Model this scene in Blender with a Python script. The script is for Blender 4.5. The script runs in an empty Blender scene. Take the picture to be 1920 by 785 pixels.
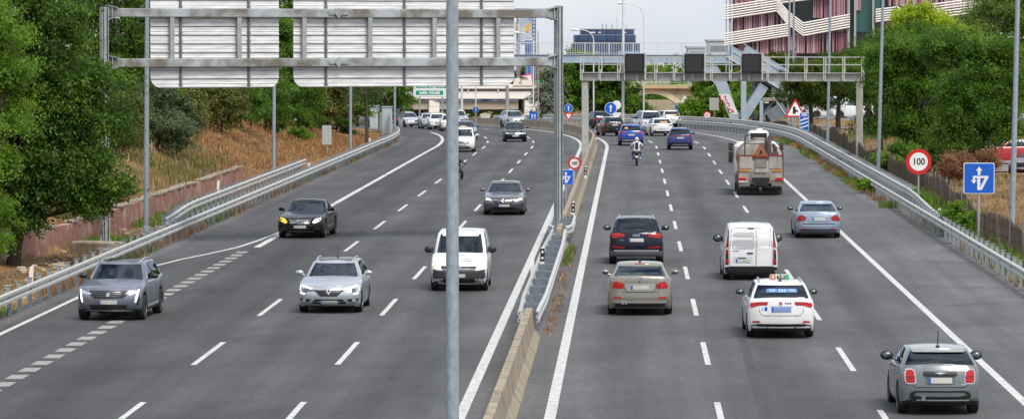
import bpy, bmesh, math, random
import numpy as np
from mathutils import Vector, Matrix, geometry
from mathutils.bvhtree import BVHTree

random.seed(7)
RNG = np.random.default_rng(11)
PI = math.pi
SC = bpy.context.scene
COL = SC.collection

# ------------------------------------------------------------------ camera model (photo is 1920 x 785)
FPX = 7400.0
U0, V0, VH, CAMZ = 960.0, 392.5, 70.0, 8.0
TH = math.atan((V0 - VH) / FPX)
cam_d = bpy.data.cameras.new('camera')
cam_d.sensor_width = 36.0
cam_d.lens = 36.0 * FPX / 1920.0
cam_d.clip_start = 0.5
cam_d.clip_end = 20000.0
cam = bpy.data.objects.new('camera', cam_d)
COL.objects.link(cam)
cam.location = (0, 0, CAMZ)
cam.rotation_euler = (PI / 2 - TH, 0, 0)
SC.camera = cam


def at_y(u, v, y):
    """world point on the sight line of photo pixel (u, v) at distance y"""
    dx, dy, dz = (u - U0), FPX * math.cos(TH) + (V0 - v) * math.sin(TH), -FPX * math.sin(TH) + (V0 - v) * math.cos(TH)
    k = y / dy
    return (dx * k, y, CAMZ + dz * k)


def G(y):
    if y < 270: return 0.0
    if y < 560: return -6e-5 * (y - 270) ** 2
    return -5.046 - 0.008 * (y - 560)


def ground(u, v):
    lo, hi = 20.0, 460.0
    for _ in range(50):
        m = (lo + hi) / 2
        if at_y(u, v, m)[2] > G(m): lo = m
        else: hi = m
    p = at_y(u, v, lo)
    return (p[0], p[1], G(p[1]))


# ------------------------------------------------------------------ road frame (s along, t to the right of the median)
SL, XA, S0, RC = 0.03, -2.69, 285.0, 600.0
_n = math.sqrt(1 + SL * SL)
NR = (1 / _n, -SL / _n)
P0 = (SL * S0 + XA, S0)
CC = (P0[0] - RC * NR[0], P0[1] - RC * NR[1])


def XY(s, t):
    if s <= S0:
        return (SL * s + XA + t * NR[0], s + t * NR[1])
    a = (s - S0) / RC
    c, sn = math.cos(a), math.sin(a)
    r = RC + t
    return (CC[0] + r * (NR[0] * c - NR[1] * sn), CC[1] + r * (NR[0] * sn + NR[1] * c))


def P(s, t, z=0.0):
    x, y = XY(s, t)
    return (x, y, G(y) + z)


def heading(s):
    """rotation about z that turns +Y into the road direction"""
    h = -math.atan(SL)
    if s > S0: h += (s - S0) / RC
    return h


def ST(x, y):
    s = ((x - XA) * SL + y) / (_n * _n)
    if s <= S0:
        return s, (x - XA - SL * s) / NR[0]
    vx, vy = x - CC[0], y - CC[1]
    r = math.hypot(vx, vy)
    a = math.atan2(NR[0] * vy - NR[1] * vx, NR[0] * vx + NR[1] * vy)
    return S0 + RC * a, r - RC


# ------------------------------------------------------------------ object helpers
def tag(o, label=None, cat=None, group=None, kind=None):
    if label: o['label'] = label
    if cat: o['category'] = cat
    if group: o['group'] = group
    if kind: o['kind'] = kind
    return o


def thing(name, label, cat, loc=(0, 0, 0), rz=0.0, group=None):
    o = bpy.data.objects.new(name, None)
    o.empty_display_size = 0.3
    COL.objects.link(o)
    o.location = loc
    o.rotation_euler = (0, 0, rz)
    return tag(o, label, cat, group)


def link(name, me, parent=None, loc=None, rot=None):
    o = bpy.data.objects.new(name, me)
    COL.objects.link(o)
    if parent is not None: o.parent = parent
    if loc is not None: o.location = loc
    if rot is not None: o.rotation_euler = rot
    return o


KIDS = {}


def copy_tree(o, parent=None):
    c = o.copy()
    COL.objects.link(c)
    if parent is not None: c.parent = parent
    for ch in o.children:
        copy_tree(ch, c)
    return c


class MB:
    """mesh builder"""
    def __init__(self):
        self.v, self.f, self.m, self.sm = [], [], [], []

    def add(self, verts, faces, mi=0, smooth=False):
        b = len(self.v)
        self.v += [tuple(p) for p in verts]
        for f in faces:
            self.f.append(tuple(b + i for i in f))
            self.m.append(mi)
            self.sm.append(smooth)

    def box(self, c, d, rz=0.0, mi=0, M=None, bev=0.0):
        hx, hy, hz = d[0] / 2, d[1] / 2, d[2] / 2
        if bev > 0:
            b = min(bev, hx * .9, hy * .9, hz * .9)
            pts = []
            for sx in (-1, 1):
                for sy in (-1, 1):
                    for sz in (-1, 1):
                        pts += [(sx * (hx - b), sy * (hy - b), sz * hz), (sx * (hx - b), sy * hy, sz * (hz - b)), (sx * hx, sy * (hy - b), sz * (hz - b))]
            bm = bmesh.new()
            for p in pts: bm.verts.new(p)
            r = bmesh.ops.convex_hull(bm, input=bm.verts)
            bm.verts.index_update()
            vs = [v.co.copy() for v in bm.verts]
            fs = [[v.index for v in f.verts] for f in bm.faces]
            bm.free()
        else:
            vs = [Vector((sx * hx, sy * hy, sz * hz)) for sx in (-1, 1) for sy in (-1, 1) for sz in (-1, 1)]
            fs = [(0, 1, 3, 2), (4, 6, 7, 5), (0, 4, 5, 1), (2, 3, 7, 6), (0, 2, 6, 4), (1, 5, 7, 3)]
        T = Matrix.Translation(c) @ (M if M is not None else Matrix.Rotation(rz, 4, 'Z'))
        self.add([T @ v for v in vs], fs, mi)

    def tube(self, path, r, n=8, mi=0, cap=True, smooth=True):
        path = [Vector(p) for p in path]
        k = len(path)
        rs = r if isinstance(r, (list, tuple)) else [r] * k
        rings = []
        ref = None
        for i in range(k):
            d = (path[min(i + 1, k - 1)] - path[max(i - 1, 0)]).normalized()
            if ref is None:
                ref = Vector((0, 0, 1)) if abs(d.z) < 0.9 else Vector((1, 0, 0))
            a = d.cross(ref)
            if a.length < 1e-5: a = d.cross(Vector((0, 1, 0)))
            a.normalize()
            b = d.cross(a)
            ref = a.cross(d)
            rings.append([path[i] + rs[i] * (math.cos(2 * PI * j / n) * a + math.sin(2 * PI * j / n) * b) for j in range(n)])
        vs = [p for ring in rings for p in ring]
        fs = []
        for i in range(k - 1):
            for j in range(n):
                fs.append((i * n + j, i * n + (j + 1) % n, (i + 1) * n + (j + 1) % n, (i + 1) * n + j))
        self.add(vs, fs, mi, smooth)
        if cap:
            self.add(rings[0], [tuple(range(n))], mi)
            self.add(rings[-1], [tuple(reversed(range(n)))], mi)

    def bar(self, p, q, w, h, mi=0, up=(0, 0, 1)):
        """rectangular bar from p to q"""
        p, q = Vector(p), Vector(q)
        d = (q - p)
        L = d.length
        d.normalize()
        u = Vector(up)
        a = d.cross(u)
        if a.length < 1e-4:
            u = Vector((0, 1, 0)); a = d.cross(u)
        a.normalize()
        b = a.cross(d)
        vs = []
        for e in (p, q):
            for sa, sb in ((-1, -1), (1, -1), (1, 1), (-1, 1)):
                vs.append(e + a * (sa * w / 2) + b * (sb * h / 2))
        self.add(vs, [(0, 1, 2, 3), (7, 6, 5, 4), (0, 4, 5, 1), (1, 5, 6, 2), (2, 6, 7, 3), (3, 7, 4, 0)], mi)

    def prism(self, poly, depth, T=None, mi=0, off=0.0):
        """polygon in local x,z extruded along local -y by depth (front face at y=-off-depth)"""
        T = T if T is not None else Matrix.Identity(4)
        n = len(poly)
        tess = geometry.tessellate_polygon([[Vector((p[0], p[1], 0)) for p in poly]])
        fr = [T @ Vector((p[0], -off - depth, p[1])) for p in poly]
        bk = [T @ Vector((p[0], -off, p[1])) for p in poly]
        fs = [tuple(t) for t in tess] + [tuple(n + i for i in reversed(t)) for t in tess]
        for i in range(n):
            fs.append((i, (i + 1) % n, n + (i + 1) % n, n + i))
        self.add(fr + bk, fs, mi)

    def lathe(self, prof, T=None, n=20, mi=0, smooth=True):
        """profile [(r, h)] turned about local z"""
        T = T if T is not None else Matrix.Identity(4)
        vs = [T @ Vector((r * math.cos(2 * PI * j / n), r * math.sin(2 * PI * j / n), h)) for r, h in prof for j in range(n)]
        fs = []
        for i in range(len(prof) - 1):
            for j in range(n):
                fs.append((i * n + j, i * n + (j + 1) % n, (i + 1) * n + (j + 1) % n, (i + 1) * n + j))
        self.add(vs, fs, mi, smooth)
        for i, rev in ((0, True), (len(prof) - 1, False)):
            if prof[i][0] > 1e-4:
                r = [i * n + j for j in range(n)]
                self.add([vs[q] for q in r], [tuple(reversed(range(n))) if rev else tuple(range(n))], mi)

    def ball(self, c, r, n=12, mi=0):
        rx, ry, rz = r if isinstance(r, (tuple, list)) else (r, r, r)
        m = n // 2
        vs = []
        for i in range(m + 1):
            a = PI * i / m
            for j in range(n):
                b = 2 * PI * j / n
                vs.append((c[0] + rx * math.sin(a) * math.cos(b), c[1] + ry * math.sin(a) * math.sin(b), c[2] + rz * math.cos(a)))
        fs = []
        for i in range(m):
            for j in range(n):
                fs.append((i * n + j, (i + 1) * n + j, (i + 1) * n + (j + 1) % n, i * n + (j + 1) % n))
        self.add(vs, fs, mi, True)

    def sweep(self, path, prof, mi=0, closed=True, smooth=False, cap=True):
        """path: [(x,y,z,nx,ny)], profile [(n,z)] in the plane across the path"""
        k = len(prof)
        vs = []
        for x, y, z, nx, ny in path:
            for a, b in prof:
                vs.append((x + a * nx, y + a * ny, z + b))
        fs = []
        rng = k if closed else k - 1
        for i in range(len(path) - 1):
            for j in range(rng):
                j2 = (j + 1) % k
                fs.append((i * k + j, i * k + j2, (i + 1) * k + j2, (i + 1) * k + j))
        self.add(vs, fs, mi, smooth)
        if cap and closed:
            self.add(vs[:k], [tuple(range(k))], mi)
            self.add(vs[-k:], [tuple(reversed(range(k)))], mi)

    def mesh(self, name, mats, angle=35.0, smooth_all=None):
        me = bpy.data.meshes.new(name)
        me.from_pydata(self.v, [], self.f)
        for m in (mats if isinstance(mats, (list, tuple)) else [mats]):
            me.materials.append(m)
        me.polygons.foreach_set('material_index', self.m)
        sm = self.sm if smooth_all is None else [smooth_all] * len(self.f)
        me.polygons.foreach_set('use_smooth', sm)
        if any(sm):
            bm = bmesh.new()
            bm.from_mesh(me)
            bmesh.ops.remove_doubles(bm, verts=bm.verts, dist=1e-5)
            bm.to_mesh(me)
            bm.free()
            me.set_sharp_from_angle(angle=math.radians(angle))
        me.update()
        return me

    def build(self, name, mats, parent=None, angle=35.0, smooth_all=None, loc=None, rot=None):
        return link(name, self.mesh(name, mats, angle, smooth_all), parent, loc, rot)


def textmesh(body, size, thick=0.0, depth=0.004, align='CENTER', sx=1.0, spacing=1.0):
    cu = bpy.data.curves.new('txt', 'FONT')
    cu.body = body
    cu.size = size
    cu.align_x = align
    cu.align_y = 'CENTER'
    cu.offset = thick
    cu.extrude = depth
    cu.space_character = spacing
    cu.resolution_u = 4
    o = bpy.data.objects.new('txt', cu)
    COL.objects.link(o)
    dg = bpy.context.evaluated_depsgraph_get()
    dg.update()
    me = bpy.data.meshes.new_from_object(o.evaluated_get(dg))
    bpy.data.objects.remove(o)
    bpy.data.curves.remove(cu)
    for v in me.vertices: v.co.x *= sx
    return me


def text(name, body, size, mat, parent, loc, rot=(PI / 2, 0, 0), thick=0.0, align='CENTER', sx=1.0, spacing=1.0, depth=0.004):
    me = textmesh(body, size, thick, depth, align, sx, spacing)
    me.materials.clear()
    me.materials.append(mat)
    return link(name, me, parent, loc, rot)


# ------------------------------------------------------------------ materials
MATS = {}


def nodes(name):
    m = bpy.data.materials.new(name)
    m.use_nodes = True
    nt = m.node_tree
    return m, nt, nt.nodes, nt.links, nt.nodes['Principled BSDF']


def mat(name, col, rough=0.6, metal=0.0, noise=0.0, scale=6.0, bump=0.0, stretch=(1, 1, 1), emit=None, es=0.0, spec=0.5, coat=0.0, col2=None, detail=4.0, coords='Object', nw=0.5):
    if name in MATS: return MATS[name]
    m, nt, N, L, B = nodes(name)
    B.inputs['Base Color'].default_value = (*col, 1)
    B.inputs['Roughness'].default_value = rough
    B.inputs['Metallic'].default_value = metal
    B.inputs['Specular IOR Level'].default_value = spec
    B.inputs['Coat Weight'].default_value = coat
    B.inputs['Coat Roughness'].default_value = 0.04
    if emit:
        B.inputs['Emission Color'].default_value = (*emit, 1)
        B.inputs['Emission Strength'].default_value = es
    if noise > 0 or bump > 0 or col2:
        tc = N.new('ShaderNodeTexCoord')
        mp = N.new('ShaderNodeMapping')
        mp.inputs['Scale'].default_value = stretch
        L.new(tc.outputs[coords], mp.inputs['Vector'])
        nz = N.new('ShaderNodeTexNoise')
        nz.inputs['Scale'].default_value = scale
        nz.inputs['Detail'].default_value = detail
        nz.inputs['Roughness'].default_value = 0.62
        L.new(mp.outputs[0], nz.inputs['Vector'])
        if noise > 0 or col2:
            rp = N.new('ShaderNodeValToRGB')
            c1 = tuple(max(0, c * (1 - noise)) for c in col)
            c2 = col2 if col2 else tuple(min(1, c * (1 + noise)) for c in col)
            rp.color_ramp.elements[0].position = 0.5 - nw / 2
            rp.color_ramp.elements[0].color = (*c1, 1)
            rp.color_ramp.elements[1].position = 0.5 + nw / 2
            rp.color_ramp.elements[1].color = (*c2, 1)
            L.new(nz.outputs['Fac'], rp.inputs['Fac'])
            L.new(rp.outputs['Color'], B.inputs['Base Color'])
        if bump > 0:
            bp = N.new('ShaderNodeBump')
            bp.inputs['Strength'].default_value = bump
            bp.inputs['Distance'].default_value = 0.05
            L.new(nz.outputs['Fac'], bp.inputs['Height'])
            L.new(bp.outputs[0], B.inputs['Normal'])
    MATS[name] = m
    return m


def paint(name, col, metal=0.0, rough=0.25, dirt=0.14):
    """car paint: clear coated, with a thin uneven film of road dust"""
    if name in MATS: return MATS[name]
    m, nt, N, L, B = nodes(name)
    tc = N.new('ShaderNodeTexCoord')
    nz = N.new('ShaderNodeTexNoise')
    nz.inputs['Scale'].default_value = 3.0
    nz.inputs['Detail'].default_value = 5
    L.new(tc.outputs['Object'], nz.inputs['Vector'])
    mr = N.new('ShaderNodeMapRange')
    mr.inputs['From Min'].default_value = 0.35
    mr.inputs['From Max'].default_value = 0.75
    mr.inputs['To Max'].default_value = dirt
    L.new(nz.outputs['Fac'], mr.inputs['Value'])
    mx = N.new('ShaderNodeMix')
    mx.data_type = 'RGBA'
    mx.inputs['A'].default_value = (*col, 1)
    mx.inputs['B'].default_value = (0.2, 0.19, 0.17, 1)
    L.new(mr.outputs[0], mx.inputs['Factor'])
    L.new(mx.outputs['Result'], B.inputs['Base Color'])
    B.inputs['Metallic'].default_value = metal
    B.inputs['Roughness'].default_value = rough
    B.inputs['Coat Weight'].default_value = 0.8 if max(col) > .05 else .6
    B.inputs['Specular IOR Level'].default_value = .5 if max(col) > .05 else .05
    B.inputs['Coat Roughness'].default_value = 0.03
    MATS[name] = m
    return m


def glass(name, tint=(0.42, 0.5, 0.47), ior=1.75):
    if name in MATS: return MATS[name]
    m, nt, N, L, B = nodes(name)
    N.remove(B)
    tr = N.new('ShaderNodeBsdfTransparent')
    tr.inputs[0].default_value = (*tint, 1)
    gl = N.new('ShaderNodeBsdfGlossy')
    gl.inputs['Roughness'].default_value = 0.02
    gl.inputs['Color'].default_value = (0.72, 0.86, 1, 1)
    fr = N.new('ShaderNodeFresnel')
    fr.inputs['IOR'].default_value = ior
    mx = N.new('ShaderNodeMixShader')
    L.new(fr.outputs[0], mx.inputs[0])
    L.new(tr.outputs[0], mx.inputs[1])
    L.new(gl.outputs[0], mx.inputs[2])
    L.new(mx.outputs[0], N['Material Output'].inputs['Surface'])
    MATS[name] = m
    return m


galv = mat('galvanised_steel', (0.33, 0.36, 0.38), 0.5, 0.25, 0.16, 5, stretch=(1, 1, .35))
pole_m = mat('pole_zinc', (0.28, 0.335, 0.38), 0.5, 0.15, 0.3, 14, stretch=(1, 1, .45), detail=7)
rail_m = mat('rail_steel', (0.50, 0.50, 0.48), 0.45, 0.2, 0.14, 3, col2=(0.56, 0.56, 0.54))
railpost_m = mat('rail_post_steel', (0.27, 0.30, 0.33), 0.55, 0.15, 0.2, 5)
concrete_m = mat('barrier_concrete', (0.26, 0.205, 0.145), 0.9, 0, 0.5, 2.2, 0.4, stretch=(1, 1, .35), col2=(0.41, 0.34, 0.25), detail=7)
white_m = mat('white_plastic', (0.75, 0.75, 0.74), 0.5, 0, 0.06, 9)
black_m = mat('black_plastic', (0.018, 0.018, 0.02), 0.5, 0, 0.2, 8)
blacksign_m = mat('black_print', (0.012, 0.012, 0.014), 0.55)
bluesign_m = mat('blue_sign_sheeting', (0.004, 0.10, 0.52), 0.35, 0, 0.05, 4)
redsign_m = mat('red_sign_sheeting', (0.55, 0.012, 0.015), 0.4, 0, 0.05, 4)
whitesign_m = mat('white_sign_sheeting', (0.72, 0.73, 0.73), 0.4, 0, 0.05, 4)
greensign_m = mat('green_sign_sheeting', (0.0, 0.28, 0.17), 0.4, 0, 0.05, 4)
yellow_m = mat('yellow_reflector', (0.75, 0.38, 0.01), 0.4)
orange_m = mat('orange_reflector', (0.8, 0.25, 0.02), 0.4)
greyback_m = mat('sign_back_aluminium', (0.42, 0.44, 0.45), 0.5, 0.1, 0.12, 4)

# ------------------------------------------------------------------ light
def setup_light():
    w = bpy.data.worlds.new('World')
    SC.world = w
    w.use_nodes = True
    N, L = w.node_tree.nodes, w.node_tree.links
    bg = N['Background']
    sky = N.new('ShaderNodeTexSky')
    sky.sky_type = 'NISHITA'
    sky.sun_disc = False
    el, az = math.radians(56), math.radians(150)   # azimuth clockwise from +Y: behind the camera, to the right
    sky.sun_elevation = el
    sky.sun_rotation = az
    sky.dust_density = 1.5
    sky.air_density = 1.0
    tc = N.new('ShaderNodeTexCoord')
    mp = N.new('ShaderNodeMapping')
    mp.inputs['Scale'].default_value = (1.0, 1.0, 3.2)
    mp.inputs['Location'].default_value = (3.3, 1.2, 0.4)
    L.new(tc.outputs['Generated'], mp.inputs['Vector'])
    nz = N.new('ShaderNodeTexNoise')
    nz.inputs['Scale'].default_value = 3.2
    nz.inputs['Detail'].default_value = 9
    nz.inputs['Roughness'].default_value = 0.55
    L.new(mp.outputs[0], nz.inputs['Vector'])
    cov = N.new('ShaderNodeMapRange')
    cov.inputs['From Min'].default_value = 0.40
    cov.inputs['From Max'].default_value = 0.54
    cov.inputs['To Min'].default_value = 0.0
    cov.inputs['To Max'].default_value = 1.0
    L.new(nz.outputs['Fac'], cov.inputs['Value'])
    # lit and grey parts of the clouds
    nz2 = N.new('ShaderNodeTexNoise')
    nz2.inputs['Scale'].default_value = 9.0
    nz2.inputs['Detail'].default_value = 8
    L.new(mp.outputs[0], nz2.inputs['Vector'])
    cr = N.new('ShaderNodeValToRGB')
    cr.color_ramp.elements[0].position = 0.32
    cr.color_ramp.elements[0].color = (4.4, 5.0, 5.9, 1)
    cr.color_ramp.elements[1].position = 0.62
    cr.color_ramp.elements[1].color = (7.8, 7.9, 8.0, 1)
    L.new(nz2.outputs['Fac'], cr.inputs['Fac'])
    sz = N.new('ShaderNodeSeparateXYZ')
    L.new(tc.outputs['Generated'], sz.inputs[0])
    hz = N.new('ShaderNodeMapRange')       # thicker cloud towards the horizon
    hz.inputs['From Min'].default_value = 0.02
    hz.inputs['From Max'].default_value = 0.35
    hz.inputs['To Min'].default_value = 1.0
    hz.inputs['To Max'].default_value = 0.0
    L.new(sz.outputs[2], hz.inputs['Value'])
    mx = N.new('ShaderNodeMix')
    mx.data_type = 'RGBA'
    L.new(cov.outputs[0], mx.inputs['Factor'])
    L.new(sky.outputs[0], mx.inputs['A'])
    L.new(cr.outputs['Color'], mx.inputs['B'])
    cr2 = N.new('ShaderNodeValToRGB')
    cr2.color_ramp.elements[0].position = 0.34
    cr2.color_ramp.elements[0].color = (4.05, 4.45, 5.05, 1)
    cr2.color_ramp.elements[1].position = 0.64
    cr2.color_ramp.elements[1].color = (5.35, 5.5, 5.7, 1)
    L.new(nz2.outputs['Fac'], cr2.inputs['Fac'])
    mx2 = N.new('ShaderNodeMix')
    mx2.data_type = 'RGBA'
    L.new(hz.outputs[0], mx2.inputs['Factor'])
    L.new(mx.outputs['Result'], mx2.inputs['A'])
    L.new(cr2.outputs['Color'], mx2.inputs['B'])
    L.new(mx2.outputs['Result'], bg.inputs['Color'])
    bg.inputs['Strength'].default_value = 0.10
    sd = bpy.data.lights.new('sun', 'SUN')
    sd.energy = 2.2
    sd.angle = math.radians(25)
    sd.color = (1.0, 0.95, 0.87)
    so = bpy.data.objects.new('sun', sd)
    COL.objects.link(so)
    d = Vector((math.sin(az) * math.cos(el), math.cos(az) * math.cos(el), math.sin(el)))
    so.rotation_euler = d.to_track_quat('Z', 'Y').to_euler()
    so.location = d * 200
    SC.view_settings.view_transform = 'Standard'
    SC.view_settings.look = 'None'
    SC.view_settings.exposure = 0.68
    SC.view_settings.gamma = 1.0
    SC.cycles.max_bounces = 8
    SC.cycles.transparent_max_bounces = 12
    SC.cycles.use_denoising = True


setup_light()


# ------------------------------------------------------------------ terrain
def smooth(a, b, x):
    if a == b: return 0.0
    k = min(1.0, max(0.0, (x - a) / (b - a)))
    return k * k * (3 - 2 * k)


WALL_S0, WALL_S1 = 118.0, 216.0


def wall_t(s):
    return -18.7 - 1.3 * smooth(154, 134, s)


def hill(s, t):
    """height over G beside the road"""
    if abs(t) < 15.45: return -0.06
    if t < 0:
        d = -t
        far = smooth(265, 325, s)
        steep = 0.5 * (1 - far) + 0.07 * far
        w = smooth(222, 210, s) if s > 200 else 1.0     # behind the wall the ground starts higher
        wt_ = -wall_t(s)
        start = (wt_ + .1) * w + 17.2 * (1 - w)
        if d < start: return -0.03
        h = .80 * w * smooth(wt_ + .1, wt_ + .25, d) + steep * min(d - start, 14.0) + 0.05 * max(0.0, min(d - start - 14.0, 60))
        return h
    d = t
    f_ = smooth(285, 320, s)
    fld = 0.45 * (1 - f_) * smooth(17.4, 21.5, d) + 1.2 * f_ * smooth(21.0, 27.0, d) - .25 * f_
    low = 0.35 * smooth(205, 180, s) * smooth(17.4, 20, d)
    return -0.04 + fld - low + 0.012 * max(0.0, min(d - 22.0, 60))


def TZ(x, y):
    s, t = ST(x, y)
    k = smooth(440, 405, y)
    return G(y) + hill(s, t) * k - .6 * (1 - k)


def build_terrain():
    xs = [-4000, -1500, -600, -250, -140, -90, -65, -50, -42] + list(np.arange(-36, 40.1, 0.5)) + [44, 50, 60, 80, 110, 160, 260, 600, 1500, 4000]
    ys = [-60, 0, 30, 45] + list(np.arange(56, 420, 2.0)) + list(np.arange(420, 620, 8.0)) + [660, 740, 900, 1200, 1700, 2600, 4200, 7000]
    vs = []
    rr = random.Random(3)
    for y in ys:
        for x in xs:
            s, t = ST(x, y)
            z = TZ(x, y)
            if abs(t) > 15.9 and y < 420: z += rr.uniform(-.05, .05)
            vs.append((x, y, z))
    nx = len(xs)
    fs = []
    for j in range(len(ys) - 1):
        for i in range(nx - 1):
            fs.append((j * nx + i, j * nx + i + 1, (j + 1) * nx + i + 1, (j + 1) * nx + i))
    mb = MB()
    mb.add(vs, fs, 0, True)
    m, nt, N, L, B = nodes('dry_earth')
    tc = N.new('ShaderNodeTexCoord')
    n1 = N.new('ShaderNodeTexNoise')
    n1.inputs['Scale'].default_value = 0.22
    n1.inputs['Detail'].default_value = 8
    n1.inputs['Roughness'].default_value = 0.65
    L.new(tc.outputs['Object'], n1.inputs['Vector'])
    r1 = N.new('ShaderNodeValToRGB')
    e = r1.color_ramp.elements
    e[0].position = 0.34; e[0].color = (0.14, 0.095, 0.055, 1)
    e[1].position = 0.70; e[1].color = (0.34, 0.23, 0.115, 1)
    q = e.new(0.5); q.color = (0.26, 0.155, 0.07, 1)
    q = e.new(0.80); q.color = (0.13, 0.14, 0.04, 1)
    L.new(n1.outputs['Fac'], r1.inputs['Fac'])
    n2 = N.new('ShaderNodeTexNoise')
    n2.inputs['Scale'].default_value = 3.5
    n2.inputs['Detail'].default_value = 8
    n2.inputs['Roughness'].default_value = 0.7
    L.new(tc.outputs['Object'], n2.inputs['Vector'])
    r2 = N.new('ShaderNodeValToRGB')
    r2.color_ramp.elements[0].position = 0.35; r2.color_ramp.elements[0].color = (0.5, 0.5, 0.5, 1)
    r2.color_ramp.elements[1].position = 0.68; r2.color_ramp.elements[1].color = (1.3, 1.25, 1.2, 1)
    L.new(n2.outputs['Fac'], r2.inputs['Fac'])
    mu = N.new('ShaderNodeMix'); mu.data_type = 'RGBA'; mu.blend_type = 'MULTIPLY'
    mu.inputs['Factor'].default_value = 1.0
    L.new(r1.outputs['Color'], mu.inputs['A'])
    L.new(r2.outputs['Color'], mu.inputs['B'])
    L.new(mu.outputs['Result'], B.inputs['Base Color'])
    bp = N.new('ShaderNodeBump'); bp.inputs['Strength'].default_value = 0.6; bp.inputs['Distance'].default_value = 0.15
    L.new(n2.outputs['Fac'], bp.inputs['Height'])
    L.new(bp.outputs[0], B.inputs['Normal'])
    B.inputs['Roughness'].default_value = 0.95
    B.inputs['Specular IOR Level'].default_value = 0.15
    o = mb.build('ground', m, angle=60)
    tag(o, kind='structure')


build_terrain()


# ------------------------------------------------------------------ road
SR = [20, 40, 60] + list(np.arange(70, 285, 5.0)) + list(np.arange(285, 520, 3.0))


def asphalt():
    m, nt, N, L, B = nodes('asphalt')
    uv = N.new('ShaderNodeUVMap'); uv.uv_map = 'st'
    sep = N.new('ShaderNodeSeparateXYZ')
    L.new(uv.outputs[0], sep.inputs[0])
    # tone across the carriageways: (t, value)
    stops = [(-15.4, .115), (-14.6, .105), (-14.2, .078), (-11.9, .074), (-11.3, .062), (-10.6, .066), (-9.7, .050), (-8.8, .068), (-8.3, .064), (-7.9, .074), (-7.1, .083), (-6.2, .064), (-5.3, .083), (-4.6, .074), (-3.6, .084), (-2.7, .065), (-1.8, .081), (-0.9, .10), (0, .12), (0.9, .112), (1.3, .098), (2.0, .098), (2.9, .076), (3.8, .098), (5.4, .091), (6.3, .070), (7.2, .091), (8.9, .09), (9.7, .069), (10.6, .09), (11.6, .105), (15.4, .125)]
    rp = N.new('ShaderNodeValToRGB')
    e = rp.color_ramp.elements
    while len(e) > 1: e.remove(e[-1])
    for i, (t, v) in enumerate(stops):
        q = e[0] if i == 0 else e.new((t + 16) / 32)
        q.position = (t + 16) / 32
        q.color = (v * .95, v * .96, v * .995, 1)
    mr = N.new('ShaderNodeMapRange')
    mr.inputs['From Min'].default_value = -16
    mr.inputs['From Max'].default_value = 16
    # let the seams wander a little
    nw = N.new('ShaderNodeTexNoise'); nw.inputs['Scale'].default_value = 0.12; nw.inputs['Detail'].default_value = 3
    L.new(uv.outputs[0], nw.inputs['Vector'])
    ad = N.new('ShaderNodeMath'); ad.operation = 'MULTIPLY_ADD'
    ad.inputs[1].default_value = 0.5
    L.new(nw.outputs['Fac'], ad.inputs[0])
    L.new(sep.outputs[0], ad.inputs[2])
    L.new(ad.outputs[0], mr.inputs['Value'])
    L.new(mr.outputs[0], rp.inputs['Fac'])

    def noise(scale, st, det=6, ro=0.6):
        mp = N.new('ShaderNodeMapping'); mp.inputs['Scale'].default_value = st
        L.new(uv.outputs[0], mp.inputs[0])
        n = N.new('ShaderNodeTexNoise'); n.inputs['Scale'].default_value = scale
        n.inputs['Detail'].default_value = det; n.inputs['Roughness'].default_value = ro
        L.new(mp.outputs[0], n.inputs['Vector'])
        return n

    def mul(a, n, lo, hi, p0=0.3, p1=0.7):
        r = N.new('ShaderNodeMapRange')
        r.inputs['From Min'].default_value = p0; r.inputs['From Max'].default_value = p1
        r.inputs['To Min'].default_value = lo; r.inputs['To Max'].default_value = hi
        L.new(n.outputs['Fac'], r.inputs['Value'])
        x = N.new('ShaderNodeMix'); x.data_type = 'RGBA'; x.blend_type = 'MULTIPLY'; x.inputs['Factor'].default_value = 1
        L.new(a, x.inputs['A']); L.new(r.outputs[0], x.inputs['B'])
        return x.outputs['Result']
    c = rp.outputs['Color']
    c = mul(c, noise(1.1, (1.0, 0.03, 1), 5), 0.80, 1.18)      # long streaks along the lanes
    c = mul(c, noise(0.25, (1.0, 0.35, 1), 6), 0.76, 1.22)
    c = mul(c, noise(0.8, (1.0, 0.5, 1), 4), 0.9, 1.1)      # patches
    fine = noise(9.0, (1, .5, 1), 8, 0.75)
    c = mul(c, fine, 0.70, 1.32)
    L.new(c, B.inputs['Base Color'])
    B.inputs['Roughness'].default_value = 0.85
    B.inputs['Specular IOR Level'].default_value = 0.25
    bp = N.new('ShaderNodeBump'); bp.inputs['Strength'].default_value = 0.25; bp.inputs['Distance'].default_value = 0.02
    L.new(fine.outputs['Fac'], bp.inputs['Height'])
    L.new(bp.outputs[0], B.inputs['Normal'])
    return m


def road_sheet(name, t0, t1, mtl, z=0.0, nt=12):
    ts = np.linspace(t0, t1, nt)
    vs = [P(s, t, z) for s in SR for t in ts]
    fs = []
    for i in range(len(SR) - 1):
        for j in range(nt - 1):
            fs.append((i * nt + j, i * nt + j + 1, (i + 1) * nt + j + 1, (i + 1) * nt + j))
    me = bpy.data.meshes.new(name)
    me.from_pydata(vs, [], fs)
    uv = me.uv_layers.new(name='st')
    st = [(float(t), float(s)) for s in SR for t in ts]
    for lp in me.loops:
        uv.data[lp.index].uv = st[lp.vertex_index]
    me.materials.append(mtl)
    me.polygons.foreach_set('use_smooth', [True] * len(fs))
    return tag(link(name, me), kind='structure')


ASPH = asphalt()
road_sheet('road', -15.45, 15.45, ASPH, 0.0, 24)

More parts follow.
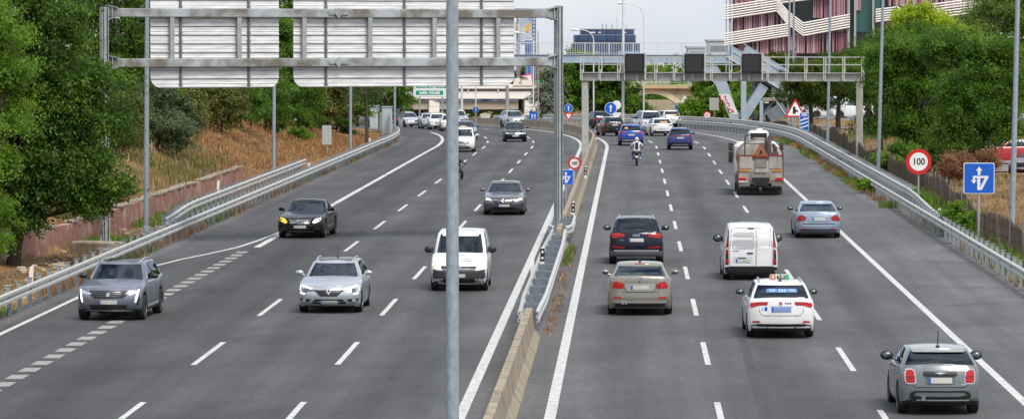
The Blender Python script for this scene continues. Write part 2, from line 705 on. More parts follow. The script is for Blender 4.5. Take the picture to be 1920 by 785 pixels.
# worn road paint
def paint_white():
    m, nt, N, L, B = nodes('road_paint')
    tc = N.new('ShaderNodeTexCoord')
    n = N.new('ShaderNodeTexNoise'); n.inputs['Scale'].default_value = 5.0; n.inputs['Detail'].default_value = 8; n.inputs['Roughness'].default_value = 0.72
    L.new(tc.outputs['Object'], n.inputs['Vector'])
    r = N.new('ShaderNodeValToRGB')
    r.color_ramp.elements[0].position = 0.34; r.color_ramp.elements[0].color = (0.28, 0.28, 0.27, 1)
    r.color_ramp.elements[1].position = 0.60; r.color_ramp.elements[1].color = (0.63, 0.63, 0.62, 1)
    L.new(n.outputs['Fac'], r.inputs['Fac'])
    L.new(r.outputs['Color'], B.inputs['Base Color'])
    B.inputs['Roughness'].default_value = 0.7
    return m


PAINT = paint_white()
PAINT_OLD = mat('old_road_paint', (0.26, 0.26, 0.255), 0.8, 0, 0.35, 6, col2=(0.36, 0.36, 0.35), detail=8)


def stripe(mb, pts, w, z=0.004):
    """pts [(s,t)] -> painted band of width w"""
    vs, fs = [], []
    for i, (s, t) in enumerate(pts):
        vs += [P(s, t - w / 2, z), P(s, t + w / 2, z)]
        if i: fs.append((2 * i - 2, 2 * i - 1, 2 * i + 1, 2 * i))
    mb.add(vs, fs)


def line(s0, s1, t, w, mb, jag=0.0):
    n = max(2, int((s1 - s0) / 3))
    stripe(mb, [(s0 + (s1 - s0) * i / n, t) for i in range(n + 1)], w)


def dashes(mb, t, s_first, s_end, period=17.0, length=7.0, w=0.13):
    s = s_first
    while s < s_end:
        line(s, s + length, t, w, mb)
        s += period


mb = MB()
line(50, 440, 1.0, 0.24, mb); mb.build('road_marking', PAINT)['kind'] = 'structure'
mb = MB()
line(50, 440, -0.9, 0.24, mb); mb.build('road_marking', PAINT)['kind'] = 'structure'
mb = MB()
line(50, 440, 11.35, 0.2, mb); mb.build('road_marking', PAINT)['kind'] = 'structure'
# ------------------------------------------------------------------ lane markings
for t, s_first in ((4.6, 79.4 - 17.1), (8.06, 77.7 - 17.1), (-4.48, 79.2 - 17.1), (-8.0, 79.0 - 17.1)):
    mb = MB()
    dashes(mb, t, s_first, 420, 17.1, 7.2, 0.14)
    mb.build('lane_dashes', PAINT)['kind'] = 'structure'
mb = MB()
s = 70.0
while s < 148:
    line(s, s + 1.15, -11.78, 0.42, mb)
    s += 2.0
mb.build('exit_lane_dashes', PAINT_OLD)['kind'] = 'structure'
mb = MB()
stripe(mb, [(s, -14.32) for s in range(50, 129, 4)] + [(132, -14.25), (138, -13.95), (142, -13.5), (146, -12.85), (150, -12.3), (155, -11.98), (162, -11.72)], 0.16)
mb.build('road_marking', PAINT)['kind'] = 'structure'
mb = MB()
for s in list(range(150, 345, 20)):
    line(s, s + 19.5, -11.55, 0.26, mb)
mb.build('road_marking', PAINT)['kind'] = 'structure'
# dark skid marks and sealed cracks
mb = MB()
TAR = mat('skid_rubber', (0.045, 0.045, 0.047), 0.8, 0, 0.3, 3, stretch=(1, .2, 1))
stripe(mb, [(80 + i * 4, 5.55 + 0.02 * i) for i in range(9)], 0.22, 0.003)
mb.build('skid_mark', TAR)['kind'] = 'structure'
mb = MB()
rr = random.Random(5)
for s in (118, 127, 141, 152, 168, 190):
    pts = []
    t = 12.0
    ss = s
    while t < 15.3:
        pts.append((ss, t)); t += .35; ss += rr.uniform(-.5, .5)
    for (a, b), (c, d) in zip(pts, pts[1:]):
        w = .05
        mb.add([P(a - w, b, .003), P(a + w, b, .003), P(c + w, d, .003), P(c - w, d, .003)], [(0, 1, 2, 3)])
mb.build('road_crack_seal', TAR)['kind'] = 'structure'
# litter and loose stones on the shoulders and by the barrier
mb = MB()
for _ in range(900):
    s = rr.uniform(75, 330)
    side = rr.choice((-1, 1))
    t = side * (rr.uniform(14.7, 15.4)) if rr.random() < .7 else rr.choice((-.47, .47)) + rr.uniform(-.1, .1)
    p = P(s, t, 0.01); k = rr.uniform(.02, .07)
    mb.box(p, (k, k * 1.4, k * .6), rr.uniform(0, 3))
tag(mb.build('gravel', mat('loose_gravel', (0.26, 0.2, 0.13), 0.9, 0, .4, 3)), kind='stuff')


def path(s0, s1, tf, step=2.0, z=0.0, gap=None):
    n = max(1, int(abs(s1 - s0) / step))
    out = []
    for i in range(n + 1):
        s = s0 + (s1 - s0) * i / n
        t = tf(s) if callable(tf) else tf
        x, y, zz = P(s, t, z)
        h = heading(s)
        out.append((x, y, zz, math.cos(h), math.sin(h)))
    return out


# ------------------------------------------------------------------ concrete median barrier
JERSEY = [(-.31, 0), (-.30, .08), (-.16, .30), (-.09, .84), (.09, .84), (.16, .30), (.30, .08), (.31, 0)]


def barrier(s0, s1, label):
    mb = MB()
    mb.sweep(path(s0, s1, 0.0, 3.0, -.03), JERSEY)
    o = mb.build('median_barrier', concrete_m)
    return tag(o, label, 'barrier', 'concrete barriers of the median')


barrier(50, 103, 'tan concrete median barrier nearest the camera, ending at the steel section')
barrier(103.0, 104.9, 'short sloped concrete end block where the steel section begins')
barrier(147.6, 152.6, 'short concrete stub in front of the sign gantry column in the median')
barrier(160, 470, 'long tan concrete median barrier curving away past the gantries')

# steel section of the median
WB = [(0, 0), (.07, .03), (.07, .10), (.01, .14), (.01, .18), (.07, .22), (.07, .29), (0, .32), (-.02, .32), (-.02, .29), (.045, .275), (.045, .225), (-.015, .185), (-.015, .135), (.045, .095), (.045, .045), (-.02, .02)]


def wprof(side, z0):
    return [(a * side, b + z0) for a, b in WB]


def bulge(s0, s1, w):
    def f(s):
        k = (s - s0) / (s1 - s0)
        e = smooth(0, .18, k) * smooth(1, .72, k)
        return 0.22 + (w - .22) * e
    return f


def median_steel(s0, s1, w, label):
    c = P((s0 + s1) / 2, 0)
    r = thing('crash_cushion', label, 'guard rail', c, 0, 'steel sections of the median barrier')
    off = Vector(c)
    f = bulge(s0, s1, w)
    for sd in (-1, 1):
        mb = MB()
        pts = path(s0, s1, lambda s: sd * f(s), .5)
        mb.sweep([(x - off.x, y - off.y, z - off.z, a, b) for x, y, z, a, b in pts], wprof(sd, .46))
        mb.build('beam', rail_m, r)
    n = max(5, int((s1 - s0) / 3.6))
    for i in range(1, n):
        s = s0 + (s1 - s0) * i / n
        h = heading(s)
        ww = f(s)
        mb = MB()
        p = Vector(P(s, 0)) - off
        mb.box(p + Vector((0, 0, .58)), (2 * ww - .06, .28, .30), h)
        mb.box(p + Vector((0, -.03, .4)), (.12, .1, .8), h)
        mb.build('spacer_post', mat('spacer_steel', (.15, .18, .21), .6, .1, .25, 5), r)
    return r


median_steel(104.2, 149, 0.29, 'long steel guard rail lens with grey spacer plates between concrete barrier ends')
median_steel(150.5, 163, 0.42, 'short steel guard rail wrapped round the gantry column foot in the median')

# ------------------------------------------------------------------ roadside guard rails
def guardrail(s0, s1, t, heights, label, side, post_step=2.0, post_h=.85, tf=None, zoff=0.0, endz=None):
    """heights: list of beam bottoms"""
    c = P((s0 + s1) / 2, t)
    r = thing('guard_rail', label, 'guard rail', c)
    off = Vector(c)
    F = tf if tf else (lambda s: t)
    for hz in heights:
        mb = MB()
        pts = []
        for x, y, z, a, b in path(s0, s1, F, 2.0):
            pts.append((x - off.x, y - off.y, z - off.z, a, b))
        mb.sweep(pts, wprof(side, hz))
        for i in range(int(s0) + 2, int(s1), 4):       # splice bolts and reflectors
            x, y, z = P(i, F(i), hz + .16)
            mb.box(Vector((x, y, z)) - off + Vector((side * .02, 0, 0)), (.05, .12, .07), heading(i), mi=1)
        mb.build('beam', [rail_m, railpost_m], r)
    n = int((s1 - s0) / post_step)
    pm = None
    rest = MB()
    for i in range(n):
        s = s0 + 1 + i * post_step
        p = Vector(P(s, F(s) - side * .16)) - off
        if pm is None:
            m2 = MB()
            m2.box((0, 0, post_h / 2 - .1), (.12, .09, post_h + .2))
            for hz in heights:
                m2.box((side * .09, 0, hz + .16), (.10, .12, .22))
            m2.box((0, 0, post_h + .005), (.2, .12, .012))
            pm = m2.mesh('post', railpost_m)
        if i < 99:
            link('post', pm, r, p, (0, 0, heading(s)))
        else:
            rest.box(p + Vector((0, 0, post_h / 2)), (.12, .09, post_h), heading(s))
    if rest.v:
        rest.build('post', railpost_m, r)['kind'] = 'stuff'
    return r


guardrail(62, 352, -15.05, [.42], 'long grey steel guard rail along the left shoulder nearest the road', 1)


def back_tf(s):
    return -15.45 - .75 * smooth(150, 172, s)


guardrail(154, 229, -16.2, [.62], 'second higher steel guard rail behind the left one, ending beside a white post', 1, tf=back_tf, post_h=1.0)
guardrail(62, 470, 15.05, [.42], 'long steel guard rail along the right shoulder, lower beam with many posts', -1)


def up_tf(s):
    return 15.32


def upper_rail():
    c = P(280, 15.3)
    r = thing('guard_rail', 'raised upper steel beam along the right guard rail, dipping by the speed sign', 'guard rail', c)
    off = Vector(c)
    mb = MB()
    pts = []
    for x, y, z, a, b in path(158, 470, 15.38, 2.0):
        s, _ = ST(x, y)
        dz = .40 * smooth(160, 181, s)
        pts.append((x - off.x, y - off.y, z - off.z + dz, a, b))
    mb.sweep(pts, wprof(-1, .42))
    mb.build('beam', rail_m, r)
    pm = None
    m2 = MB()
    m2.box((0, 0, .5), (.14, .1, 1.2)); m2.box((-.12, 0, .97), (.2, .14, .22)); m2.box((0, 0, 1.12), (.3, .14, .02))
    pm = m2.mesh('post', railpost_m)
    rest = MB()
    for i in range(150):
        s = 182 + i * 1.9
        p = Vector(P(s, 15.75)) - off
        if i < 99: link('post', pm, r, p, (0, 0, heading(s)))
        else: rest.box(p + Vector((0, 0, .5)), (.14, .1, 1.2), heading(s))
    rest.build('post', railpost_m, r)['kind'] = 'stuff'
    # concrete footing strip
    mb = MB()
    mb.sweep([(x - off.x, y - off.y, z - off.z, a, b) for x, y, z, a, b in path(196, 430, 15.62, 3.0)], [(-.16, -.1), (-.14, .38), (.14, .38), (.16, -.1)])
    mb.build('footing', mat('grey_concrete', (0.33, 0.32, 0.29), .9, 0, .3, 2, .2, col2=(.42, .41, .38)), r)


upper_rail()
grey_conc = MATS['grey_concrete']

# ------------------------------------------------------------------ red brick retaining wall
def brickwall():
    m, nt, N, L, B = nodes('red_brick')
    tc = N.new('ShaderNodeTexCoord')
    uv = N.new('ShaderNodeUVMap'); uv.uv_map = 'wall'
    br = N.new('ShaderNodeTexBrick')
    br.inputs['Scale'].default_value = 1.0
    br.inputs['Brick Width'].default_value = 0.25; br.inputs['Row Height'].default_value = 0.075
    br.inputs['Mortar Size'].default_value = 0.014
    br.inputs['Color1'].default_value = (0.23, 0.085, 0.06, 1)
    br.inputs['Color2'].default_value = (0.30, 0.135, 0.10, 1)
    br.inputs['Mortar'].default_value = (0.27, 0.15, 0.115, 1)
    L.new(uv.outputs[0], br.inputs['Vector'])
    nz = N.new('ShaderNodeTexNoise'); nz.inputs['Scale'].default_value = 0.7; nz.inputs['Detail'].default_value = 8; nz.inputs['Roughness'].default_value = .7
    L.new(tc.outputs['Object'], nz.inputs['Vector'])
    rp = N.new('ShaderNodeValToRGB')
    rp.color_ramp.elements[0].position = .52; rp.color_ramp.elements[0].color = (0, 0, 0, 1)
    rp.color_ramp.elements[1].position = .64; rp.color_ramp.elements[1].color = (1, 1, 1, 1)
    L.new(nz.outputs['Fac'], rp.inputs[0])
    mx = N.new('ShaderNodeMix'); mx.data_type = 'RGBA'
    L.new(rp.outputs[0], mx.inputs['Factor'])
    L.new(br.outputs['Color'], mx.inputs['A'])
    mx.inputs['B'].default_value = (0.40, 0.30, 0.26, 1)
    L.new(mx.outputs['Result'], B.inputs['Base Color'])
    B.inputs['Roughness'].default_value = .9
    c = Vector(P(170, -18.7))
    r = thing('brick_wall', 'low weathered red brick retaining wall with stone coping under the left bank', 'wall', c)
    S = list(np.arange(WALL_S0, WALL_S1 + .1, 2.0))
    vs, fs, uvs = [], [], []
    for s in S:
        for (dt, z) in ((.16, -.15), (.12, .88), (-.25, .88), (-.25, -.15)):
            p = Vector(P(s, wall_t(s) + dt, z)) - c
            vs.append(p); uvs.append((s, z + dt))
    for i in range(len(S) - 1):
        for j in range(3):
            fs.append((4 * i + j, 4 * i + j + 1, 4 * i + 4 + j + 1, 4 * i + 4 + j))
    e = 4 * (len(S) - 1)
    fs += [(0, 1, 2, 3), (e + 3, e + 2, e + 1, e)]
    me = bpy.data.meshes.new('wall'); me.from_pydata(vs, [], fs)
    lay = me.uv_layers.new(name='wall')
    for lp in me.loops: lay.data[lp.index].uv = uvs[lp.vertex_index]
    me.materials.append(m)
    link('masonry', me, r)
    mb = MB()
    rr = random.Random(2)
    s = WALL_S0
    while s < WALL_S1 - 1:
        l = rr.uniform(1.0, 1.5)
        if rr.random() > .16:
            p = Vector(P(s + l / 2, wall_t(s + l / 2) - .06 + rr.uniform(-.04, .04), .93 + rr.uniform(-.03, .02))) - c
            mb.box(p, (.42, l - .03, .10), heading(s) + rr.uniform(-.04, .04), bev=.02)
        s += l
    mb.build('coping', mat('old_stone_coping', (0.27, 0.23, 0.17), .95, 0, .35, 2.5, .3), r)


brickwall()
# rubble and an old concrete footing by the wall
mb = MB()
rr = random.Random(9)
for _ in range(500):
    s = rr.uniform(108, 165); t = rr.uniform(-18.4, -15.6)
    k = rr.choice((.06, .09, .14, .22)) * rr.uniform(.6, 1.2)
    mb.box(P(s, t, k * .2), (k, k * rr.uniform(.7, 1.6), k * .6), rr.uniform(0, 3), bev=k * .15)
tag(mb.build('rubble', mat('pale_rubble', (0.36, 0.29, 0.21), .95, 0, .4, 1.5)), kind='stuff')
r = thing('concrete_footing', 'broken low concrete footing block beside the foot of the gantry column', 'block', P(144.5, -16.9))
mb = MB(); mb.box((0, 0, .2), (1.9, .8, .62), -.5, bev=.06); mb.box((.5, -.7, .1), (.8, .6, .4), .3, bev=.05)
mb.build('block', concrete_m, r)

# ------------------------------------------------------------------ lamp posts
def lamp_post(u, v_or_y, label, u_top=None, v_top=-160, r0=.11, r1=.075, kind='plain', m=pole_m, y=None, arm=0, group='lamp posts', cat='lamp post', zbase=None, z_top=None):
    if y is None:
        x, y, z = ground(u, v_or_y)
        z = TZ(x, y)
    else:
        x = at_y(u, 300, y)[0]; z = zbase if zbase is not None else TZ(x, y)
    top = at_y(u_top if u_top is not None else u, v_top, y)
    zt = z_top if z_top is not None else top[2]
    o = thing('lamp_post', label, cat, (x, y, z - .05), 0, group)
    hh = zt - z
    dx = top[0] - x
    # lean measured at v = 0 is carried on to the top
    mb = MB()
    mb.tube([(0, 0, 0), (dx * .5, 0, hh * .5), (dx, 0, hh)], [r0, (r0 + r1) / 2, r1], 14)
    mb.build('pole', m, o)
    mb = MB()
    mb.box((0, 0, .04), (.42, .42, .05), 0); mb.lathe([(r0 * 1.35, .05), (r0 * 1.3, .3), (r0, .4)], n=14)
    mb.build('base', m, o)
    if arm:
        mb = MB()
        pts = []
        R_ = abs(arm)
        for i in range(9):
            a = i / 8 * PI / 2
            pts.append((dx + math.copysign(R_ * (1 - math.cos(a)), arm), 0, hh + R_ * .85 * math.sin(a)))
        pts.append((pts[-1][0] + math.copysign(.3, arm), 0, pts[-1][2] + .03))
        mb.tube(pts, r1 * .8, 8)
        mb.build('arm', m, o)
        e = pts[-1]
        mb = MB()
        mb.ball((e[0] + math.copysign(.4, arm), 0, e[2]), (.52, .16, .13), 14)
        mb.build('lamp_head', white_m, o)
    return o


FGP = lamp_post(848, None, 'thick grey lamp post close to the camera, cutting through the whole picture', y=59.0, u_top=848, v_top=-330, r0=.104, r1=.09, zbase=0, z_top=11.3, arm=1.4)
lamp_post(274, 437, 'grey lamp post behind the left rail, just left of the first sign panel', u_top=276.5, v_top=-140, arm=1.6)
lamp_post(513, 333, 'grey lamp post in the gap between the two sign panels', u_top=515.5, v_top=-60, arm=1.6)
lamp_post(657, 292, 'grey lamp post left of the bare young tree, under the wide panel', u_top=657.5, v_top=-30, arm=1.6)
lamp_post(740, 254, 'farthest grey lamp post on the left, by the end of the guard rail', u_top=741, v_top=-5, arm=1.6)
lamp_post(132, None, 'thin pole showing through the trees at upper left', y=236, u_top=132, v_top=-40, r0=.07, r1=.05)
lamp_post(1477, 246, 'left one of the close pair of grey lamp posts by the warning triangle', u_top=1481, v_top=-30, arm=-1.6)
lamp_post(1486, 249, 'right one of the close pair of grey lamp posts by the warning triangle', u_top=1489, v_top=-30, arm=1.6)
lamp_post(1551, 288, 'grey lamp post between the warning triangle and the gantry end', u_top=1558, v_top=-60, arm=-1.6)
lamp_post(1646, 342, 'grey lamp post in front of the big tree, left of the right speed sign', u_top=1658, v_top=-90, arm=-1.6)
lamp_post(1896, 482, 'grey lamp post at the right edge, beside the blue square sign', u_top=1912, v_top=-140, arm=-1.6)
# far ones between the carriageways
LGT = mat('pale_pole_paint', (0.62, 0.63, 0.62), .5, 0, .06, 5)
lamp_post(1113, None, 'pale lamp post with curved arm and bright head, left of the blue building', y=405, v_top=75, r0=.09, r1=.06, m=LGT, arm=-1.25)
lamp_post(1207, None, 'tall pale curved lamp post rising right of the blue building', y=395, v_top=30, r0=.09, r1=.055, m=LGT, arm=-1.5)
lamp_post(1168, None, 'thick white mast standing before the blue building', y=390, u_top=1169, v_top=-60, r0=.15, r1=.11, m=LGT, cat='mast')
lamp_post(1000, None, 'pale lamp post with curved arm beside the billboard tower', y=430, v_top=80, r0=.09, r1=.06, m=LGT, arm=-1.3)
lamp_post(1009, None, 'rusty slim pole right beside the pale lamp post near the billboard', y=435, v_top=58, r0=.08, r1=.05, m=mat('rusty_pole', (.33, .26, .21), .7, 0, .2, 5), cat='pole')
lamp_post(892, None, 'pale pole that carries the small round arrow sign on the left', y=395, v_top=150, r0=.07, r1=.06, m=LGT, cat='pole')
lamp_post(866, None, 'white post with a small bracket just right of the foreground post', y=470, v_top=150, r0=.16, r1=.15, m=LGT, cat='pole')
lamp_post(951, None, 'stout grey concrete post in front of the white overpass', y=440, v_top=150, r0=.21, r1=.2, m=grey_conc, cat='pole')

# ------------------------------------------------------------------ gantry with the backs of two sign panels
weath = mat('weathered_zinc', (0.30, 0.33, 0.335), .6, .1, .3, 2.2, col2=(.40, .43, .44), detail=8)
rustz = mat('gantry_beam_zinc', (0.21, 0.19, 0.16), .65, .1, .25, .9, col2=(.40, .43, .45), detail=6, nw=.22)


def panel_metal():
    m, nt, N, L, B = nodes('panel_slats')
    tc = N.new('ShaderNodeTexCoord')
    mp = N.new('ShaderNodeMapping'); mp.inputs['Scale'].default_value = (.6, 1, 5)
    L.new(tc.outputs['Object'], mp.inputs[0])
    n = N.new('ShaderNodeTexNoise'); n.inputs['Scale'].default_value = 2; n.inputs['Detail'].default_value = 7
    L.new(mp.outputs[0], n.inputs['Vector'])
    r = N.new('ShaderNodeValToRGB')
    r.color_ramp.elements[0].position = .34; r.color_ramp.elements[0].color = (.56, .56, .56, 1)
    r.color_ramp.elements[1].position = .7; r.color_ramp.elements[1].color = (.79, .80, .80, 1)
    L.new(n.outputs['Fac'], r.inputs[0])
    L.new(r.outputs[0], B.inputs['Base Color'])
    B.inputs['Roughness'].default_value = .5
    B.inputs['Metallic'].default_value = .05
    return m


slat_m = panel_metal()


def gantry():
    A = Vector((*at_y(197, 465, 150)[:2], 0)); Bp = Vector((*at_y(1047, 430, 158)[:2], 0))
    r = thing('sign_gantry', 'grey steel gantry across the left carriageway carrying two sign panels seen from behind', 'gantry', A)
    d = Bp - A
    ang = math.atan2(d.y, d.x)
    zt, zb_ = 8.93, 7.02
    for p, top in ((Vector((0, 0, 0)), 9.15), (d, 9.25)):
        mb = MB()
        mb.box(p + Vector((0, 0, top / 2)), (.10, .30, top), ang)          # H section
        mb.box(p + Vector((-.11 * math.cos(ang), -.11 * math.sin(ang), top / 2)), (.03, .34, top - .02), ang)
        mb.box(p + Vector((.11 * math.cos(ang), .11 * math.sin(ang), top / 2)), (.03, .34, top - .02), ang)
        mb.box(p + Vector((0, 0, .06)), (.7, .7, .1), ang)
        for q in (-1, 1):
            mb.prism([(q * .12, .1), (q * .3, .1), (q * .12, .55)], .03, Matrix.Translation(p) @ Matrix.Rotation(ang, 4, 'Z'))
        mb.build('column', weath, r)
        s = 1 if p.length < 1 else -1
        for z in (zt, zb_):
            mb = MB()
            T = Matrix.Translation(p + Vector((0, 0, z))) @ Matrix.Rotation(ang, 4, 'Z')
            for zz in (-.26, .26):
                mb.add([T @ Vector(q) for q in ((s * .12, -.2, zz), (s * .5, -.2, zz * .66), (s * .5, .2, zz * .66), (s * .12, .2, zz), (s * .12, -.2, zz + .03), (s * .5, -.2, zz * .66 + .03), (s * .5, .2, zz * .66 + .03), (s * .12, .2, zz + .03))],
                       [(0, 1, 2, 3), (7, 6, 5, 4), (0, 4, 5, 1), (1, 5, 6, 2), (2, 6, 7, 3), (3, 7, 4, 0)])
            mb.box(T @ Vector((s * .27, 0, 0)), (.03, .36, .5), ang)
            mb.build('bracket', weath, r)
    T = Matrix.Rotation(ang, 4, 'Z')
    Lg = d.length
    for z in (zt, zb_):
        mb = MB()
        mb.box(T @ Vector((Lg / 2, 0, z)), (Lg - .25, .2, .33), ang, bev=.02)
        mb.build('cross_beam', rustz, r)
    uA, uB = 197, 1047
    X = lambda u: Lg * (u - uA) / (uB - uA)
    for u in (318, 440, 560, 683, 805, 928):
        mb = MB()
        mb.box(T @ Vector((X(u), 0, (zt + zb_) / 2)), (.17, .16, zt - zb_ - .33), ang)
        mb.build('strut', weath, r)
    mb = MB()
    for z in (zt, zb_):
        mb = MB()
        mb.prism([(-.16, 0), (0, .2), (.16, 0), (0, -.2)], .06, Matrix.Translation(T @ Vector((X(622), -.12, z))) @ T)
        mb.prism([(-.4, .06), (.4, .06), (.4, -.06), (-.4, -.06)], .04, Matrix.Translation(T @ Vector((X(622), -.10, z))) @ T)
        mb.build('splice_plate', weath, r)
    # two panels, ribbed aluminium planks
    for u0, u1, sup in ((282, 516, (336, 460)), (543, 963, (603, 751, 899))):
        nm = 'left panel' if u0 < 500 else 'right panel'
        x0, x1 = X(u0), X(u1)
        z0, z1 = 6.06, 12.2
        p = thing('direction_sign', ('narrower ribbed white aluminium sign panel seen from behind, hung on the left of the gantry' if u0 < 500 else
                                 'wider ribbed white aluminium sign panel seen from behind, hung over the middle lanes'), 'sign', A + T @ Vector((x0, .16, 0)), ang, 'sign panels seen from behind')
        W = x1 - x0
        pl = MB()
        prof = []
        hh = .335
        z = z0
        k = 0
        rc = .42
        while z < z1:
            za, zb2 = z, min(z + hh, z1)
            def inset(zz):
                dz = zz - z0
                return rc - math.sqrt(max(0, rc * rc - (rc - dz) ** 2)) if dz < rc else 0
            # a plank: flange at the bottom, flat face, flange at the top
            rows = [(za, .0), (za + .018, -.0), (za + .02, -.045), (za + .065, -.05), (za + .07, -.012), ((za + zb2) / 2 - .02, -.012), ((za + zb2) / 2, -.03), ((za + zb2) / 2 + .02, -.012), (zb2 - .03, -.012), (zb2 - .025, 0)]
            vs = []
            for zz, yy in rows:
                i = inset(zz)
                vs += [(i, yy + .0, zz), (W - i, yy, zz)]
            fs = [(2 * q, 2 * q + 1, 2 * q + 3, 2 * q + 2) for q in range(len(rows) - 1)]
            pl.add(vs, fs)
            z += hh
        pl.build('ribbed_back', slat_m, p)
        fm = MB()
        poly = [(0, z1)]
        for i in range(7):
            a = i / 6 * PI / 2
            poly.append((rc - rc * math.cos(a), z0 + rc - rc * math.sin(a)))
        for i in range(7):
            a = i / 6 * PI / 2
            poly.append((W - rc + rc * math.sin(a), z0 + rc - rc * math.cos(a)))
        poly.append((W, z1))
        fm.prism(poly, .02, Matrix.Translation((0, .04, 0)))
        fm.build('face_sheet', greyback_m, p)
        for u in sup:
            sm_ = MB()
            xx = X(u) - x0
            sm_.box((xx, -.075, (z0 + z1) / 2 + .02), (.05, .05, z1 - z0 - .1))
            sm_.box((xx, -.045, (z0 + z1) / 2 + .02), (.11, .012, z1 - z0 - .1))
            zz = z0 + .1
            while zz < z1:
                sm_.box((xx, -.06, zz), (.15, .05, .04)); zz += hh
            sm_.build('upright', mat('upright_steel', (.16, .17, .175), .6, .1, .2, 5), p)


gantry()

# ------------------------------------------------------------------ gantry with three dark variable-message boards
conc_beam = mat('pale_gantry_steel', (0.40, 0.40, 0.375), .75, .0, .2, 2.5, col2=(.5, .5, .475))


def vms_gantry():
    A = Vector((*at_y(1097, 290, 250)[:2], 0)); Bp = Vector((*at_y(1611, 320, 246)[:2], 0))
    r = thing('message_gantry', 'pale gantry with railing across the right carriageway carrying three dark boards', 'gantry', A)
    d = Bp - A; ang = math.atan2(d.y, d.x); Lg = d.length
    T = Matrix.Rotation(ang, 4, 'Z')
    ppm = 29.7
    zc = lambda v: 8 - (v - 70) / ppm
    for p in (Vector((0, 0, 0)), d):
        mb = MB()
        mb.box(p + Vector((0, 0, zc(140) / 2 - .1)), (.40, .34, zc(140) + .2), ang, bev=.03)
        mb.build('column', conc_beam if p.length < 1 else mat('pale_concrete_column', (.37, .36, .31), .9, 0, .35, 1.2, .2, stretch=(1, 1, .5), col2=(.46, .44, .39)), r)
    mb = MB()
    mb.box(T @ Vector((Lg / 2, 0, zc(144.5))), (Lg + .55, .5, .5), ang, bev=.015)
    mb.box(T @ Vector((Lg / 2, -.06, zc(136.5))), (Lg + .55, .8, .04), ang)
    mb.build('walkway_beam', conc_beam, r)
    for yy in (-.42, .42):
        mb = MB()
        for z in (zc(107), zc(121)):
            mb.box(T @ Vector((Lg / 2, yy, z)), (Lg + .5, .05, .05), ang)
        for i in range(16):
            x = -.2 + i * (Lg + .4) / 15
            mb.box(T @ Vector((x, yy, (zc(107) + zc(150)) / 2)), (.06, .05, zc(107) - zc(150)), ang)
            if yy < 0: mb.box(T @ Vector((x + .1, yy, (zc(130) + zc(152)) / 2)), (.05, .06, zc(130) - zc(152)), ang)
        for e in (0, 1):
            pass
        mb.build('railing', mat('railing_paint', (.52, .51, .47), .6, .0, .1, 4), r)
    mb = MB()
    for z in (zc(107), zc(121)):
        mb.box(T @ Vector((Lg + .26, 0, z)), (.05, .84, .05), ang)
    mb.build('railing', MATS['railing_paint'], r)
    for u, lab in ((1195, 'left'), (1307, 'middle'), (1414, 'right')):
        x = Lg * (u - 1097) / (1611 - 1097)
        b = thing('message_board', {'left': 'square dark message board on the gantry, leftmost, above the black cars',
                                    'middle': 'square dark message board on the gantry, above the middle lane',
                                    'right': 'square dark message board on the gantry, rightmost, in front of the stairs'}[lab], 'message board', A + T @ Vector((x, -.62, zc(118.5))), ang, 'dark message boards on the gantry')
        mb = MB()
        mb.box((0, 0, 0), (1.2, .3, 1.2), bev=.025)
        mb.build('housing', mat('board_housing', (.010, .010, .012), .5, 0, .1, 3), b)
        mb = MB()
        mb.box((0, -.151, 0), (1.02, .012, 1.02))
        mb.build('screen', mat('unlit_screen', (.028, .028, .028), .45, 0, .08, 30), b)
        for sd in (-1, 1):
            mb = MB()
            mb.box((sd * .66, .12, -.2), (.06, .3, 1.7)); mb.box((sd * .66, -.02, -.45), (.08, .12, .16))
            mb.build('mount', MATS['railing_paint'], b)


vms_gantry()

# ------------------------------------------------------------------ traffic signs
def disc(r, n=32, c=(0, 0)):
    return [(c[0] + r * math.cos(2 * PI * i / n), c[1] + r * math.sin(2 * PI * i / n)) for i in range(n)]


def rect(w, h, c=(0, 0), rad=0.0, n=4):
    if rad <= 0:
        return [(c[0] - w / 2, c[1] - h / 2), (c[0] + w / 2, c[1] - h / 2), (c[0] + w / 2, c[1] + h / 2), (c[0] - w / 2, c[1] + h / 2)]
    out = []
    for k, (sx, sy) in enumerate(((1, -1), (1, 1), (-1, 1), (-1, -1))):
        for i in range(n + 1):
            a = -PI / 2 + k * PI / 2 + i / n * PI / 2
            out.append((c[0] + sx * (w / 2 - rad) + rad * math.cos(a), c[1] + sy * (h / 2 - rad) + rad * math.sin(a)))
    return out


def tri(a, down=False, rad=.06):
    h = a * math.sqrt(3) / 2
    pts = [(-a / 2, -h / 3), (a / 2, -h / 3), (0, 2 * h / 3)]
    out = []
    for i in range(3):
        p, q, w = Vector(pts[i]), Vector(pts[i - 1]), Vector(pts[(i + 1) % 3])
        d1, d2 = (q - p).normalized(), (w - p).normalized()
        for k in range(5):
            f = k / 4
            m = (d1 * (1 - f) + d2 * f)
            out.append(tuple(p + m * rad * 1.2 + (d1 + d2).normalized() * (-.0)))
    if down: out = [(x, -z) for x, z in out][::-1]
    return out


ARROW_UP = [(-.09, -.5), (.09, -.5), (.09, .1), (.26, .1), (0, .5), (-.26, .1), (-.09, .1)]


def sc(poly, k, dx=0, dz=0, kx=None):
    return [(x * (kx if kx is not None else k) + dx, z * k + dz) for x, z in poly]


def plate(name, poly, m, parent, z=0.0, off=0.0, depth=.02, x=0):
    mb = MB()
    mb.prism(poly, depth, Matrix.Translation((x, 0, z)), off=off)
    return mb.build(name, m, parent)


def sign_post(parent, z1, r=.04, m=galv, x=0, y=.05):
    mb = MB()
    mb.tube([(x, y, -.4), (x, y, z1)], r, 10)
    return mb.build('post', m, parent)


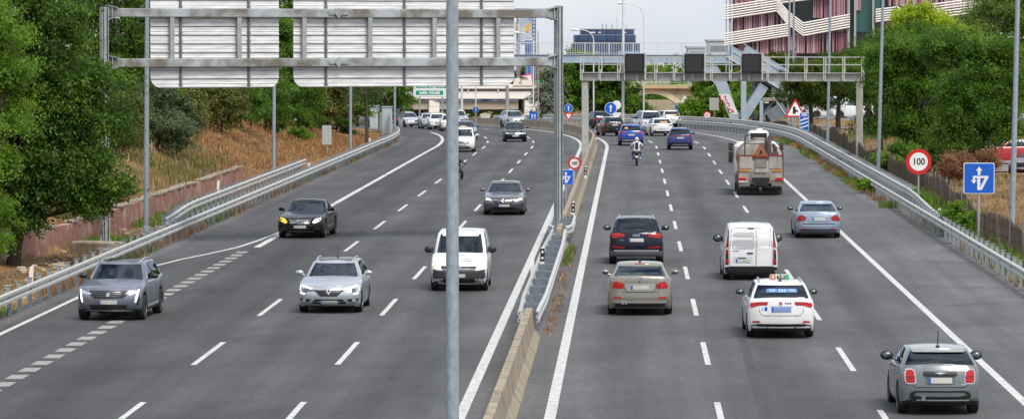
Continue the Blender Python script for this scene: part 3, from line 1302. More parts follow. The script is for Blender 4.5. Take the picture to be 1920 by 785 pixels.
def speed_sign(loc, rz, label, D=.9, zc=2.1, txt='100', group=None):
    r = thing('speed_limit_sign', label, 'speed sign', loc, rz, group)
    sign_post(r, zc + D * .3)
    plate('sign_back', disc(D / 2), greyback_m, r, zc, 0, .02)
    plate('red_ring', disc(D / 2), redsign_m, r, zc, .022, .006)
    plate('white_disc', disc(D * .355), whitesign_m, r, zc, .03, .006)
    text('numerals', txt, D * .36, blacksign_m, r, (0, -.044, zc - .005), thick=.006, sx=.92)
    return r


def arrow_sign(loc, rz, label, D=.9, zc=2.0, down=False, group='round blue arrow signs'):
    r = thing('arrow_sign', label, 'arrow sign', loc, rz, group)
    sign_post(r, zc + D * .3)
    plate('disc', disc(D / 2), whitesign_m, r, zc, 0, .02)
    plate('blue_disc', disc(D / 2 * .93), bluesign_m, r, zc, .022, .006)
    plate('arrow', sc(ARROW_UP, D * .62), whitesign_m, r, zc, .03, .006)
    return r


def at_road(u, v):
    x, y, z = ground(u, v)
    return x, y, TZ(x, y)


# right speed limit 100
x, y = at_y(1722, 400, 180)[:2]
zg = TZ(x, y)
speed_sign((x, y, zg), 0.0, 'big round 100 speed limit sign on a post behind the right guard rail', D=1.17, zc=at_y(1725, 303, 180)[2] - zg)
# left speed limit 100 on the median
x, y = at_y(1077, 306, 195)[:2]
speed_sign((x, y, 0), 0.0, 'small round 100 speed limit sign on the median beside the gantry column', D=.64, zc=at_y(1077, 306, 195)[2])


def lane_sign(loc, rz, label, W, zc):
    r = thing('lane_change_sign', label, 'direction sign', loc, rz)
    sign_post(r, zc + W * .3, .055)
    plate('panel', rect(W, W, rad=W * .05), whitesign_m, r, zc, 0, .03)
    plate('blue_field', rect(W * .95, W * .95, rad=W * .045), bluesign_m, r, zc, .032, .006)
    k = W
    # straight arrow, broken by the return arm that turns left and down
    plate('arrow', [(k * a, k * b) for a, b in ((-.045, .10), (.045, .10), (.045, .24), (.10, .24), (0, .38), (-.10, .24), (-.045, .24))], whitesign_m, r, zc, .04, .006)
    mb = MB()
    for i, pl in enumerate(([(-.06, -.38), (.04, -.38), (.04, .01), (-.06, .01)], [(.0, -.38), (.085, -.38), (.31, .04), (.20, .04)], [(-.2, .005), (.3, .005), (.3, .075), (-.2, .075)],
                            [(-.2, .07), (-.2, -.06), (-.27, -.06), (-.17, -.18), (-.07, -.06), (-.135, -.06), (-.135, .07)])):
        mb.prism([(k * a, k * b) for a, b in pl], .006, Matrix.Translation((0, 0, zc)), off=.04 + .0012 * i)
    mb.build('turning_arrow', whitesign_m, r)
    return r


x, y = at_y(1835, 440, 152)[:2]
zg = TZ(x, y)
lane_sign((x, y, zg), 0.0, 'square blue sign with a white turning arrow on a tall post by the right fence', 1.19, at_y(1835, 334, 152)[2] - zg)
x, y = at_y(1061, 340, 190)[:2]
lane_sign((x, y, 0), 0.0, 'square blue sign half hidden behind the gantry column in the median', .72, at_y(1061, 332, 190)[2])

# warning triangle and countdown marker on the right
x, y = at_y(1491, 250, 318)[:2]
zg = TZ(x, y)
r = thing('warning_sign', 'red edged warning triangle with a black merging arrow beside the right guard rail', 'warning sign', (x, y, zg))
zc = at_y(1491, 208, 318)[2] - zg
sign_post(r, zc + .3, .06)
plate('sign_back', tri(1.75), greyback_m, r, zc, 0, .02)
plate('red_border', tri(1.75), redsign_m, r, zc, .022, .006)
plate('white_field', tri(1.32), mat('bright_sign_sheeting', (.86, .86, .86), .4), r, zc, .03, .006)
plate('merge_symbol', [(-.2, -.30), (-.08, -.2), (.02, -.30), (.02, -.12), (.12, -.06), (.19, -.13), (.26, .0), (.14, .06), (.02, .12), (.02, .28), (-.09, .38), (-.2, .28)], blacksign_m, r, zc, .038, .006)


def countdown(u, v, y, w, h, txt, label, bars):
    x, yy = at_y(u, v, y)[:2]
    zg = TZ(x, yy)
    r = thing('countdown_marker', label, 'marker sign', (x, yy, zg), 0, 'blue exit countdown markers')
    zc = at_y(u, v, y)[2] - zg
    sign_post(r, zc, .05)
    plate('panel', rect(w, h, rad=.04), whitesign_m, r, zc, 0, .02)
    plate('blue_field', rect(w * .92, h * .95, rad=.03), bluesign_m, r, zc, .022, .006)
    text('distance', txt, w * .42, whitesign_m, r, (0, -.034, zc + h * .37), thick=.01)
    text('unit', 'm', w * .2, whitesign_m, r, (0, -.034, zc + h * .2), thick=.006)
    for i in range(bars):
        z0 = zc - h * .36 + i * h * .2
        plate('bar', [(-w * .44, z0 - h * .02), (w * .44, z0 + h * .12), (w * .44, z0 + h * .19), (-w * .44, z0 + h * .05)], whitesign_m, r, 0, .03, .006)
    return r


countdown(1508, 228, 308, .72, 1.42, '300', 'blue 300 m countdown marker with three white bars beside the warning triangle', 3)
countdown(1271, 204, 425, .68, 1.35, '200', 'small far blue 200 m countdown marker with two white bars near the arch', 2)

# median: round arrow and yield, seen beyond the near gantry
x, y = at_y(1066, 240, 365)[:2]
r = arrow_sign((x, y, G(y)), 0, 'small round blue arrow sign above the give way triangle on the curved barrier', .8, at_y(1066, 203, 365)[2] - G(y))
r2 = thing('give_way_sign', 'red edged give way triangle hanging under the small round arrow sign', 'give way sign', (x, y - .06, G(y)))
zc = at_y(1066, 217, 365)[2] - G(y)
plate('red_border', tri(.95, True), redsign_m, r2, zc, 0, .02)
plate('white_field', tri(.55, True), whitesign_m, r2, zc, .022, .006)
mb = MB()
mb.bar((-.1, .0, zc - .3), (.25, .1, .3), .35, .06, up=(0, 1, 0)); mb.build('bracket', pole_m, r2)
x, y = at_y(1145, 245, 345)[:2]
arrow_sign((x, y, G(y)), 0, 'large round blue arrow sign beside the black cars, in front of the trees', 1.05, at_y(1145, 203, 345)[2] - G(y))
x, y = at_y(892, 240, 393)[:2]
arrow_sign((x, y, G(y)), 0, 'small round blue arrow sign on the pole before the white overpass', .62, at_y(892, 206, 393)[2] - G(y))


def back_sign(u, v, y, poly, label, name='sign', m=None, cat='sign', two=None):
    x, yy, zz = at_y(u, v, y)
    zg = TZ(x, yy) if yy < 420 else G(yy)
    r = thing(name, label, cat, (x, yy, zg))
    sign_post(r, zz - zg + .3, .05)
    plate('plate', poly, m or greyback_m, r, zz - zg, .0, .03)
    if two: plate('plate', two[0], m or greyback_m, r, zz - zg + two[1], .0, .03)
    return r


back_sign(613, 253, 262, rect(.62, 1.28, rad=.05), 'grey rectangular sign back on a post beyond the left guard rail', 'sign_back_panel')
back_sign(752, 203, 385, rect(.75, 1.8), 'dark grey tall sign back beside the tunnel mouth', 'sign_back_panel', mat('dark_sign_back', (.13, .14, .15), .6))
back_sign(1156, 197, 362, disc(.42), 'pale backs of a round and a triangular sign behind the large blue arrow', 'sign_back_panel', white_m, two=(tri(.9, True), -.95))
back_sign(1284, 192, 430, tri(1.35), 'white triangular and round sign backs in front of the stone arch', 'sign_back_panel', white_m, two=(disc(.45), -.75))
back_sign(1339, 195, 395, rect(.95, 1.25, rad=.05), 'grey square sign back beside the slanted footbridge leg', 'sign_back_panel', mat('pale_grey_board', (.40, .40, .37), .7))
bs = back_sign(1000, 217, 398, rect(.8, .8), 'small blue square sign standing beside the silver car', 'square_sign', bluesign_m)
plate('arrow', sc(ARROW_UP, .5, -.12), whitesign_m, bs, at_y(1000, 217, 398)[2] - G(398), .032, .006); plate('arrow', sc(ARROW_UP, .5, .16), whitesign_m, bs, at_y(1000, 217, 398)[2] - G(398), .032, .006)
back_sign(1043, 212, 398, rect(.3, 1.0), 'narrow blue sign just left of the gantry column far off', 'square_sign', bluesign_m)
back_sign(910, 219, 470, rect(1.15, .75), 'pale board with slats before the shrubs under the overpass', 'sign_back_panel', mat('pale_board', (.5, .48, .42), .8, 0, .2, 3))
for u, v, y, lab in ((1193, 226, 412, 'round red and white far speed sign left of the white van'), (1326, 216, 400, 'round red far speed sign at the start of the right guard rail')):
    x, yy, zz = at_y(u, v, y)
    speed_sign((x, yy, G(yy)), 0, lab, .8, zz - G(yy), '0', 'far round speed signs')

# place name sign on the left
x, y, z = at_y(808, 172, 418)
r = thing('direction_sign', 'white and green direction sign with place names below the wide panel', 'direction sign', (x, y, G(y)))
zs = z - G(y)
for xx in (-1.2, 1.2): sign_post(r, zs + .5, .09, x=xx, y=.1)
plate('panel', rect(3.7, 2.2, rad=.12), whitesign_m, r, zs + .55, 0, .05)
plate('border', rect(3.76, 2.26, rad=.12), greyback_m, r, zs + .55, -.012, .03)
plate('green_band', rect(2.9, .46, (-.15, 0)), greensign_m, r, zs - .12, .052, .008)
plate('green_band', rect(3.2, .46, (0, 0)), greensign_m, r, zs + .62, .052, .008)
text('place_name', 'calle Alcalá', .46, whitesign_m, r, (-.15, -.066, zs - .11), thick=.02, spacing=1.05)
text('place_name', 'Avda. Logroño', .46, whitesign_m, r, (0, -.066, zs + .63), thick=.02, spacing=1.05)

# delineator posts
def delineator(loc, label, style, h=1.05, rz=0, tilt=0):
    r = thing('delineator_post', label, 'delineator', loc, rz, 'delineator posts')
    mb = MB()
    mb.add([(-.06, -.05, -.1), (.06, -.05, -.1), (.06, .05, -.1), (-.06, .05, -.1), (-.06, -.05, h - .08), (.06, -.05, h - .0), (.06, .05, h), (-.06, .05, h - .08)],
           [(3, 2, 1, 0), (4, 5, 6, 7), (0, 1, 5, 4), (1, 2, 6, 5), (2, 3, 7, 6), (3, 0, 4, 7)])
    mb.build('post', white_m, r)
    if style == 'black':
        plate('band', rect(.125, .38), blacksign_m, r, h - .32, .051, .005)
        plate('reflector', rect(.06, .2), yellow_m, r, h - .32, .057, .006)
    if style == 'dots':
        plate('band', rect(.14, .42), blacksign_m, r, h - .3, .051, .005)
        for dz in (-.1, .1):
            plate('reflector', disc(.04, 12), whitesign_m, r, h - .3 + dz, .057, .006)
    r.rotation_euler[1] = tilt
    return r


for u, v, y, lab in ((57, 545, 124, 'white delineator post leaning outside the left guard rail near the left edge'), (408, 372, 198, 'white delineator post behind the double rail below the brick wall end'), (578, 335, 226, 'white delineator post at the end of the second left guard rail'), (692, 277, 283, 'white delineator post under the bare young tree')):
    x, yy, z = at_y(u, v, y)
    delineator((x, yy, TZ(x, yy)), lab, 'plain', max(.9, z - TZ(x, yy) + .35), heading(y), .06)
for u, v, y, lab in ((1761, 400, 171, 'white delineator with a yellow reflector at the dipping end of the upper rail'), (1591, 305, 235, 'white delineator with a yellow reflector left of the concrete gantry leg'), (1509, 258, 296, 'far white delineator with a yellow reflector under the blue countdown marker')):
    x, yy, z = at_y(u, v, y)
    delineator((x, yy, TZ(x, yy)), lab, 'black', z - TZ(x, yy) + .25)
x, yy, z = at_y(1017, 518, 128)
delineator((x, yy, .3), 'black and white marker with two dots inside the steel median section', 'dots', .95)
x, yy, z = at_y(998, 520, 126)
delineator((x, yy, .25), 'plain white marker plate inside the steel median section', 'plain', .95)
for u, v, y, lab in ((1070, 397, 170.5, 'black and white marker with two dots on the barrier behind the gantry column'), (1096, 325, 217, 'black and white marker with two dots on the barrier farther along'), (1132, 217 + 44, 300, 'black and white marker on the barrier beside the black cars')):
    x, yy, z = at_y(u, v, y)
    s_, t_ = ST(x, yy)
    xx, yy = XY(s_, .22)
    delineator((xx, yy, G(yy) + .35), lab, 'dots', .6)
# ------------------------------------------------------------------ blue-grey steel footbridge with stairs
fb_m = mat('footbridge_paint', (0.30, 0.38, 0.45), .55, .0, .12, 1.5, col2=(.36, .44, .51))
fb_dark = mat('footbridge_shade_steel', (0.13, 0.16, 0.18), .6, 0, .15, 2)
railw = mat('footbridge_rail_paint', (.55, .57, .58), .5, 0, .08, 3)


def footbridge():
    Y = 388.0
    pp = FPX / Y
    X = lambda u: (u - 960) / pp
    Z = lambda v: 8 - (v - 70) / pp
    gz = G(Y)
    r = thing('footbridge', 'blue grey steel footbridge over the motorway with stairs at its right end', 'footbridge', (X(1200), Y, gz))
    o = Vector((X(1200), Y, gz))

    def W(u, v, dy=0.0): return Vector((X(u), Y + dy, Z(v))) - o
    xl, xr = 690, 1368
    mb = MB()
    a, b = W(xl, 109), W(xr, 111)
    for dy in (-1.1, 1.1):
        mb.bar(a + Vector((0, dy, 0)), b + Vector((0, dy, 0)), .06, .72)
        mb.bar(a + Vector((0, dy, .38)), b + Vector((0, dy, .38)), .26, .05)
        mb.bar(a + Vector((0, dy, -.38)), b + Vector((0, dy, -.38)), .30, .05)
    for i in range(24):
        q = a.lerp(b, i / 23)
        mb.box(q + Vector((0, -1.16, 0)), (.03, .08, .70))
    mb.build('girder', fb_m, r)
    mb = MB()
    mb.bar(a + Vector((0, 0, .30)), b + Vector((0, 0, .30)), 2.05, .14)
    mb.build('deck', mat('footbridge_deck', (.25, .24, .23), .9, 0, .2, 2), r)
    for dy in (-1.2, 1.2):
        mb = MB()
        n = 150
        for i in range(n + 1):
            q = a.lerp(b, i / n) + Vector((0, dy, .44))
            w = .06 if i % 10 == 0 else .022
            mb.box(q + Vector((0, 0, .56)), (w, .022 if w < .05 else .06, 1.1))
        mb.bar(a + Vector((0, dy, 1.55)), b + Vector((0, dy, 1.55)), .07, .06)
        mb.bar(a + Vector((0, dy, .55)), b + Vector((0, dy, .55)), .04, .04)
        mb.build('railing', railw, r)
    # slanted leg
    mb = MB()
    T0, T1 = W(1330, 128), W(1378, 226)
    for dy in (-.7,):
        vs = []
        for p, w in ((W(1322, 118), .95), (W(1352, 158), .62), (W(1380, 232), .42)):
            for sx in (-1, 1):
                for sy in (-.35, .35):
                    vs.append(p + Vector((sx * w, dy + sy, 0)))
        mb.add(vs, [(0, 1, 5, 4), (4, 5, 9, 8), (2, 6, 7, 3), (6, 10, 11, 7), (0, 4, 6, 2), (4, 8, 10, 6), (1, 3, 7, 5), (5, 7, 11, 9), (0, 2, 3, 1), (8, 9, 11, 10)])
    leg = mb.build('slanted_leg', fb_m, r)
    # white painted patch with red scribbled graffiti on the lower leg
    mb = MB()
    mb.add([W(1346, 176, -1.07), W(1366, 176, -1.07), W(1384, 214, -1.07), W(1368, 214, -1.07)], [(0, 1, 2, 3)])
    gp = mb.build('graffiti_patch', mat('patch_white', (.62, .63, .63), .7, 0, .1, 4), leg)
    gm = mat('graffiti_red', (.55, .02, .02), .7)
    mb = MB()
    for st_ in ([(1349, 178), (1350, 187), (1356, 188)], [(1356, 180), (1360, 180), (1359, 186), (1363, 189)], [(1354, 190), (1358, 192), (1359, 200)], [(1361, 192), (1366, 193), (1366, 198), (1362, 200)], [(1362, 203), (1369, 204)], [(1365, 205), (1366, 211), (1371, 210), (1371, 204)], [(1372, 206), (1375, 210)]):
        mb.tube([W(u, v, -1.085) for u, v in st_], .05, 5)
    mb.build('graffiti', gm, leg)
    # the plate-sided ramp that runs from the deck down to the right
    for dy, u0, v0, u1, v1 in ((-1.2, 1363, 84, 1470, 148), (2.2, 1396, 84, 1490, 140)):
        mb = MB()
        p, q = W(u0, v0 + 12, dy), W(u1, v1 + 12, dy)
        mb.bar(p, q, .06, 1.15)
        mb.bar(p + Vector((0, 0, .74)), q + Vector((0, 0, .74)), .1, .08)
        mb.build('stair_side', fb_m, r)
        mb = MB()
        mb.bar(p + Vector((0, -.06, -.62)), q + Vector((0, -.06, -.62)), .06, .10)
        mb.bar(p + Vector((.6, -.08, -.1)), q + Vector((.6, -.08, -.1)), .05, .06)
        mb.build('handrail', railw, r)
    mb = MB()
    p, q = W(1372, 112, -1.1), W(1466, 166, -1.1)
    for i in range(22):
        k = p.lerp(q, i / 21)
        mb.box(k + Vector((0, 1.7, -.1)), (.34, 3.3, .06))
        mb.box(k + Vector((-.15, 1.7, -.24)), (.03, 3.3, .26))
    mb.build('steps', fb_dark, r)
    # landing and the flight back down to the left
    mb = MB()
    l0, l1 = W(1428, 186, -.4), W(1478, 186, -.4)
    mb.bar(l0 + Vector((0, .8, 0)), l1 + Vector((0, .8, 0)), 3.0, .28)
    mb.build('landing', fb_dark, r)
    mb = MB()
    mb.bar(l0 + Vector((0, -.72, .02)), l1 + Vector((0, -.72, .02)), .06, .32)
    mb.build('landing_edge', mat('rusty_edge', (.30, .25, .21), .8, 0, .35, 2), r)
    for dy in (-.9, 1.5):
        mb = MB()
        p, q = W(1432, 160, dy), W(1391, 222, dy)
        mb.bar(p, q, .06, .95)
        mb.build('stair_side', fb_m, r)
        mb = MB()
        mb.bar(p + Vector((0, -.05, .85)), q + Vector((0, -.05, .85)), .06, .06)
        mb.build('handrail', fb_m, r)
    mb = MB()
    p, q = W(1447, 180, -.8), W(1409, 236, -.8)
    for i in range(14):
        k = p.lerp(q, i / 13)
        mb.box(k + Vector((0, 1.1, 0)), (.42, 2.2, .06)); mb.box(k + Vector((.1, 2.0, -.1)), (.3, .1, .3))
    mb.bar(p + Vector((.2, .1, -.35)), q + Vector((.2, .1, -.35)), .08, .3)
    mb.bar(p + Vector((.2, 2.1, -.35)), q + Vector((.2, 2.1, -.35)), .08, .3)
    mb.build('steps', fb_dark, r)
    # columns
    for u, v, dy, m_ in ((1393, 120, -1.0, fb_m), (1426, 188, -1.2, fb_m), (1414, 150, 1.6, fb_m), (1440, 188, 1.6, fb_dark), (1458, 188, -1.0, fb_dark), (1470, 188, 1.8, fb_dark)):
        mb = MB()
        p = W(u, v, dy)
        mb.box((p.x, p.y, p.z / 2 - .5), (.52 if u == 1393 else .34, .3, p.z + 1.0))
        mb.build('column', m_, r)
    # boxed panel above the landing and lower ramp walls
    mb = MB()
    p, q = W(1447, 200, -2.2), W(1475, 240, -2.2)
    mb.bar(p, q, .08, 1.9); mb.bar(p + Vector((0, -.06, 1.0)), q + Vector((0, -.06, 1.0)), .08, .08, mi=1)
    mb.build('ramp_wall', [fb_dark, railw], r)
    mb = MB()
    mb.box(W(1455, 168, -.75), (1.0, .05, .9))
    mb.build('grey_panel', mat('panel_grey', (.42, .41, .37), .8, 0, .15, 2), r)
    mb = MB(); mb.box(W(1436, 190, -1.0), (.45, .1, .32)); mb.build('lamp_box', white_m, r)
    return r


footbridge()

# ------------------------------------------------------------------ white road overpass at the end of the left carriageway
ov_white = mat('overpass_white', (.80, .79, .76), .85, 0, .06, .5, col2=(.86, .85, .83), stretch=(.4, 1, 1))  # albedo raised to stand in for sunlight on the far overpass
ov_beam = mat('overpass_beam_concrete', (.42, .37, .29), .9, 0, .2, .5, stretch=(.4, 1, 1.5), col2=(.5, .45, .37))
ov_dark = mat('overpass_joint_grey', (.24, .23, .20), .9, 0, .2, .8)  # dark grey of the pier joint lines


def overpass():
    Y = 590.0
    pp = FPX / Y
    X = lambda u: (u - 960) / pp
    Z = lambda v: 8 - (v - 70) / pp
    gz = G(Y) - 2.5
    o = Vector((X(900), Y, gz))
    r = thing('road_overpass', 'white concrete road overpass with square piers and a dark tunnel mouth at its left', 'overpass', o)
    W = lambda u, v, dy=0.0: Vector((X(u), Y + dy, Z(v))) - o
    xl, xr = 690, 1032

    def slab(name, u0, u1, v0, v1, m, dy0, dy1):
        mb = MB()
        a, b = W(u0, v1, dy0), W(u1, v0, dy1)
        mb.box((a + b) / 2, (abs(b.x - a.x), abs(b.y - a.y), abs(b.z - a.z)))
        return mb.build(name, m, r)
    slab('parapet', xl, xr, 160, 166, ov_white, -.9, 9.5)
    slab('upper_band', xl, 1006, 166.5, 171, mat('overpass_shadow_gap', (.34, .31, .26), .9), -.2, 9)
    slab('fascia', xl, 1034, 171.5, 185, ov_white, -.6, 9.2)
    slab('painted_band', xl, 972, 185.3, 190, mat('faded_blue_paint', (.12, .18, .50), .8, 0, .5, .35, col2=(.55, .57, .70), stretch=(1, 1, 3), nw=.3), -.35, 9)
    slab('beam', xl, 972, 190.3, 205, ov_beam, 0, 8.8)
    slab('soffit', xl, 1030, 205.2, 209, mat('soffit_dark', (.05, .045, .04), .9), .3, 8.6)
    for u in (878, 934):
        slab('bracket', u - 1.2, u + 1.2, 165.8, 171.7, ov_white, -.75, -.4)
    # piers: two faced, turned a little
    for u0, um, u1 in ((793, 805, 824), (972, 984, 1032)):
        mb = MB()
        zt, zb_ = W(0, 187).z, -3.0
        a, b, c = W(u0, 0, 4.5), W(um, 0, -.5), W(u1, 0, -.2)
        d = W(u1, 0, 5)
        vs = [Vector((p.x, p.y, z)) for p in (a, b, c, d) for z in (zb_, zt)]
        mb.add(vs, [(0, 2, 3, 1), (2, 4, 5, 3), (4, 6, 7, 5), (6, 0, 1, 7), (1, 3, 5, 7)])
        pr = mb.build('pier', mat('pier_white', (.78, .76, .70), .9, 0, .08, .7, col2=(.84, .82, .77)), r)
        mb = MB()
        for k in range(7):
            z = zt - 1.0 - k * .9
            mb.bar(Vector((b.x, b.y - .01, z)), Vector((c.x, c.y - .01, z)), .02, .03)
        mb.build('joint_lines', ov_dark, pr)
    # tunnel mouth: shade of the opening put into near-black slabs
    slab('tunnel_wall', 690, 765, 186, 262, mat('tunnel_shade', (.035, .03, .03), .95), 6, 9)
    slab('tunnel_shade_back', 760, 800, 200, 262, MATS['tunnel_shade'], 9.2, 10)
    slab('curb_wall', 700, 800, 238, 262, ov_beam, -26, -25.5)
    # graffiti piece on the parapet at the right
    g = MB()
    for pl, in (([(0, 0), (.3, .9), (.9, 1.1), (1.1, .6), (.6, .2), (1.2, .1), (1.2, -.1), (.1, -.1)],), ([(1.3, -.1), (1.2, .6), (1.7, .75), (2.3, .7), (2.1, 1.1), (1.3, 1.2), (2.7, 1.5), (2.9, -.1)],)):
        g.prism(pl, .06, Matrix.Translation(W(962, 159, -1.0)))
    gg = g.build('graffiti', mat('graffiti_white', (.72, .71, .66), .8, 0, .1, 3), r)
    g = MB(); g.prism([(1.1, 1.35), (2.6, 1.75), (3.0, 1.2), (3.3, -.1), (2.75, -.1), (2.6, 1.1), (1.3, 1.2)], .06, Matrix.Translation(W(962, 159, -.93))); g.build('graffiti', mat('graffiti_pink', (.55, .08, .25), .8), gg)
    slab('screen', 990, 1032, 150, 160, mat('green_screen', (.07, .38, .20), .7, 0, .15, 2), -.2, .1)
    slab('parapet_wall', 962, 992, 147, 160, mat('parapet_tan', (.45, .36, .25), .9, 0, .3, 1.0), -.2, .1)
    return r


overpass()

# stone arch bridge on the right
def arch_bridge():
    Y = 560.0
    pp = FPX / Y
    X = lambda u: (u - 960) / pp
    Z = lambda v: 8 - (v - 70) / pp
    o = Vector((X(1250), Y, G(Y) - 3))
    r = thing('arch_bridge', 'old stone bridge with a wide pale arch behind the white van', 'bridge', o)
    W = lambda u, v, dy=0.0: Vector((X(u), Y + dy, Z(v))) - o
    stone = mat('bridge_stone', (.40, .33, .22), .95, 0, .35, 1.1, .3, col2=(.56, .49, .36), detail=8)
    ring_m = mat('arch_ring_stone', (.60, .52, .36), .9, 0, .15, 1.2, col2=(.68, .61, .46))
    # facade wall with arch opening
    cx, r_in, z_spring = 1222, 54.0, 222
    mb = MB()
    N = 28
    pts = [(cx + r_in * math.cos(PI - PI * i / N), z_spring - 46 * math.sin(PI * i / N)) for i in range(N + 1)]
    outl = [(pts[0][0], 300)] + pts + [(pts[-1][0], 300), (1330, 300), (1330, 166), (1165, 166), (1165, 300)]
    poly = [W(u, v) for u, v in outl]
    mb.prism([(p.x, p.z) for p in poly], 7.0, Matrix.Translation((0, 7.0, 0)))
    mb.build('masonry', stone, r)
    mb = MB()
    for i in range(N):
        a, b = pts[i], pts[i + 1]
        def outp(p):
            dx, dz = p[0] - cx, p[1] - z_spring
            L_ = math.hypot(dx, dz)
            return (p[0] + dx / L_ * 13 * (.75 + .25 * abs(dx) / r_in), p[1] + dz / L_ * 9)
        q = [W(*a), W(*b), W(*outp(b)), W(*outp(a))]
        mb.prism([(p.x, p.z) for p in q], .12, Matrix.Translation((0, -.0, 0)))
    mb.build('arch_ring', ring_m, r)
    mb = MB()
    a, b = W(1160, 163, 3), W(1335, 163, 3)
    mb.bar(a, b, 7.4, .45)
    mb.build('cornice', mat('cornice_stone', (.50, .37, .22), .9, 0, .2, 1), r)
    mb = MB()
    for v in (160, 155, 149):
        mb.bar(W(1160, v, -.5), W(1335, v, -.5), .05, .07)
    for i in range(22):
        mb.bar(W(1160 + i * 8.2, 162, -.5), W(1160 + i * 8.2, 147, -.5), .06, .06)
    mb.build('railing', mat('green_railing', (.16, .36, .20), .6), r)
    mb = MB()
    rr = random.Random(4)
    u = 1190
    while u < 1256:
        w = rr.uniform(5, 9)
        mb.box((W(u, 158, -.35) + W(u + w, 148, -.35)) / 2, (w / pp * .9, .06, 10 / pp))
        u += w
    mb.build('graffiti', mat('graffiti_cream', (.60, .57, .45), .85, 0, .2, 2), r)
    mb = MB()
    mb.box((W(1170, 230, 14) + W(1290, 196, 14)) / 2, (120 / pp, .3, 3.5))
    mb.build('rear_wall', mat('rear_wall_tan', (.40, .34, .25), .95, 0, .2, .8), r)


arch_bridge()

# ------------------------------------------------------------------ blue glass building far off
def blue_building():
    Y = 950.0
    pp = FPX / Y
    X = lambda u: (u - 960) / pp
    Z = lambda v: 8 - (v - 70) / pp
    o = Vector((X(1137), Y, G(Y)))
    r = thing('glass_building', 'dark blue glass building with flat roof and masts above the footbridge', 'building', o)
    W = lambda u, v, dy=0.0: Vector((X(u), Y + dy, Z(v))) - o

    def curtain(name, col, col2, nx, nz):
        m, nt, N, L, B = nodes(name)
        tc = N.new('ShaderNodeTexCoord')
        mp = N.new('ShaderNodeMapping'); mp.inputs['Scale'].default_value = (nx, nx, nz)
        L.new(tc.outputs['Object'], mp.inputs[0])
        br = N.new('ShaderNodeTexBrick'); br.offset = 0
        br.inputs['Scale'].default_value = 1
        br.inputs['Brick Width'].default_value = 1; br.inputs['Row Height'].default_value = 1
        br.inputs['Mortar Size'].default_value = .05
        br.inputs['Color1'].default_value = (*col, 1); br.inputs['Color2'].default_value = (*col2, 1)
        br.inputs['Mortar'].default_value = (col[0] * .6, col[1] * .6, col[2] * .6, 1)
        sw = N.new('ShaderNodeSeparateXYZ'); L.new(mp.outputs[0], sw.inputs[0])
        cb = N.new('ShaderNodeCombineXYZ'); L.new(sw.outputs[0], cb.inputs[0]); L.new(sw.outputs[2], cb.inputs[1])
        L.new(cb.outputs[0], br.inputs['Vector'])
        L.new(br.outputs['Color'], B.inputs['Base Color'])
        B.inputs['Roughness'].default_value = .25
        return m
    cm = curtain('blue_curtain_wall', (.028, .055, .125), (.05, .085, .175), .45, .33)
    lm = curtain('pale_blue_panels', (.17, .38, .55), (.20, .42, .58), .3, .3)

    def rounded(name, u0, u1, v0, v1, dep, rad, m):
        w = (u1 - u0) / pp
        poly = rect(w, dep, rad=rad, n=8)
        c = W((u0 + u1) / 2, v1, dep / 2)
        h = (v1 - v0) / pp
        mb = MB()
        vs = [Vector((c.x + x, c.y + y, z)) for z in (c.z, c.z + h) for x, y in poly]
        n = len(poly)
        mb.add(vs, [(i, (i + 1) % n, n + (i + 1) % n, n + i) for i in range(n)], 0, True)
        mb.add(vs[n:], [tuple(range(n))])
        mb.add(vs[:n], [tuple(reversed(range(n)))])
        return mb.build(name, m, r, angle=40)
    rounded('lower_storeys', 1072, 1200, 82, 200, 18, 2, cm)
    rounded('upper_storeys', 1076, 1193, 66, 81.6, 16, 3.5, cm)
    rounded('top_storey', 1088, 1190, 57, 65.6, 14, 3.5, cm)
    rounded('roof_slab', 1082, 1191, 54.5, 56.8, 16.5, 4, mat('roof_edge', (.13, .13, .15), .7))
    mb = MB()
    for u0, u1 in ((1080, 1122), (1159, 1198), (1110, 1124), (1150, 1163)):
        mb.box((W(u0, 140, -.15) + W(u1, 96, -.15)) / 2, ((u1 - u0) / pp, .12, 44 / pp))
        break
    mb.box((W(1159, 140, -.15) + W(1198, 96, -.15)) / 2, (39 / pp, .12, 44 / pp))
    mb.build('pale_panels', lm, r)
    for u, v in ((1130, 45), (1137, 45), (1148, 45), (1157, 33), (1175, 47), (1195, 55)):
        mb = MB()
        mb.tube([W(u, 57, 3), W(u, v, 3)], .12 if v == 45 else .05, 6)
        mb.build('mast', mat('mast_grey', (.25, .26, .28), .6), r)
    mb = MB()
    for u, v, w, h in ((1110, 61.5, 12, 3), (1124, 61.5, 5, 2.6), (1171, 61.6, 6, 2)):
        mb.box((W(u - w / 2, v + h / 2, .9) + W(u + w / 2, v - h / 2, .9)) / 2 + Vector((0, -1.02, 0)), (w / pp, .1, h / pp))
    mb.build('pale_blinds', mat('blind_white', (.55, .58, .62), .6), r)


blue_building()

# low grey buildings beyond the footbridge, right
for u0, u1, v0, y, lab in ((1288, 1335, 90, 1000, 'low pale grey flat building far off above the middle message board'), (1326, 1364, 78, 900, 'grey block far off beside the banded building')):
    pp = FPX / y
    w = (u1 - u0) / pp
    o = Vector(((0.5 * (u0 + u1) - 960) / pp, y, G(y)))
    r = thing('flat_roofed_building', lab, 'building', o)
    zt = 8 - (v0 - 70) / pp - o.z
    mb = MB(); mb.box((0, 0, zt / 2), (w, 12, zt)); mb.build('wall', mat('far_grey_wall', (.40, .43, .47), .8, 0, .08, .5), r)
    mb = MB(); mb.box((0, 0, zt + .2), (w + .6, 12.6, .4)); mb.build('roof', mat('far_roof', (.33, .36, .40), .8), r)
    mb = MB()
    for k in range(3): mb.box((0, -6.03, zt - 1.6 - k * 3.2), (w * .86, .1, 1.3))
    mb.build('window_band', mat('far_window', (.12, .16, .22), .2), r)

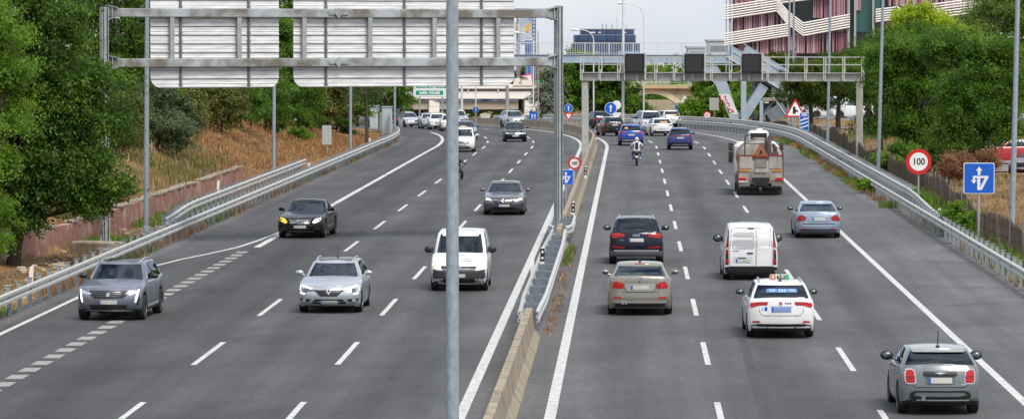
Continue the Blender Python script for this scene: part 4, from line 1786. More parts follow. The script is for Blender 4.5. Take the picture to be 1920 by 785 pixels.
# billboard tower and mobile-phone mast behind the right end of the wide panel
def billboard():
    Y = 640.0
    pp = FPX / Y
    X = lambda u: (u - 960) / pp
    Z = lambda v: 8 - (v - 70) / pp
    o = Vector((X(985), Y, G(Y)))
    r = thing('billboard_tower', 'tall billboard tower with lattice frame at the right end of the wide sign panel', 'billboard', o)
    W = lambda u, v, dy=0.0: Vector((X(u), Y + dy, Z(v))) - o
    steel = mat('lattice_blue', (.20, .24, .36), .6)
    mb = MB()
    mb.add([W(974, 76, 0), W(997, 74, 2), W(997, 33, 2), W(974, 33, 0), W(974, 76, .4), W(997, 74, 2.4), W(997, 33, 2.4), W(974, 33, .4)],
           [(0, 1, 2, 3), (7, 6, 5, 4), (0, 4, 5, 1), (1, 5, 6, 2), (2, 6, 7, 3), (3, 7, 4, 0)])
    mb.build('poster', mat('poster_print', (.55, .56, .58), .6, 0, .12, .35, col2=(.30, .38, .52), nw=.25), r)
    mb = MB()
    for pl in ([(984, 58), (988, 46), (992, 42), (993, 56), (988, 60)],):
        mb.add([W(u, v, 1.0) for u, v in pl] , [tuple(range(len(pl)))])
    mb.build('poster_patch', mat('poster_yellow', (.62, .40, .05), .6), r)
    for u in (999, 1004):
        mb = MB(); mb.tube([W(u, 20, 3), W(u, 235, 3)], .14, 6); mb.build('leg', steel, r)
    mb = MB()
    for k in range(18):
        v = 22 + k * 7
        mb.bar(W(999, v, 3), W(1004, v + 7, 3), .12, .1); mb.bar(W(1004, v, 3), W(999, v + 7, 3), .12, .1)
    mb.build('lattice', steel, r)
    mb = MB()
    for a, b in (((964, 17), (1028, 18)), ((966, 22), (1024, 22)), ((964, 17), (966, 22)), ((1028, 18), (1024, 22))):
        mb.bar(W(*a, 1), W(*b, 1), .15, .15)
    for k in range(10):
        mb.bar(W(966 + k * 6, 17.5, 1), W(970 + k * 6, 22, 1), .1, .1)
    mb.build('lighting_gantry', steel, r)
    for u in (988, 995):
        mb = MB(); mb.tube([W(u, 76, 1), W(u, 235, 1)], .3, 8); mb.build('leg', mat('tower_leg_blue', (.13, .22, .48), .6), r)
    mb = MB()
    for u0, u1, v0, v1 in ((976, 999, 80, 84), (972, 1000, 77, 79)):
        mb.bar(W(u0, (v0 + v1) / 2, -.6), W(u1, (v0 + v1) / 2, -.6), .8, (v1 - v0) / pp)
    mb.build('service_walkway', steel, r)
    # antenna mast
    o2 = Vector((X(968), Y - 20, G(Y)))
    a = thing('antenna_mast', 'grey mobile phone mast with panel antennas beside the billboard tower', 'mast', o2)
    W2 = lambda u, v, dy=0.0: Vector((X(u), Y - 20 + dy, Z(v))) - o2
    mb = MB(); mb.tube([W2(970, 33), W2(970, 235)], .16, 8)
    mb.bar(W2(966, 48), W2(971, 34), .1, .1); mb.bar(W2(975, 48), W2(971, 34), .1, .1)
    for k in range(10): mb.bar(W2(963, 80 + k * 10), W2(973, 90 + k * 10), .1, .1)
    mb.tube([W2(963, 62), W2(963, 235)], .1, 6); mb.tube([W2(974, 62), W2(974, 235)], .1, 6)
    mb.build('mast', mat('mast_dark', (.22, .23, .24), .6), a)
    for u in (966, 972):
        mb = MB(); mb.box(W2(u, 55, -.5), (.35, .2, 1.5)); mb.build('antenna', mat('antenna_cream', (.55, .54, .48), .6), a)


billboard()

# ------------------------------------------------------------------ pink building with white slanting bands
def banded_building():
    Y = 440.0
    pp = FPX / Y
    X = lambda u: (u - 960) / pp
    Z = lambda v: 8 - (v - 70) / pp
    o = Vector((X(1600), Y, G(Y)))
    r = thing('office_building', 'pink and dark office building wrapped in white slanting tube bands', 'building', o)
    W = lambda u, v, dy=0.0: Vector((X(u), Y + dy, Z(v))) - o
    ul, ur = 1374, 2140
    m, nt, N, L, B = nodes('pink_slat_facade')
    tc = N.new('ShaderNodeTexCoord')
    mp = N.new('ShaderNodeMapping'); mp.inputs['Scale'].default_value = (2.6, 1, .05)
    L.new(tc.outputs['Object'], mp.inputs[0])
    n1 = N.new('ShaderNodeTexNoise'); n1.inputs['Scale'].default_value = 1.6; n1.inputs['Detail'].default_value = 5; n1.inputs['Roughness'].default_value = .8
    L.new(mp.outputs[0], n1.inputs['Vector'])
    cr = N.new('ShaderNodeValToRGB'); cr.color_ramp.interpolation = 'CONSTANT'
    e = cr.color_ramp.elements
    e[0].position = 0; e[0].color = (.035, .02, .03, 1)
    e[1].position = .42; e[1].color = (.34, .17, .21, 1)
    for p_, c_ in ((.47, (.46, .28, .32, 1)), (.52, (.10, .06, .08, 1)), (.545, (.42, .24, .29, 1)), (.60, (.52, .36, .40, 1)), (.66, (.30, .14, .18, 1))):
        q = e.new(p_); q.color = c_
    L.new(n1.outputs['Fac'], cr.inputs[0])
    L.new(cr.outputs[0], B.inputs['Base Color'])
    B.inputs['Roughness'].default_value = .55
    dk = mat('facade_glass_dark', (.016, .022, .025), .12)
    teal = mat('facade_glass_teal', (.03, .10, .09), .15)
    wb = mat('band_white', (.72, .70, .66), .5, 0, .06, 2)
    mb = MB()
    a, b = W(ul, 200, .6), W(ur, -260, 6)
    mb.box((a + b) / 2, (b.x - a.x, b.y - a.y, b.z - a.z))
    mb.build('core_wall', dk, r)
    # pink slat screens, one per bay and storey: real upright slats in front of dark glass
    rr = random.Random(8)

    def screen(u0, u1, v0, v1):
        s_ = MB()
        u = u0
        while u < u1:
            w = rr.choice((1.6, 2.2, 3.0, 4.2)) * 1.0
            if rr.random() < .90:
                s_.box((W(u, v1, .2) + W(min(u + w, u1), v0, .2)) / 2, (w / pp * .86, .18, (v1 - v0) / pp), mi=rr.choice((0, 0, 1, 2)))
            u += w + rr.choice((0, .4, 1.0))
        s_.build('slat_screen', [mat('slat_pink', (.42, .235, .28), .6), mat('slat_pale_pink', (.53, .36, .40), .6), mat('slat_plum', (.24, .095, .13), .6)], r)
    for u0, u1, v0, v1 in ((1376, 1448, -60, 14), (1376, 1482, 24, 70), (1376, 1500, 66, 140), (1448, 1500, -40, -5), (1524, 1588, -60, 34), (1560, 1590, 34, 60), (1664, 1712, -60, 12), (1714, 2100, -90, 14), (1490, 1590, 62, 100), (1660, 1760, 30, 70), (1604, 1612, -60, 20)):
        screen(u0, u1, v0, v1)
    for u0, u1, v0, v1 in ((1604, 1634, -60, 60), (1640, 1650, -60, 30)):
        mb = MB(); mb.box((W(u0, v1, .45) + W(u1, v0, .45)) / 2, ((u1 - u0) / pp, .1, (v1 - v0) / pp)); mb.build('tall_window', teal, r)
    for u in (1368, 1590, 1712, 1602, 1636):
        mb = MB(); mb.box((W(u - 2, 110, -.3) + W(u + 2, -200, -.3)) / 2, (.25, .2, 310 / pp)); mb.build('mullion_post', mat('facade_steel', (.30, .33, .35), .5), r)
    # white tube bands: (list of (u, v) for the top tube, number of tubes, spacing, step)
    bands = [([(1357, 13), (1455, -2), (1475, 22), (1505, 44), (1592, 28)], 6, 4.6),
             ([(1357, 64), (1480, 45)], 6, 4.3),
             ([(1450, -10), (1560, -24)], 5, 4.4),
             ([(1640, 19), (1681, 14), (1720, 41), (1775, 70)], 6, 4.4),
             ([(1716, 13), (1800, 2), (1960, -22), (2100, -44)], 6, 5.0),
             ([(1700, -50), (2100, -105)], 5, 5.0),
             ([(1775, 74), (2000, 40)], 5, 4.6),
             ([(1357, -45), (1600, -80)], 6, 4.6)]
    for pts, n, sp in bands:
        mb = MB()
        for k in range(n):
            mb.tube([W(u, v + k * sp, -.55) for u, v in pts], .105, 6)
        mb.build('tube_band', wb, r)
    mb = MB()
    for u in range(1362, 1950, 24):
        pass
    mb.box(W(1361, 60, -.4), (.12, .12, 20)); mb.build('edge_post', MATS['facade_steel'], r)


banded_building()

# houses glimpsed on the left above the trees
Y = 520.0
pp = FPX / Y
o = Vector(((530 - 960) / pp, Y, G(Y)))
r = thing('house', 'pale house with an orange tiled roof glimpsed between the two sign panels', 'house', o)
zt = 8 - (55 - 70) / pp - o.z
mb = MB(); mb.box((0, 0, zt / 2), (9, 8, zt)); mb.build('wall', mat('house_wall', (.55, .57, .60), .8, 0, .08, .4), r)
mb = MB(); mb.add([(-5, -4.5, zt), (5, -4.5, zt), (5, 4.5, zt), (-5, 4.5, zt), (-4, 0, zt + 1.3), (4, 0, zt + 1.3)], [(0, 1, 5, 4), (2, 3, 4, 5), (1, 2, 5), (3, 0, 4), (3, 2, 1, 0)]); mb.build('roof', mat('roof_tile', (.40, .16, .09), .85, 0, .2, 3), r)
mb = MB()
for dx in (-2.5, 0, 2.5): mb.box((dx, -4.03, zt - 1.6), (1.0, .08, 1.2))
mb.build('window', mat('far_window', (.12, .16, .22), .2), r)
# ------------------------------------------------------------------ foliage
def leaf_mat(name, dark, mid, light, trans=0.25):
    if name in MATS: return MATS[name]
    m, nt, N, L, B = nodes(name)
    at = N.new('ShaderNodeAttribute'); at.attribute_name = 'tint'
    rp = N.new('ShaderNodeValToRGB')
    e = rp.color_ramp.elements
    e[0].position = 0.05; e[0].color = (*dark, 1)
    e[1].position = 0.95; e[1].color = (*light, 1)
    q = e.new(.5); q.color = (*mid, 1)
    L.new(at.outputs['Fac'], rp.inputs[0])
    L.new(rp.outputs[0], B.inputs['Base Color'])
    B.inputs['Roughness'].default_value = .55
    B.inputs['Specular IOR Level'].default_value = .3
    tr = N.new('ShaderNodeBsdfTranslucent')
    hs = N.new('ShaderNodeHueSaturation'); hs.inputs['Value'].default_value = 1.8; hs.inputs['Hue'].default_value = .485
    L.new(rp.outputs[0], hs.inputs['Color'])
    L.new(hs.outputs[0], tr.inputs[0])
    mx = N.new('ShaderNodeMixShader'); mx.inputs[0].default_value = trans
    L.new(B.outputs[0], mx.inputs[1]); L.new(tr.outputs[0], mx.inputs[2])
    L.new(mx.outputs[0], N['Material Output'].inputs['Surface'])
    MATS[name] = m
    return m


def quads_mesh(name, V, tint, m):
    """V (n,4,3) float array -> one mesh of n quads with a tint per quad"""
    n = V.shape[0]
    me = bpy.data.meshes.new(name)
    me.vertices.add(4 * n)
    me.vertices.foreach_set('co', V.reshape(-1).astype(np.float32))
    me.loops.add(4 * n)
    me.loops.foreach_set('vertex_index', np.arange(4 * n, dtype=np.int32))
    me.polygons.add(n)
    me.polygons.foreach_set('loop_start', np.arange(0, 4 * n, 4, dtype=np.int32))
    a = me.attributes.new('tint', 'FLOAT', 'POINT')
    a.data.foreach_set('value', np.repeat(tint, 4).astype(np.float32))
    me.materials.append(m)
    me.update()
    me.validate()
    return me


def unit(v): return v / np.maximum(1e-6, np.linalg.norm(v, axis=1, keepdims=True))


def leaves(clumps, n, lw, seed, sig=.30, droop=.25, up=.6, shell=(.55, 1.05), vary=.16):
    """leaf rhombs grouped on twigs over the surfaces of the clumps; returns verts and tint"""
    g = np.random.default_rng(seed)
    C = np.array([c[0] for c in clumps], float)
    R = np.array([(c[1] if isinstance(c[1], (tuple, list)) else (c[1],) * 3) for c in clumps], float)
    w = (R[:, 0] * R[:, 1] + R[:, 0] * R[:, 2] + R[:, 1] * R[:, 2])
    per = 26
    nt_ = max(4, n // per)
    ci = g.choice(len(C), nt_, p=w / w.sum())
    d = unit(g.normal(size=(nt_, 3)))
    d[:, 2] = np.where(d[:, 2] < -.25, -d[:, 2], d[:, 2])
    rad = g.uniform(shell[0], shell[1], (nt_, 1))
    tw = C[ci] + d * R[ci] * rad
    ttint = g.normal(.5, .12, nt_) + g.normal(0, vary, len(C))[ci]
    k = np.repeat(np.arange(nt_), per)
    # elongated twigs that point outward and droop a little
    td = unit(d + g.normal(size=(nt_, 3)) * .6 + np.array([0, 0, -droop]))
    along = g.uniform(-1, 1, (len(k), 1))
    p = tw[k] + td[k] * along * sig * 1.9 + g.normal(size=(len(k), 3)) * sig * .55
    ax = unit(td[k] * .7 + g.normal(size=(len(k), 3)) * .8 + np.array([0, 0, -droop]))
    nr = unit(d[k] * .55 + np.array([0, 0, up]) + g.normal(size=(len(k), 3)) * .55)
    sd = unit(np.cross(ax, nr))
    s = g.uniform(.65, 1.3, (len(k), 1))
    l, wd = lw[0] * s, lw[1] * s
    V = np.stack([p - ax * l / 2, p + sd * wd / 2, p + ax * l / 2, p - sd * wd / 2], axis=1)
    tint = np.clip(ttint[k] + g.normal(0, .13, len(k)), 0, 1)
    return V, tint


bark = mat('bark', (.07, .052, .038), .95, 0, .4, 6, .5, stretch=(1, 1, .25))
LM_DARK = leaf_mat('leaf_dark', (.024, .060, .009), (.054, .125, .015), (.14, .245, .025), .36)
LM_LIGHT = leaf_mat('leaf_light', (.055, .13, .012), (.11, .225, .018), (.20, .33, .03), .4)
LM_MID = leaf_mat('leaf_mid', (.030, .080, .010), (.070, .165, .016), (.165, .29, .028), .38)
LM_YEL = leaf_mat('leaf_yellow', (.13, .20, .010), (.25, .36, .015), (.40, .48, .03), .42)
LM_PALE = leaf_mat('leaf_pale', (.08, .15, .022), (.14, .23, .035), (.22, .31, .06), .32)
LM_GREY = leaf_mat('leaf_grey', (.05, .075, .035), (.085, .12, .05), (.14, .17, .085), .2)
LM_SILV = leaf_mat('leaf_silver', (.14, .17, .12), (.25, .28, .20), (.38, .40, .31), .2)
LM_PINE = leaf_mat('needle_pine', (.022, .046, .006), (.060, .10, .010), (.17, .21, .018), .3)
LM_OLIVE = leaf_mat('leaf_olive', (.06, .085, .018), (.12, .14, .03), (.20, .20, .05), .25)
LM_DRY = leaf_mat('dry_twig', (.12, .06, .03), (.22, .11, .05), (.32, .18, .09), .2)


def tree(name, label, base, clumps, n, lw, m, trunk_r=.2, seed=1, cat='tree', group=None, sig=.3, droop=.25, up=.6, lean=(0, 0), shell=(.55, 1.05), limbs=True, core=True, boughs=11):
    """clumps relative to base"""
    r = thing(name, label, cat, base, 0, group)
    rr = random.Random(seed)
    zmin = min(c[0][2] for c in clumps)
    mb = MB()
    ctr = Vector((sum(c[0][0] for c in clumps) / len(clumps), sum(c[0][1] for c in clumps) / len(clumps), sum(c[0][2] for c in clumps) / len(clumps)))
    fork = Vector((ctr.x * .35 + lean[0], ctr.y * .35 + lean[1], max(.4, zmin * .8)))
    mid = fork * .5 + Vector((rr.uniform(-.1, .1), rr.uniform(-.1, .1), 0))
    mb.tube([(0, 0, -.3), (0, 0, 0), mid, fork, fork.lerp(ctr, .7)], [trunk_r * 1.35, trunk_r * 1.1, trunk_r * .9, trunk_r * .75, trunk_r * .4], 10)
    if limbs:
        for c in clumps:
            e = Vector(c[0])
            a = fork.lerp(ctr, rr.uniform(0, .5))
            k = a.lerp(e, .5) + Vector((rr.uniform(-.3, .3), rr.uniform(-.3, .3), rr.uniform(-.1, .4)))
            mb.tube([a, k, e], [trunk_r * .42, trunk_r * .28, trunk_r * .10], 6)
            for _ in range(3):
                rad = c[1] if not isinstance(c[1], (tuple, list)) else min(c[1])
                q = e + Vector((rr.uniform(-1, 1), rr.uniform(-1, 1), rr.uniform(-.3, 1))) * rad * .9
                mb.tube([k, (k + q) / 2 + Vector((0, 0, .1)), q], [trunk_r * .16, trunk_r * .1, trunk_r * .04], 5)
    mb.build('trunk', bark, r)
    big = clumps
    if boughs: clumps = split_boughs(clumps, boughs, seed)
    V, t = leaves(clumps, n, lw, seed, sig * (.8 if boughs else 1), droop, up, (.35, 1.18) if boughs else shell, .17)
    if core:
        # coarser leaves inside the crown so that little shows straight through
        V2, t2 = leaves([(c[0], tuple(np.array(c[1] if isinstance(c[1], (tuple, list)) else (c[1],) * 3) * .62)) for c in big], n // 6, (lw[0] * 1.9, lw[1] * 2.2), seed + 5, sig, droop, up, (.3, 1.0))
        V = np.concatenate([V, V2]); t = np.concatenate([t, t2 * .7])  # inner tint lowered: shade inside the crown put into the leaf colour
    link('crown', quads_mesh('crown', V, t, m), r)
    return r


def split_boughs(clumps, k, seed):
    # every clump becomes a core and k flattened boughs that stick out of it
    g = random.Random(seed + 99)
    out = []
    for c, r_ in clumps:
        R = r_ if isinstance(r_, (tuple, list)) else (r_,) * 3
        out.append((c, tuple(q * .84 for q in R)))
        for i in range(k):
            z = g.uniform(-.55, 1.0)
            a = i * 2.39996 + g.uniform(-.5, .5)
            q = math.sqrt(max(0, 1 - z * z))
            f = g.uniform(.72, 1.12)
            p = (c[0] + R[0] * q * math.cos(a) * f, c[1] + R[1] * q * math.sin(a) * f, c[2] + R[2] * z * f)
            s = g.uniform(.26, .46)
            out.append((p, (R[0] * s, R[1] * s, R[2] * s * .62)))
    return out


def blob(seed, n, w, h, z0, d=None, rs=(.28, .5), flat=1.0):
    """n clumps filling a w (x) by d (y) by h (z) volume from z0 up"""
    rr = random.Random(seed)
    d = d or w
    out = []
    for i in range(n):
        f = (i + .5) / n
        a = i * 2.39996 + rr.uniform(-.4, .4)
        zz = z0 + h * (.12 + .76 * f) + rr.uniform(-.06, .06) * h
        prof = math.sin(PI * min(1, max(0.12, f * .82 + .14))) ** .7
        q = rr.uniform(.35, .75) * prof
        r_ = rr.uniform(*rs) * min(w, h) * .5 * (.7 + .5 * prof)
        out.append(((math.cos(a) * q * w / 2, math.sin(a) * q * d / 2, zz), (r_ * 1.1, r_ * 1.1, r_ * .85 * flat)))
    return out


def base_at(u, y, dz=0.0):
    x = (u - 960) * y / FPX
    return (x, y, TZ(x, y) + dz if y < 450 else G(y) + dz)


# --- left side
b = base_at(24, 139)
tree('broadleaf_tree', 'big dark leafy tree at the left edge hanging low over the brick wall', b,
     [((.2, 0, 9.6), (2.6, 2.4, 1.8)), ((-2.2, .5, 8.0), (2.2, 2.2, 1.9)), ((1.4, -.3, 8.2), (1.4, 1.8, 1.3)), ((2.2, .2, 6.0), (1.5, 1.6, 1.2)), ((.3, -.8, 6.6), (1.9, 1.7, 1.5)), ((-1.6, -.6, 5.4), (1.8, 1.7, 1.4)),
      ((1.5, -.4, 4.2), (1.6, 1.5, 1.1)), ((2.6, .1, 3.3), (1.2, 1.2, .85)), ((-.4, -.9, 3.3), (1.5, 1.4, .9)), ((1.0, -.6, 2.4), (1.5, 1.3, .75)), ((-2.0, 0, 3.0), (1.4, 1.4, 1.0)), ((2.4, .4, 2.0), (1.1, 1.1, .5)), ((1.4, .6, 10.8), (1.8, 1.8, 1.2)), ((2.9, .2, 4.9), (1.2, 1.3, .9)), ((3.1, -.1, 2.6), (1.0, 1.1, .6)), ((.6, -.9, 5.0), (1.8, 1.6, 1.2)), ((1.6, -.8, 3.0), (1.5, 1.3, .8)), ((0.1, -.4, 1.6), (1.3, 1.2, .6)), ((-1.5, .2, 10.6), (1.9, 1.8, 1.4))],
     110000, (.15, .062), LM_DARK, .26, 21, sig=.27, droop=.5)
b = base_at(-70, 128)
tree('locust_tree', 'bright green feathery tree cut by the left edge in front of the dark one', b,
     [((.9, 0, 8.2), (1.2, 1.4, 1.1)), ((1.4, 0, 6.6), (1.0, 1.2, .8)), ((.8, .2, 5.2), (1.3, 1.3, .8)), ((1.2, 0, 3.8), (.75, 1.0, .5)), ((.8, .1, 2.4), (.9, 1.0, .6)), ((.4, .2, 9.8), (1.3, 1.3, 1.0)), ((.7, 0, 1.3), (.8, .9, .5)), ((-1, .5, 6), (1.6, 1.6, 2.2))],
     34000, (.13, .055), LM_LIGHT, .2, 22, sig=.24, droop=.55)
for i, (u, y, w, h, z0, m, lab) in enumerate((
        (215, 205, 6.5, 10.5, 1.2, LM_DARK, 'dark green tall tree right behind the left gantry column'),
        (60, 215, 8.5, 11.5, 1.0, LM_MID, 'tall green tree on the bank at far upper left'),
        (330, 245, 6.5, 8.5, 1.0, LM_DARK, 'very dark round tree on the bank, left of the yellowish one'),
        (405, 262, 5.0, 6.8, .6, LM_OLIVE, 'yellowish olive coloured tree on the bank behind the first sign panel'),
        (470, 268, 6.4, 8.5, .9, LM_MID, 'green tree with a leaning dark trunk on the dry bank behind the first sign panel'),
        (560, 275, 6.2, 10.5, .7, LM_MID, 'green tree filling the gap between the two sign panels'),
        (612, 292, 4.4, 7.6, .9, LM_OLIVE, 'small yellow green tree with bent trunk behind the grey sign back'),
        (655, 318, 5.6, 8.2, .9, LM_MID, 'green tree behind the second lamp post under the wide panel'),
        (722, 352, 5.5, 8.6, 1.6, LM_MID, 'tree with brown trunk beside the pale kiosk near the tunnel'),
        (505, 300, 6.0, 9.0, .8, LM_MID, 'green tree on the bank behind the lamp post between the panels'),
        (535, 350, 8.0, 11.0, .8, LM_MID, 'tall green tree farther back in the gap between the panels'),
        (590, 355, 8.0, 11.0, .8, LM_DARK, 'dark green tree farther back behind the grey sign back'),
        (150, 262, 9.0, 13.0, 1.5, LM_MID, 'tall tree farther back at upper left beside the thin pole'),
        (300, 300, 9.0, 13.5, 2.0, LM_DARK, 'tall dark tree behind the first sign panel, left part'),
        (430, 325, 9.0, 12.5, 2.0, LM_MID, 'tall tree behind the first sign panel, middle part'))):
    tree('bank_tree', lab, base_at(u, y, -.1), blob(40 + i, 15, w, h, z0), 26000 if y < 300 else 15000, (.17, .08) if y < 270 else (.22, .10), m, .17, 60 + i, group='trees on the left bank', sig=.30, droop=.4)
b = base_at(297, 203)
tree('broom_bush', 'large soft grey green bush on the bank above the brick wall', b,
     [((0, 0, 1.2), (1.5, 1.5, 1.2)), ((-.6, 0, 2.4), (1.1, 1.2, 1.1)), ((.7, -.3, 1.0), (1.1, 1.2, .9)), ((.2, .2, 2.9), (.8, 1, .8)), ((-.8, -.2, .6), (1.0, 1, .7)), ((.9, 0, .3), (.9, 1, .6))], 22000, (.16, .035), LM_GREY, .08, 81, cat='bush', sig=.22, droop=.1, up=.2, boughs=5)
for i, (u, y, w, h, m, lab) in enumerate((
        (222, 196, 3.0, 2.6, LM_OLIVE, 'pale olive bush just right of the gantry column above the brick wall'),
        (258, 212, 4.6, 4.0, LM_MID, 'green bush behind the first lamp post, above the large grey green bush'),
        (335, 222, 3.0, 2.4, LM_GREY, 'grey green low bush right of the large grey green bush on the bank'),
        (205, 214, 4.6, 4.4, LM_DARK, 'dark bush directly behind the left gantry column on the bank'),
        (130, 190, 5.0, 4.6, LM_DARK, 'dark bush on the bank seen through the big leafy tree'),
        (262, 232, 5.0, 4.6, LM_DARK, 'dark undergrowth bush high on the bank between gantry column and first lamp post'),
        (322, 246, 4.2, 3.6, LM_MID, 'green undergrowth bush on the bank just above the large grey green bush'),
        (362, 262, 3.6, 3.2, LM_DARK, 'dark bush at the top of the dry slope, left of the yellowish tree'),
        (402, 258, 3.4, 3.0, LM_OLIVE, 'yellow olive bush at the foot of the yellowish tree'),
        (446, 262, 3.8, 3.6, LM_MID, 'green bush at the top of the dry slope left of the leaning trunk'),
        (520, 272, 4.0, 3.4, LM_MID, 'green bush behind the lamp post between the sign panels'),
        (560, 280, 4.2, 4.4, LM_MID, 'large green bush on the dry slope left of the grey sign back'),
        (630, 318, 3.6, 3.4, LM_DARK, 'dark bush behind the grey sign back'))):
    tree('bank_bush', lab, base_at(u, y, -.1), blob(240 + i, 8, w, h, -.2), 9000, (.16, .075), m, .07, 260 + i, cat='bush', group='undergrowth bushes on the left bank', sig=.24, droop=.3, boughs=7)
def on_bank(u, v):
    y = 120.0
    while y < 400:
        p = at_y(u, v, y)
        if p[2] <= TZ(p[0], y): break
        y += 1.0
    return (p[0], y, TZ(p[0], y) - .1)


for i, (u, v, w, h, m, lab) in enumerate((
        (342, 240, 3.6, 3.2, LM_OLIVE, 'olive bush at the near upper edge of the dry slope, beside the grey green bush'),
        (378, 232, 4.2, 4.4, LM_DARK, 'dark bush overhanging the dry slope below the left edge of the first panel'),
        (415, 252, 3.4, 3.8, LM_OLIVE, 'yellow green bush lowest on the dry slope, left of centre of the first panel'),
        (450, 246, 4.0, 4.6, LM_MID, 'green bush on the dry slope under the middle of the first panel'),
        (498, 246, 3.6, 4.4, LM_DARK, 'dark bush on the dry slope just left of the lamp post between the panels'),
        (545, 240, 4.4, 4.8, LM_MID, 'full green bush on the dry slope right of the lamp post between the panels'),
        (588, 236, 4.0, 4.6, LM_MID, 'green bush on the slope top just left of the grey sign back'),
        (636, 226, 4.2, 4.8, LM_OLIVE, 'olive bush on the slope top between grey sign back and lamp post'))):
    tree('bank_bush', lab, on_bank(u, v), blob(340 + i, 9, w, h, -.1), 9000, (.15, .07), m, .08, 360 + i, cat='bush', group='undergrowth bushes on the left bank', sig=.24, droop=.35, boughs=6)
b = base_at(235, 190)
tree('broom_bush', 'pale scrubby bush between the gantry column and the large grey green bush', b,
     [((0, 0, .7), (1.2, 1.2, .8)), ((-.7, 0, 1.6), (.9, 1, .8)), ((.5, .1, 2.3), (.8, .9, .9))], 8000, (.15, .035), LM_OLIVE, .06, 82, cat='bush', sig=.22, droop=.1, up=.2, boughs=5)
# sparse young tree
b = base_at(688, 284)
tree('young_tree', 'thin young tree with a bare dark trunk and sparse twigs near the left rail end', b,
     [((0, 0, 4.4), (.9, .9, .9)), ((-1.2, 0, 4.8), (1.0, .9, .8)), ((1.3, 0, 5.0), (1.0, 1, .8)), ((.2, 0, 6.0), (1.2, 1.0, .9)), ((-.9, 0, 6.3), (.8, .8, .7)), ((1.0, .2, 3.9), (.8, .8, .5)), ((-.9, 0, 3.7), (.7, .7, .5))], 3400, (.15, .05), LM_GREY, .14, 83, sig=.3, core=False, boughs=0)
b = base_at(730, 300)
for u, y, w, h, lab in ((560, 262, 1.6, 1.0, 'low green weeds patch beyond the grey sign back'), (1612, 203, 1.0, .8, 'small leafy plant growing at the foot of the right guard rail'), (1802, 158, 1.7, 1.5, 'fresh green shrub left of the blue square sign post'), (1722, 181, 1.2, 1.0, 'green shrub at the foot of the right speed sign'), (1905, 148, 1.6, .7, 'low green weeds at the right edge by the lamp post'), (1775, 166, .9, .7, 'small green weed by the dipping rail end')):
    x, yy, z = base_at(u, y)
    if u == 1612:
        x, yy, z = P(203, 14.75)
    tree('roadside_shrub', lab, (x, yy, z), [((0, 0, h * .45), (w * .4, w * .4, h * .4)), ((w * .3, 0, h * .3), (w * .25, w * .3, h * .3)), ((-w * .25, .1, h * .6), (w * .25, w * .25, h * .35))], 2600, (.12, .06), LM_LIGHT, .03, 90 + int(u), cat='shrub', group='roadside shrubs', sig=.12, limbs=False, boughs=4)

# --- right side
b = base_at(1716, 231, .1)
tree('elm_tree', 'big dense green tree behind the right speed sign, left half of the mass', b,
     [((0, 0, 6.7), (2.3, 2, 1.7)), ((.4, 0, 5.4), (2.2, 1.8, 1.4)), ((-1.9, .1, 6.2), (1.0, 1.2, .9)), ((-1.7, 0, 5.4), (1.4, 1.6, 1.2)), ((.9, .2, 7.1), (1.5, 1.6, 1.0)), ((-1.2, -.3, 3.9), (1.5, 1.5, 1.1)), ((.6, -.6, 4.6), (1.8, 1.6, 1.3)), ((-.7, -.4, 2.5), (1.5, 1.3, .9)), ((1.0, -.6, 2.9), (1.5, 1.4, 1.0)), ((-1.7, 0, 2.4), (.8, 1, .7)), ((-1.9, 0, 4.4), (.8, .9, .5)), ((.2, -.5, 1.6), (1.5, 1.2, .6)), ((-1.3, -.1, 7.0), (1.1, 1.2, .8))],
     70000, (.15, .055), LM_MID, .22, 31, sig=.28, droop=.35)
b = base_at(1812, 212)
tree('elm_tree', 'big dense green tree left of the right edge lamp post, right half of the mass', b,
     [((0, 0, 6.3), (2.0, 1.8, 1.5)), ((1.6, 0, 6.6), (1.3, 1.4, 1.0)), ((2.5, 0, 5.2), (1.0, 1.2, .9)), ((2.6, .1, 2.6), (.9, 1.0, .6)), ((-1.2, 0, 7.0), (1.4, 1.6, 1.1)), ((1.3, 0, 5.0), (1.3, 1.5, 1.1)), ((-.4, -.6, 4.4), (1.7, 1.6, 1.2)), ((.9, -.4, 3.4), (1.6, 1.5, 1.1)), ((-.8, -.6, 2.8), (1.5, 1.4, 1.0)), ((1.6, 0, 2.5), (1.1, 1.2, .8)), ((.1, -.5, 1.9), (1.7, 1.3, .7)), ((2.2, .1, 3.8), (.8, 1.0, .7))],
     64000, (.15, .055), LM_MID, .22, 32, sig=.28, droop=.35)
b = base_at(1652, 262)
tree('elm_tree', 'green tree between the concrete gantry leg and the big dense trees, behind the lamp post', b, blob(501, 14, 5.2, 8.2, .2), 26000, (.17, .07), LM_MID, .18, 502, sig=.28, droop=.35)
b = base_at(1690, 224)
tree('roadside_shrub', 'spreading green shrub under the big dense tree, just behind the reed fence', b, blob(503, 7, 4.2, 1.9, -.1, 2.0), 9000, (.15, .06), LM_MID, .06, 504, cat='shrub', sig=.22, limbs=False, boughs=5)
b = base_at(1765, 218)
tree('roadside_shrub', 'dark green shrub under the trees, left of the brown scrub by the blue square sign', b, blob(505, 7, 3.4, 1.8, -.1, 2.0), 7000, (.15, .06), LM_DARK, .06, 506, cat='shrub', sig=.22, limbs=False, boughs=5)
b = base_at(1836, 224)
tree('dry_bush', 'brown scrub in front of the parked red car', b, [((0, 0, .7), (.9, .8, .6)), ((.6, 0, .5), (.6, .6, .5))], 3000, (.17, .03), LM_DRY, .05, 85, cat='bush', sig=.2, up=.1, boughs=4)
b = base_at(1775, 206)
tree('dry_bush', 'dry brown bush under the big tree beside the speed sign', b, [((0, 0, .8), (1.0, 1, .7)), ((1.0, 0, .6), (.8, .8, .6)), ((.5, .2, 1.3), (.8, .8, .6))], 4200, (.17, .03), LM_DRY, .05, 84, cat='bush', sig=.2, up=.1, boughs=4)
b = base_at(1725, 262, .8)
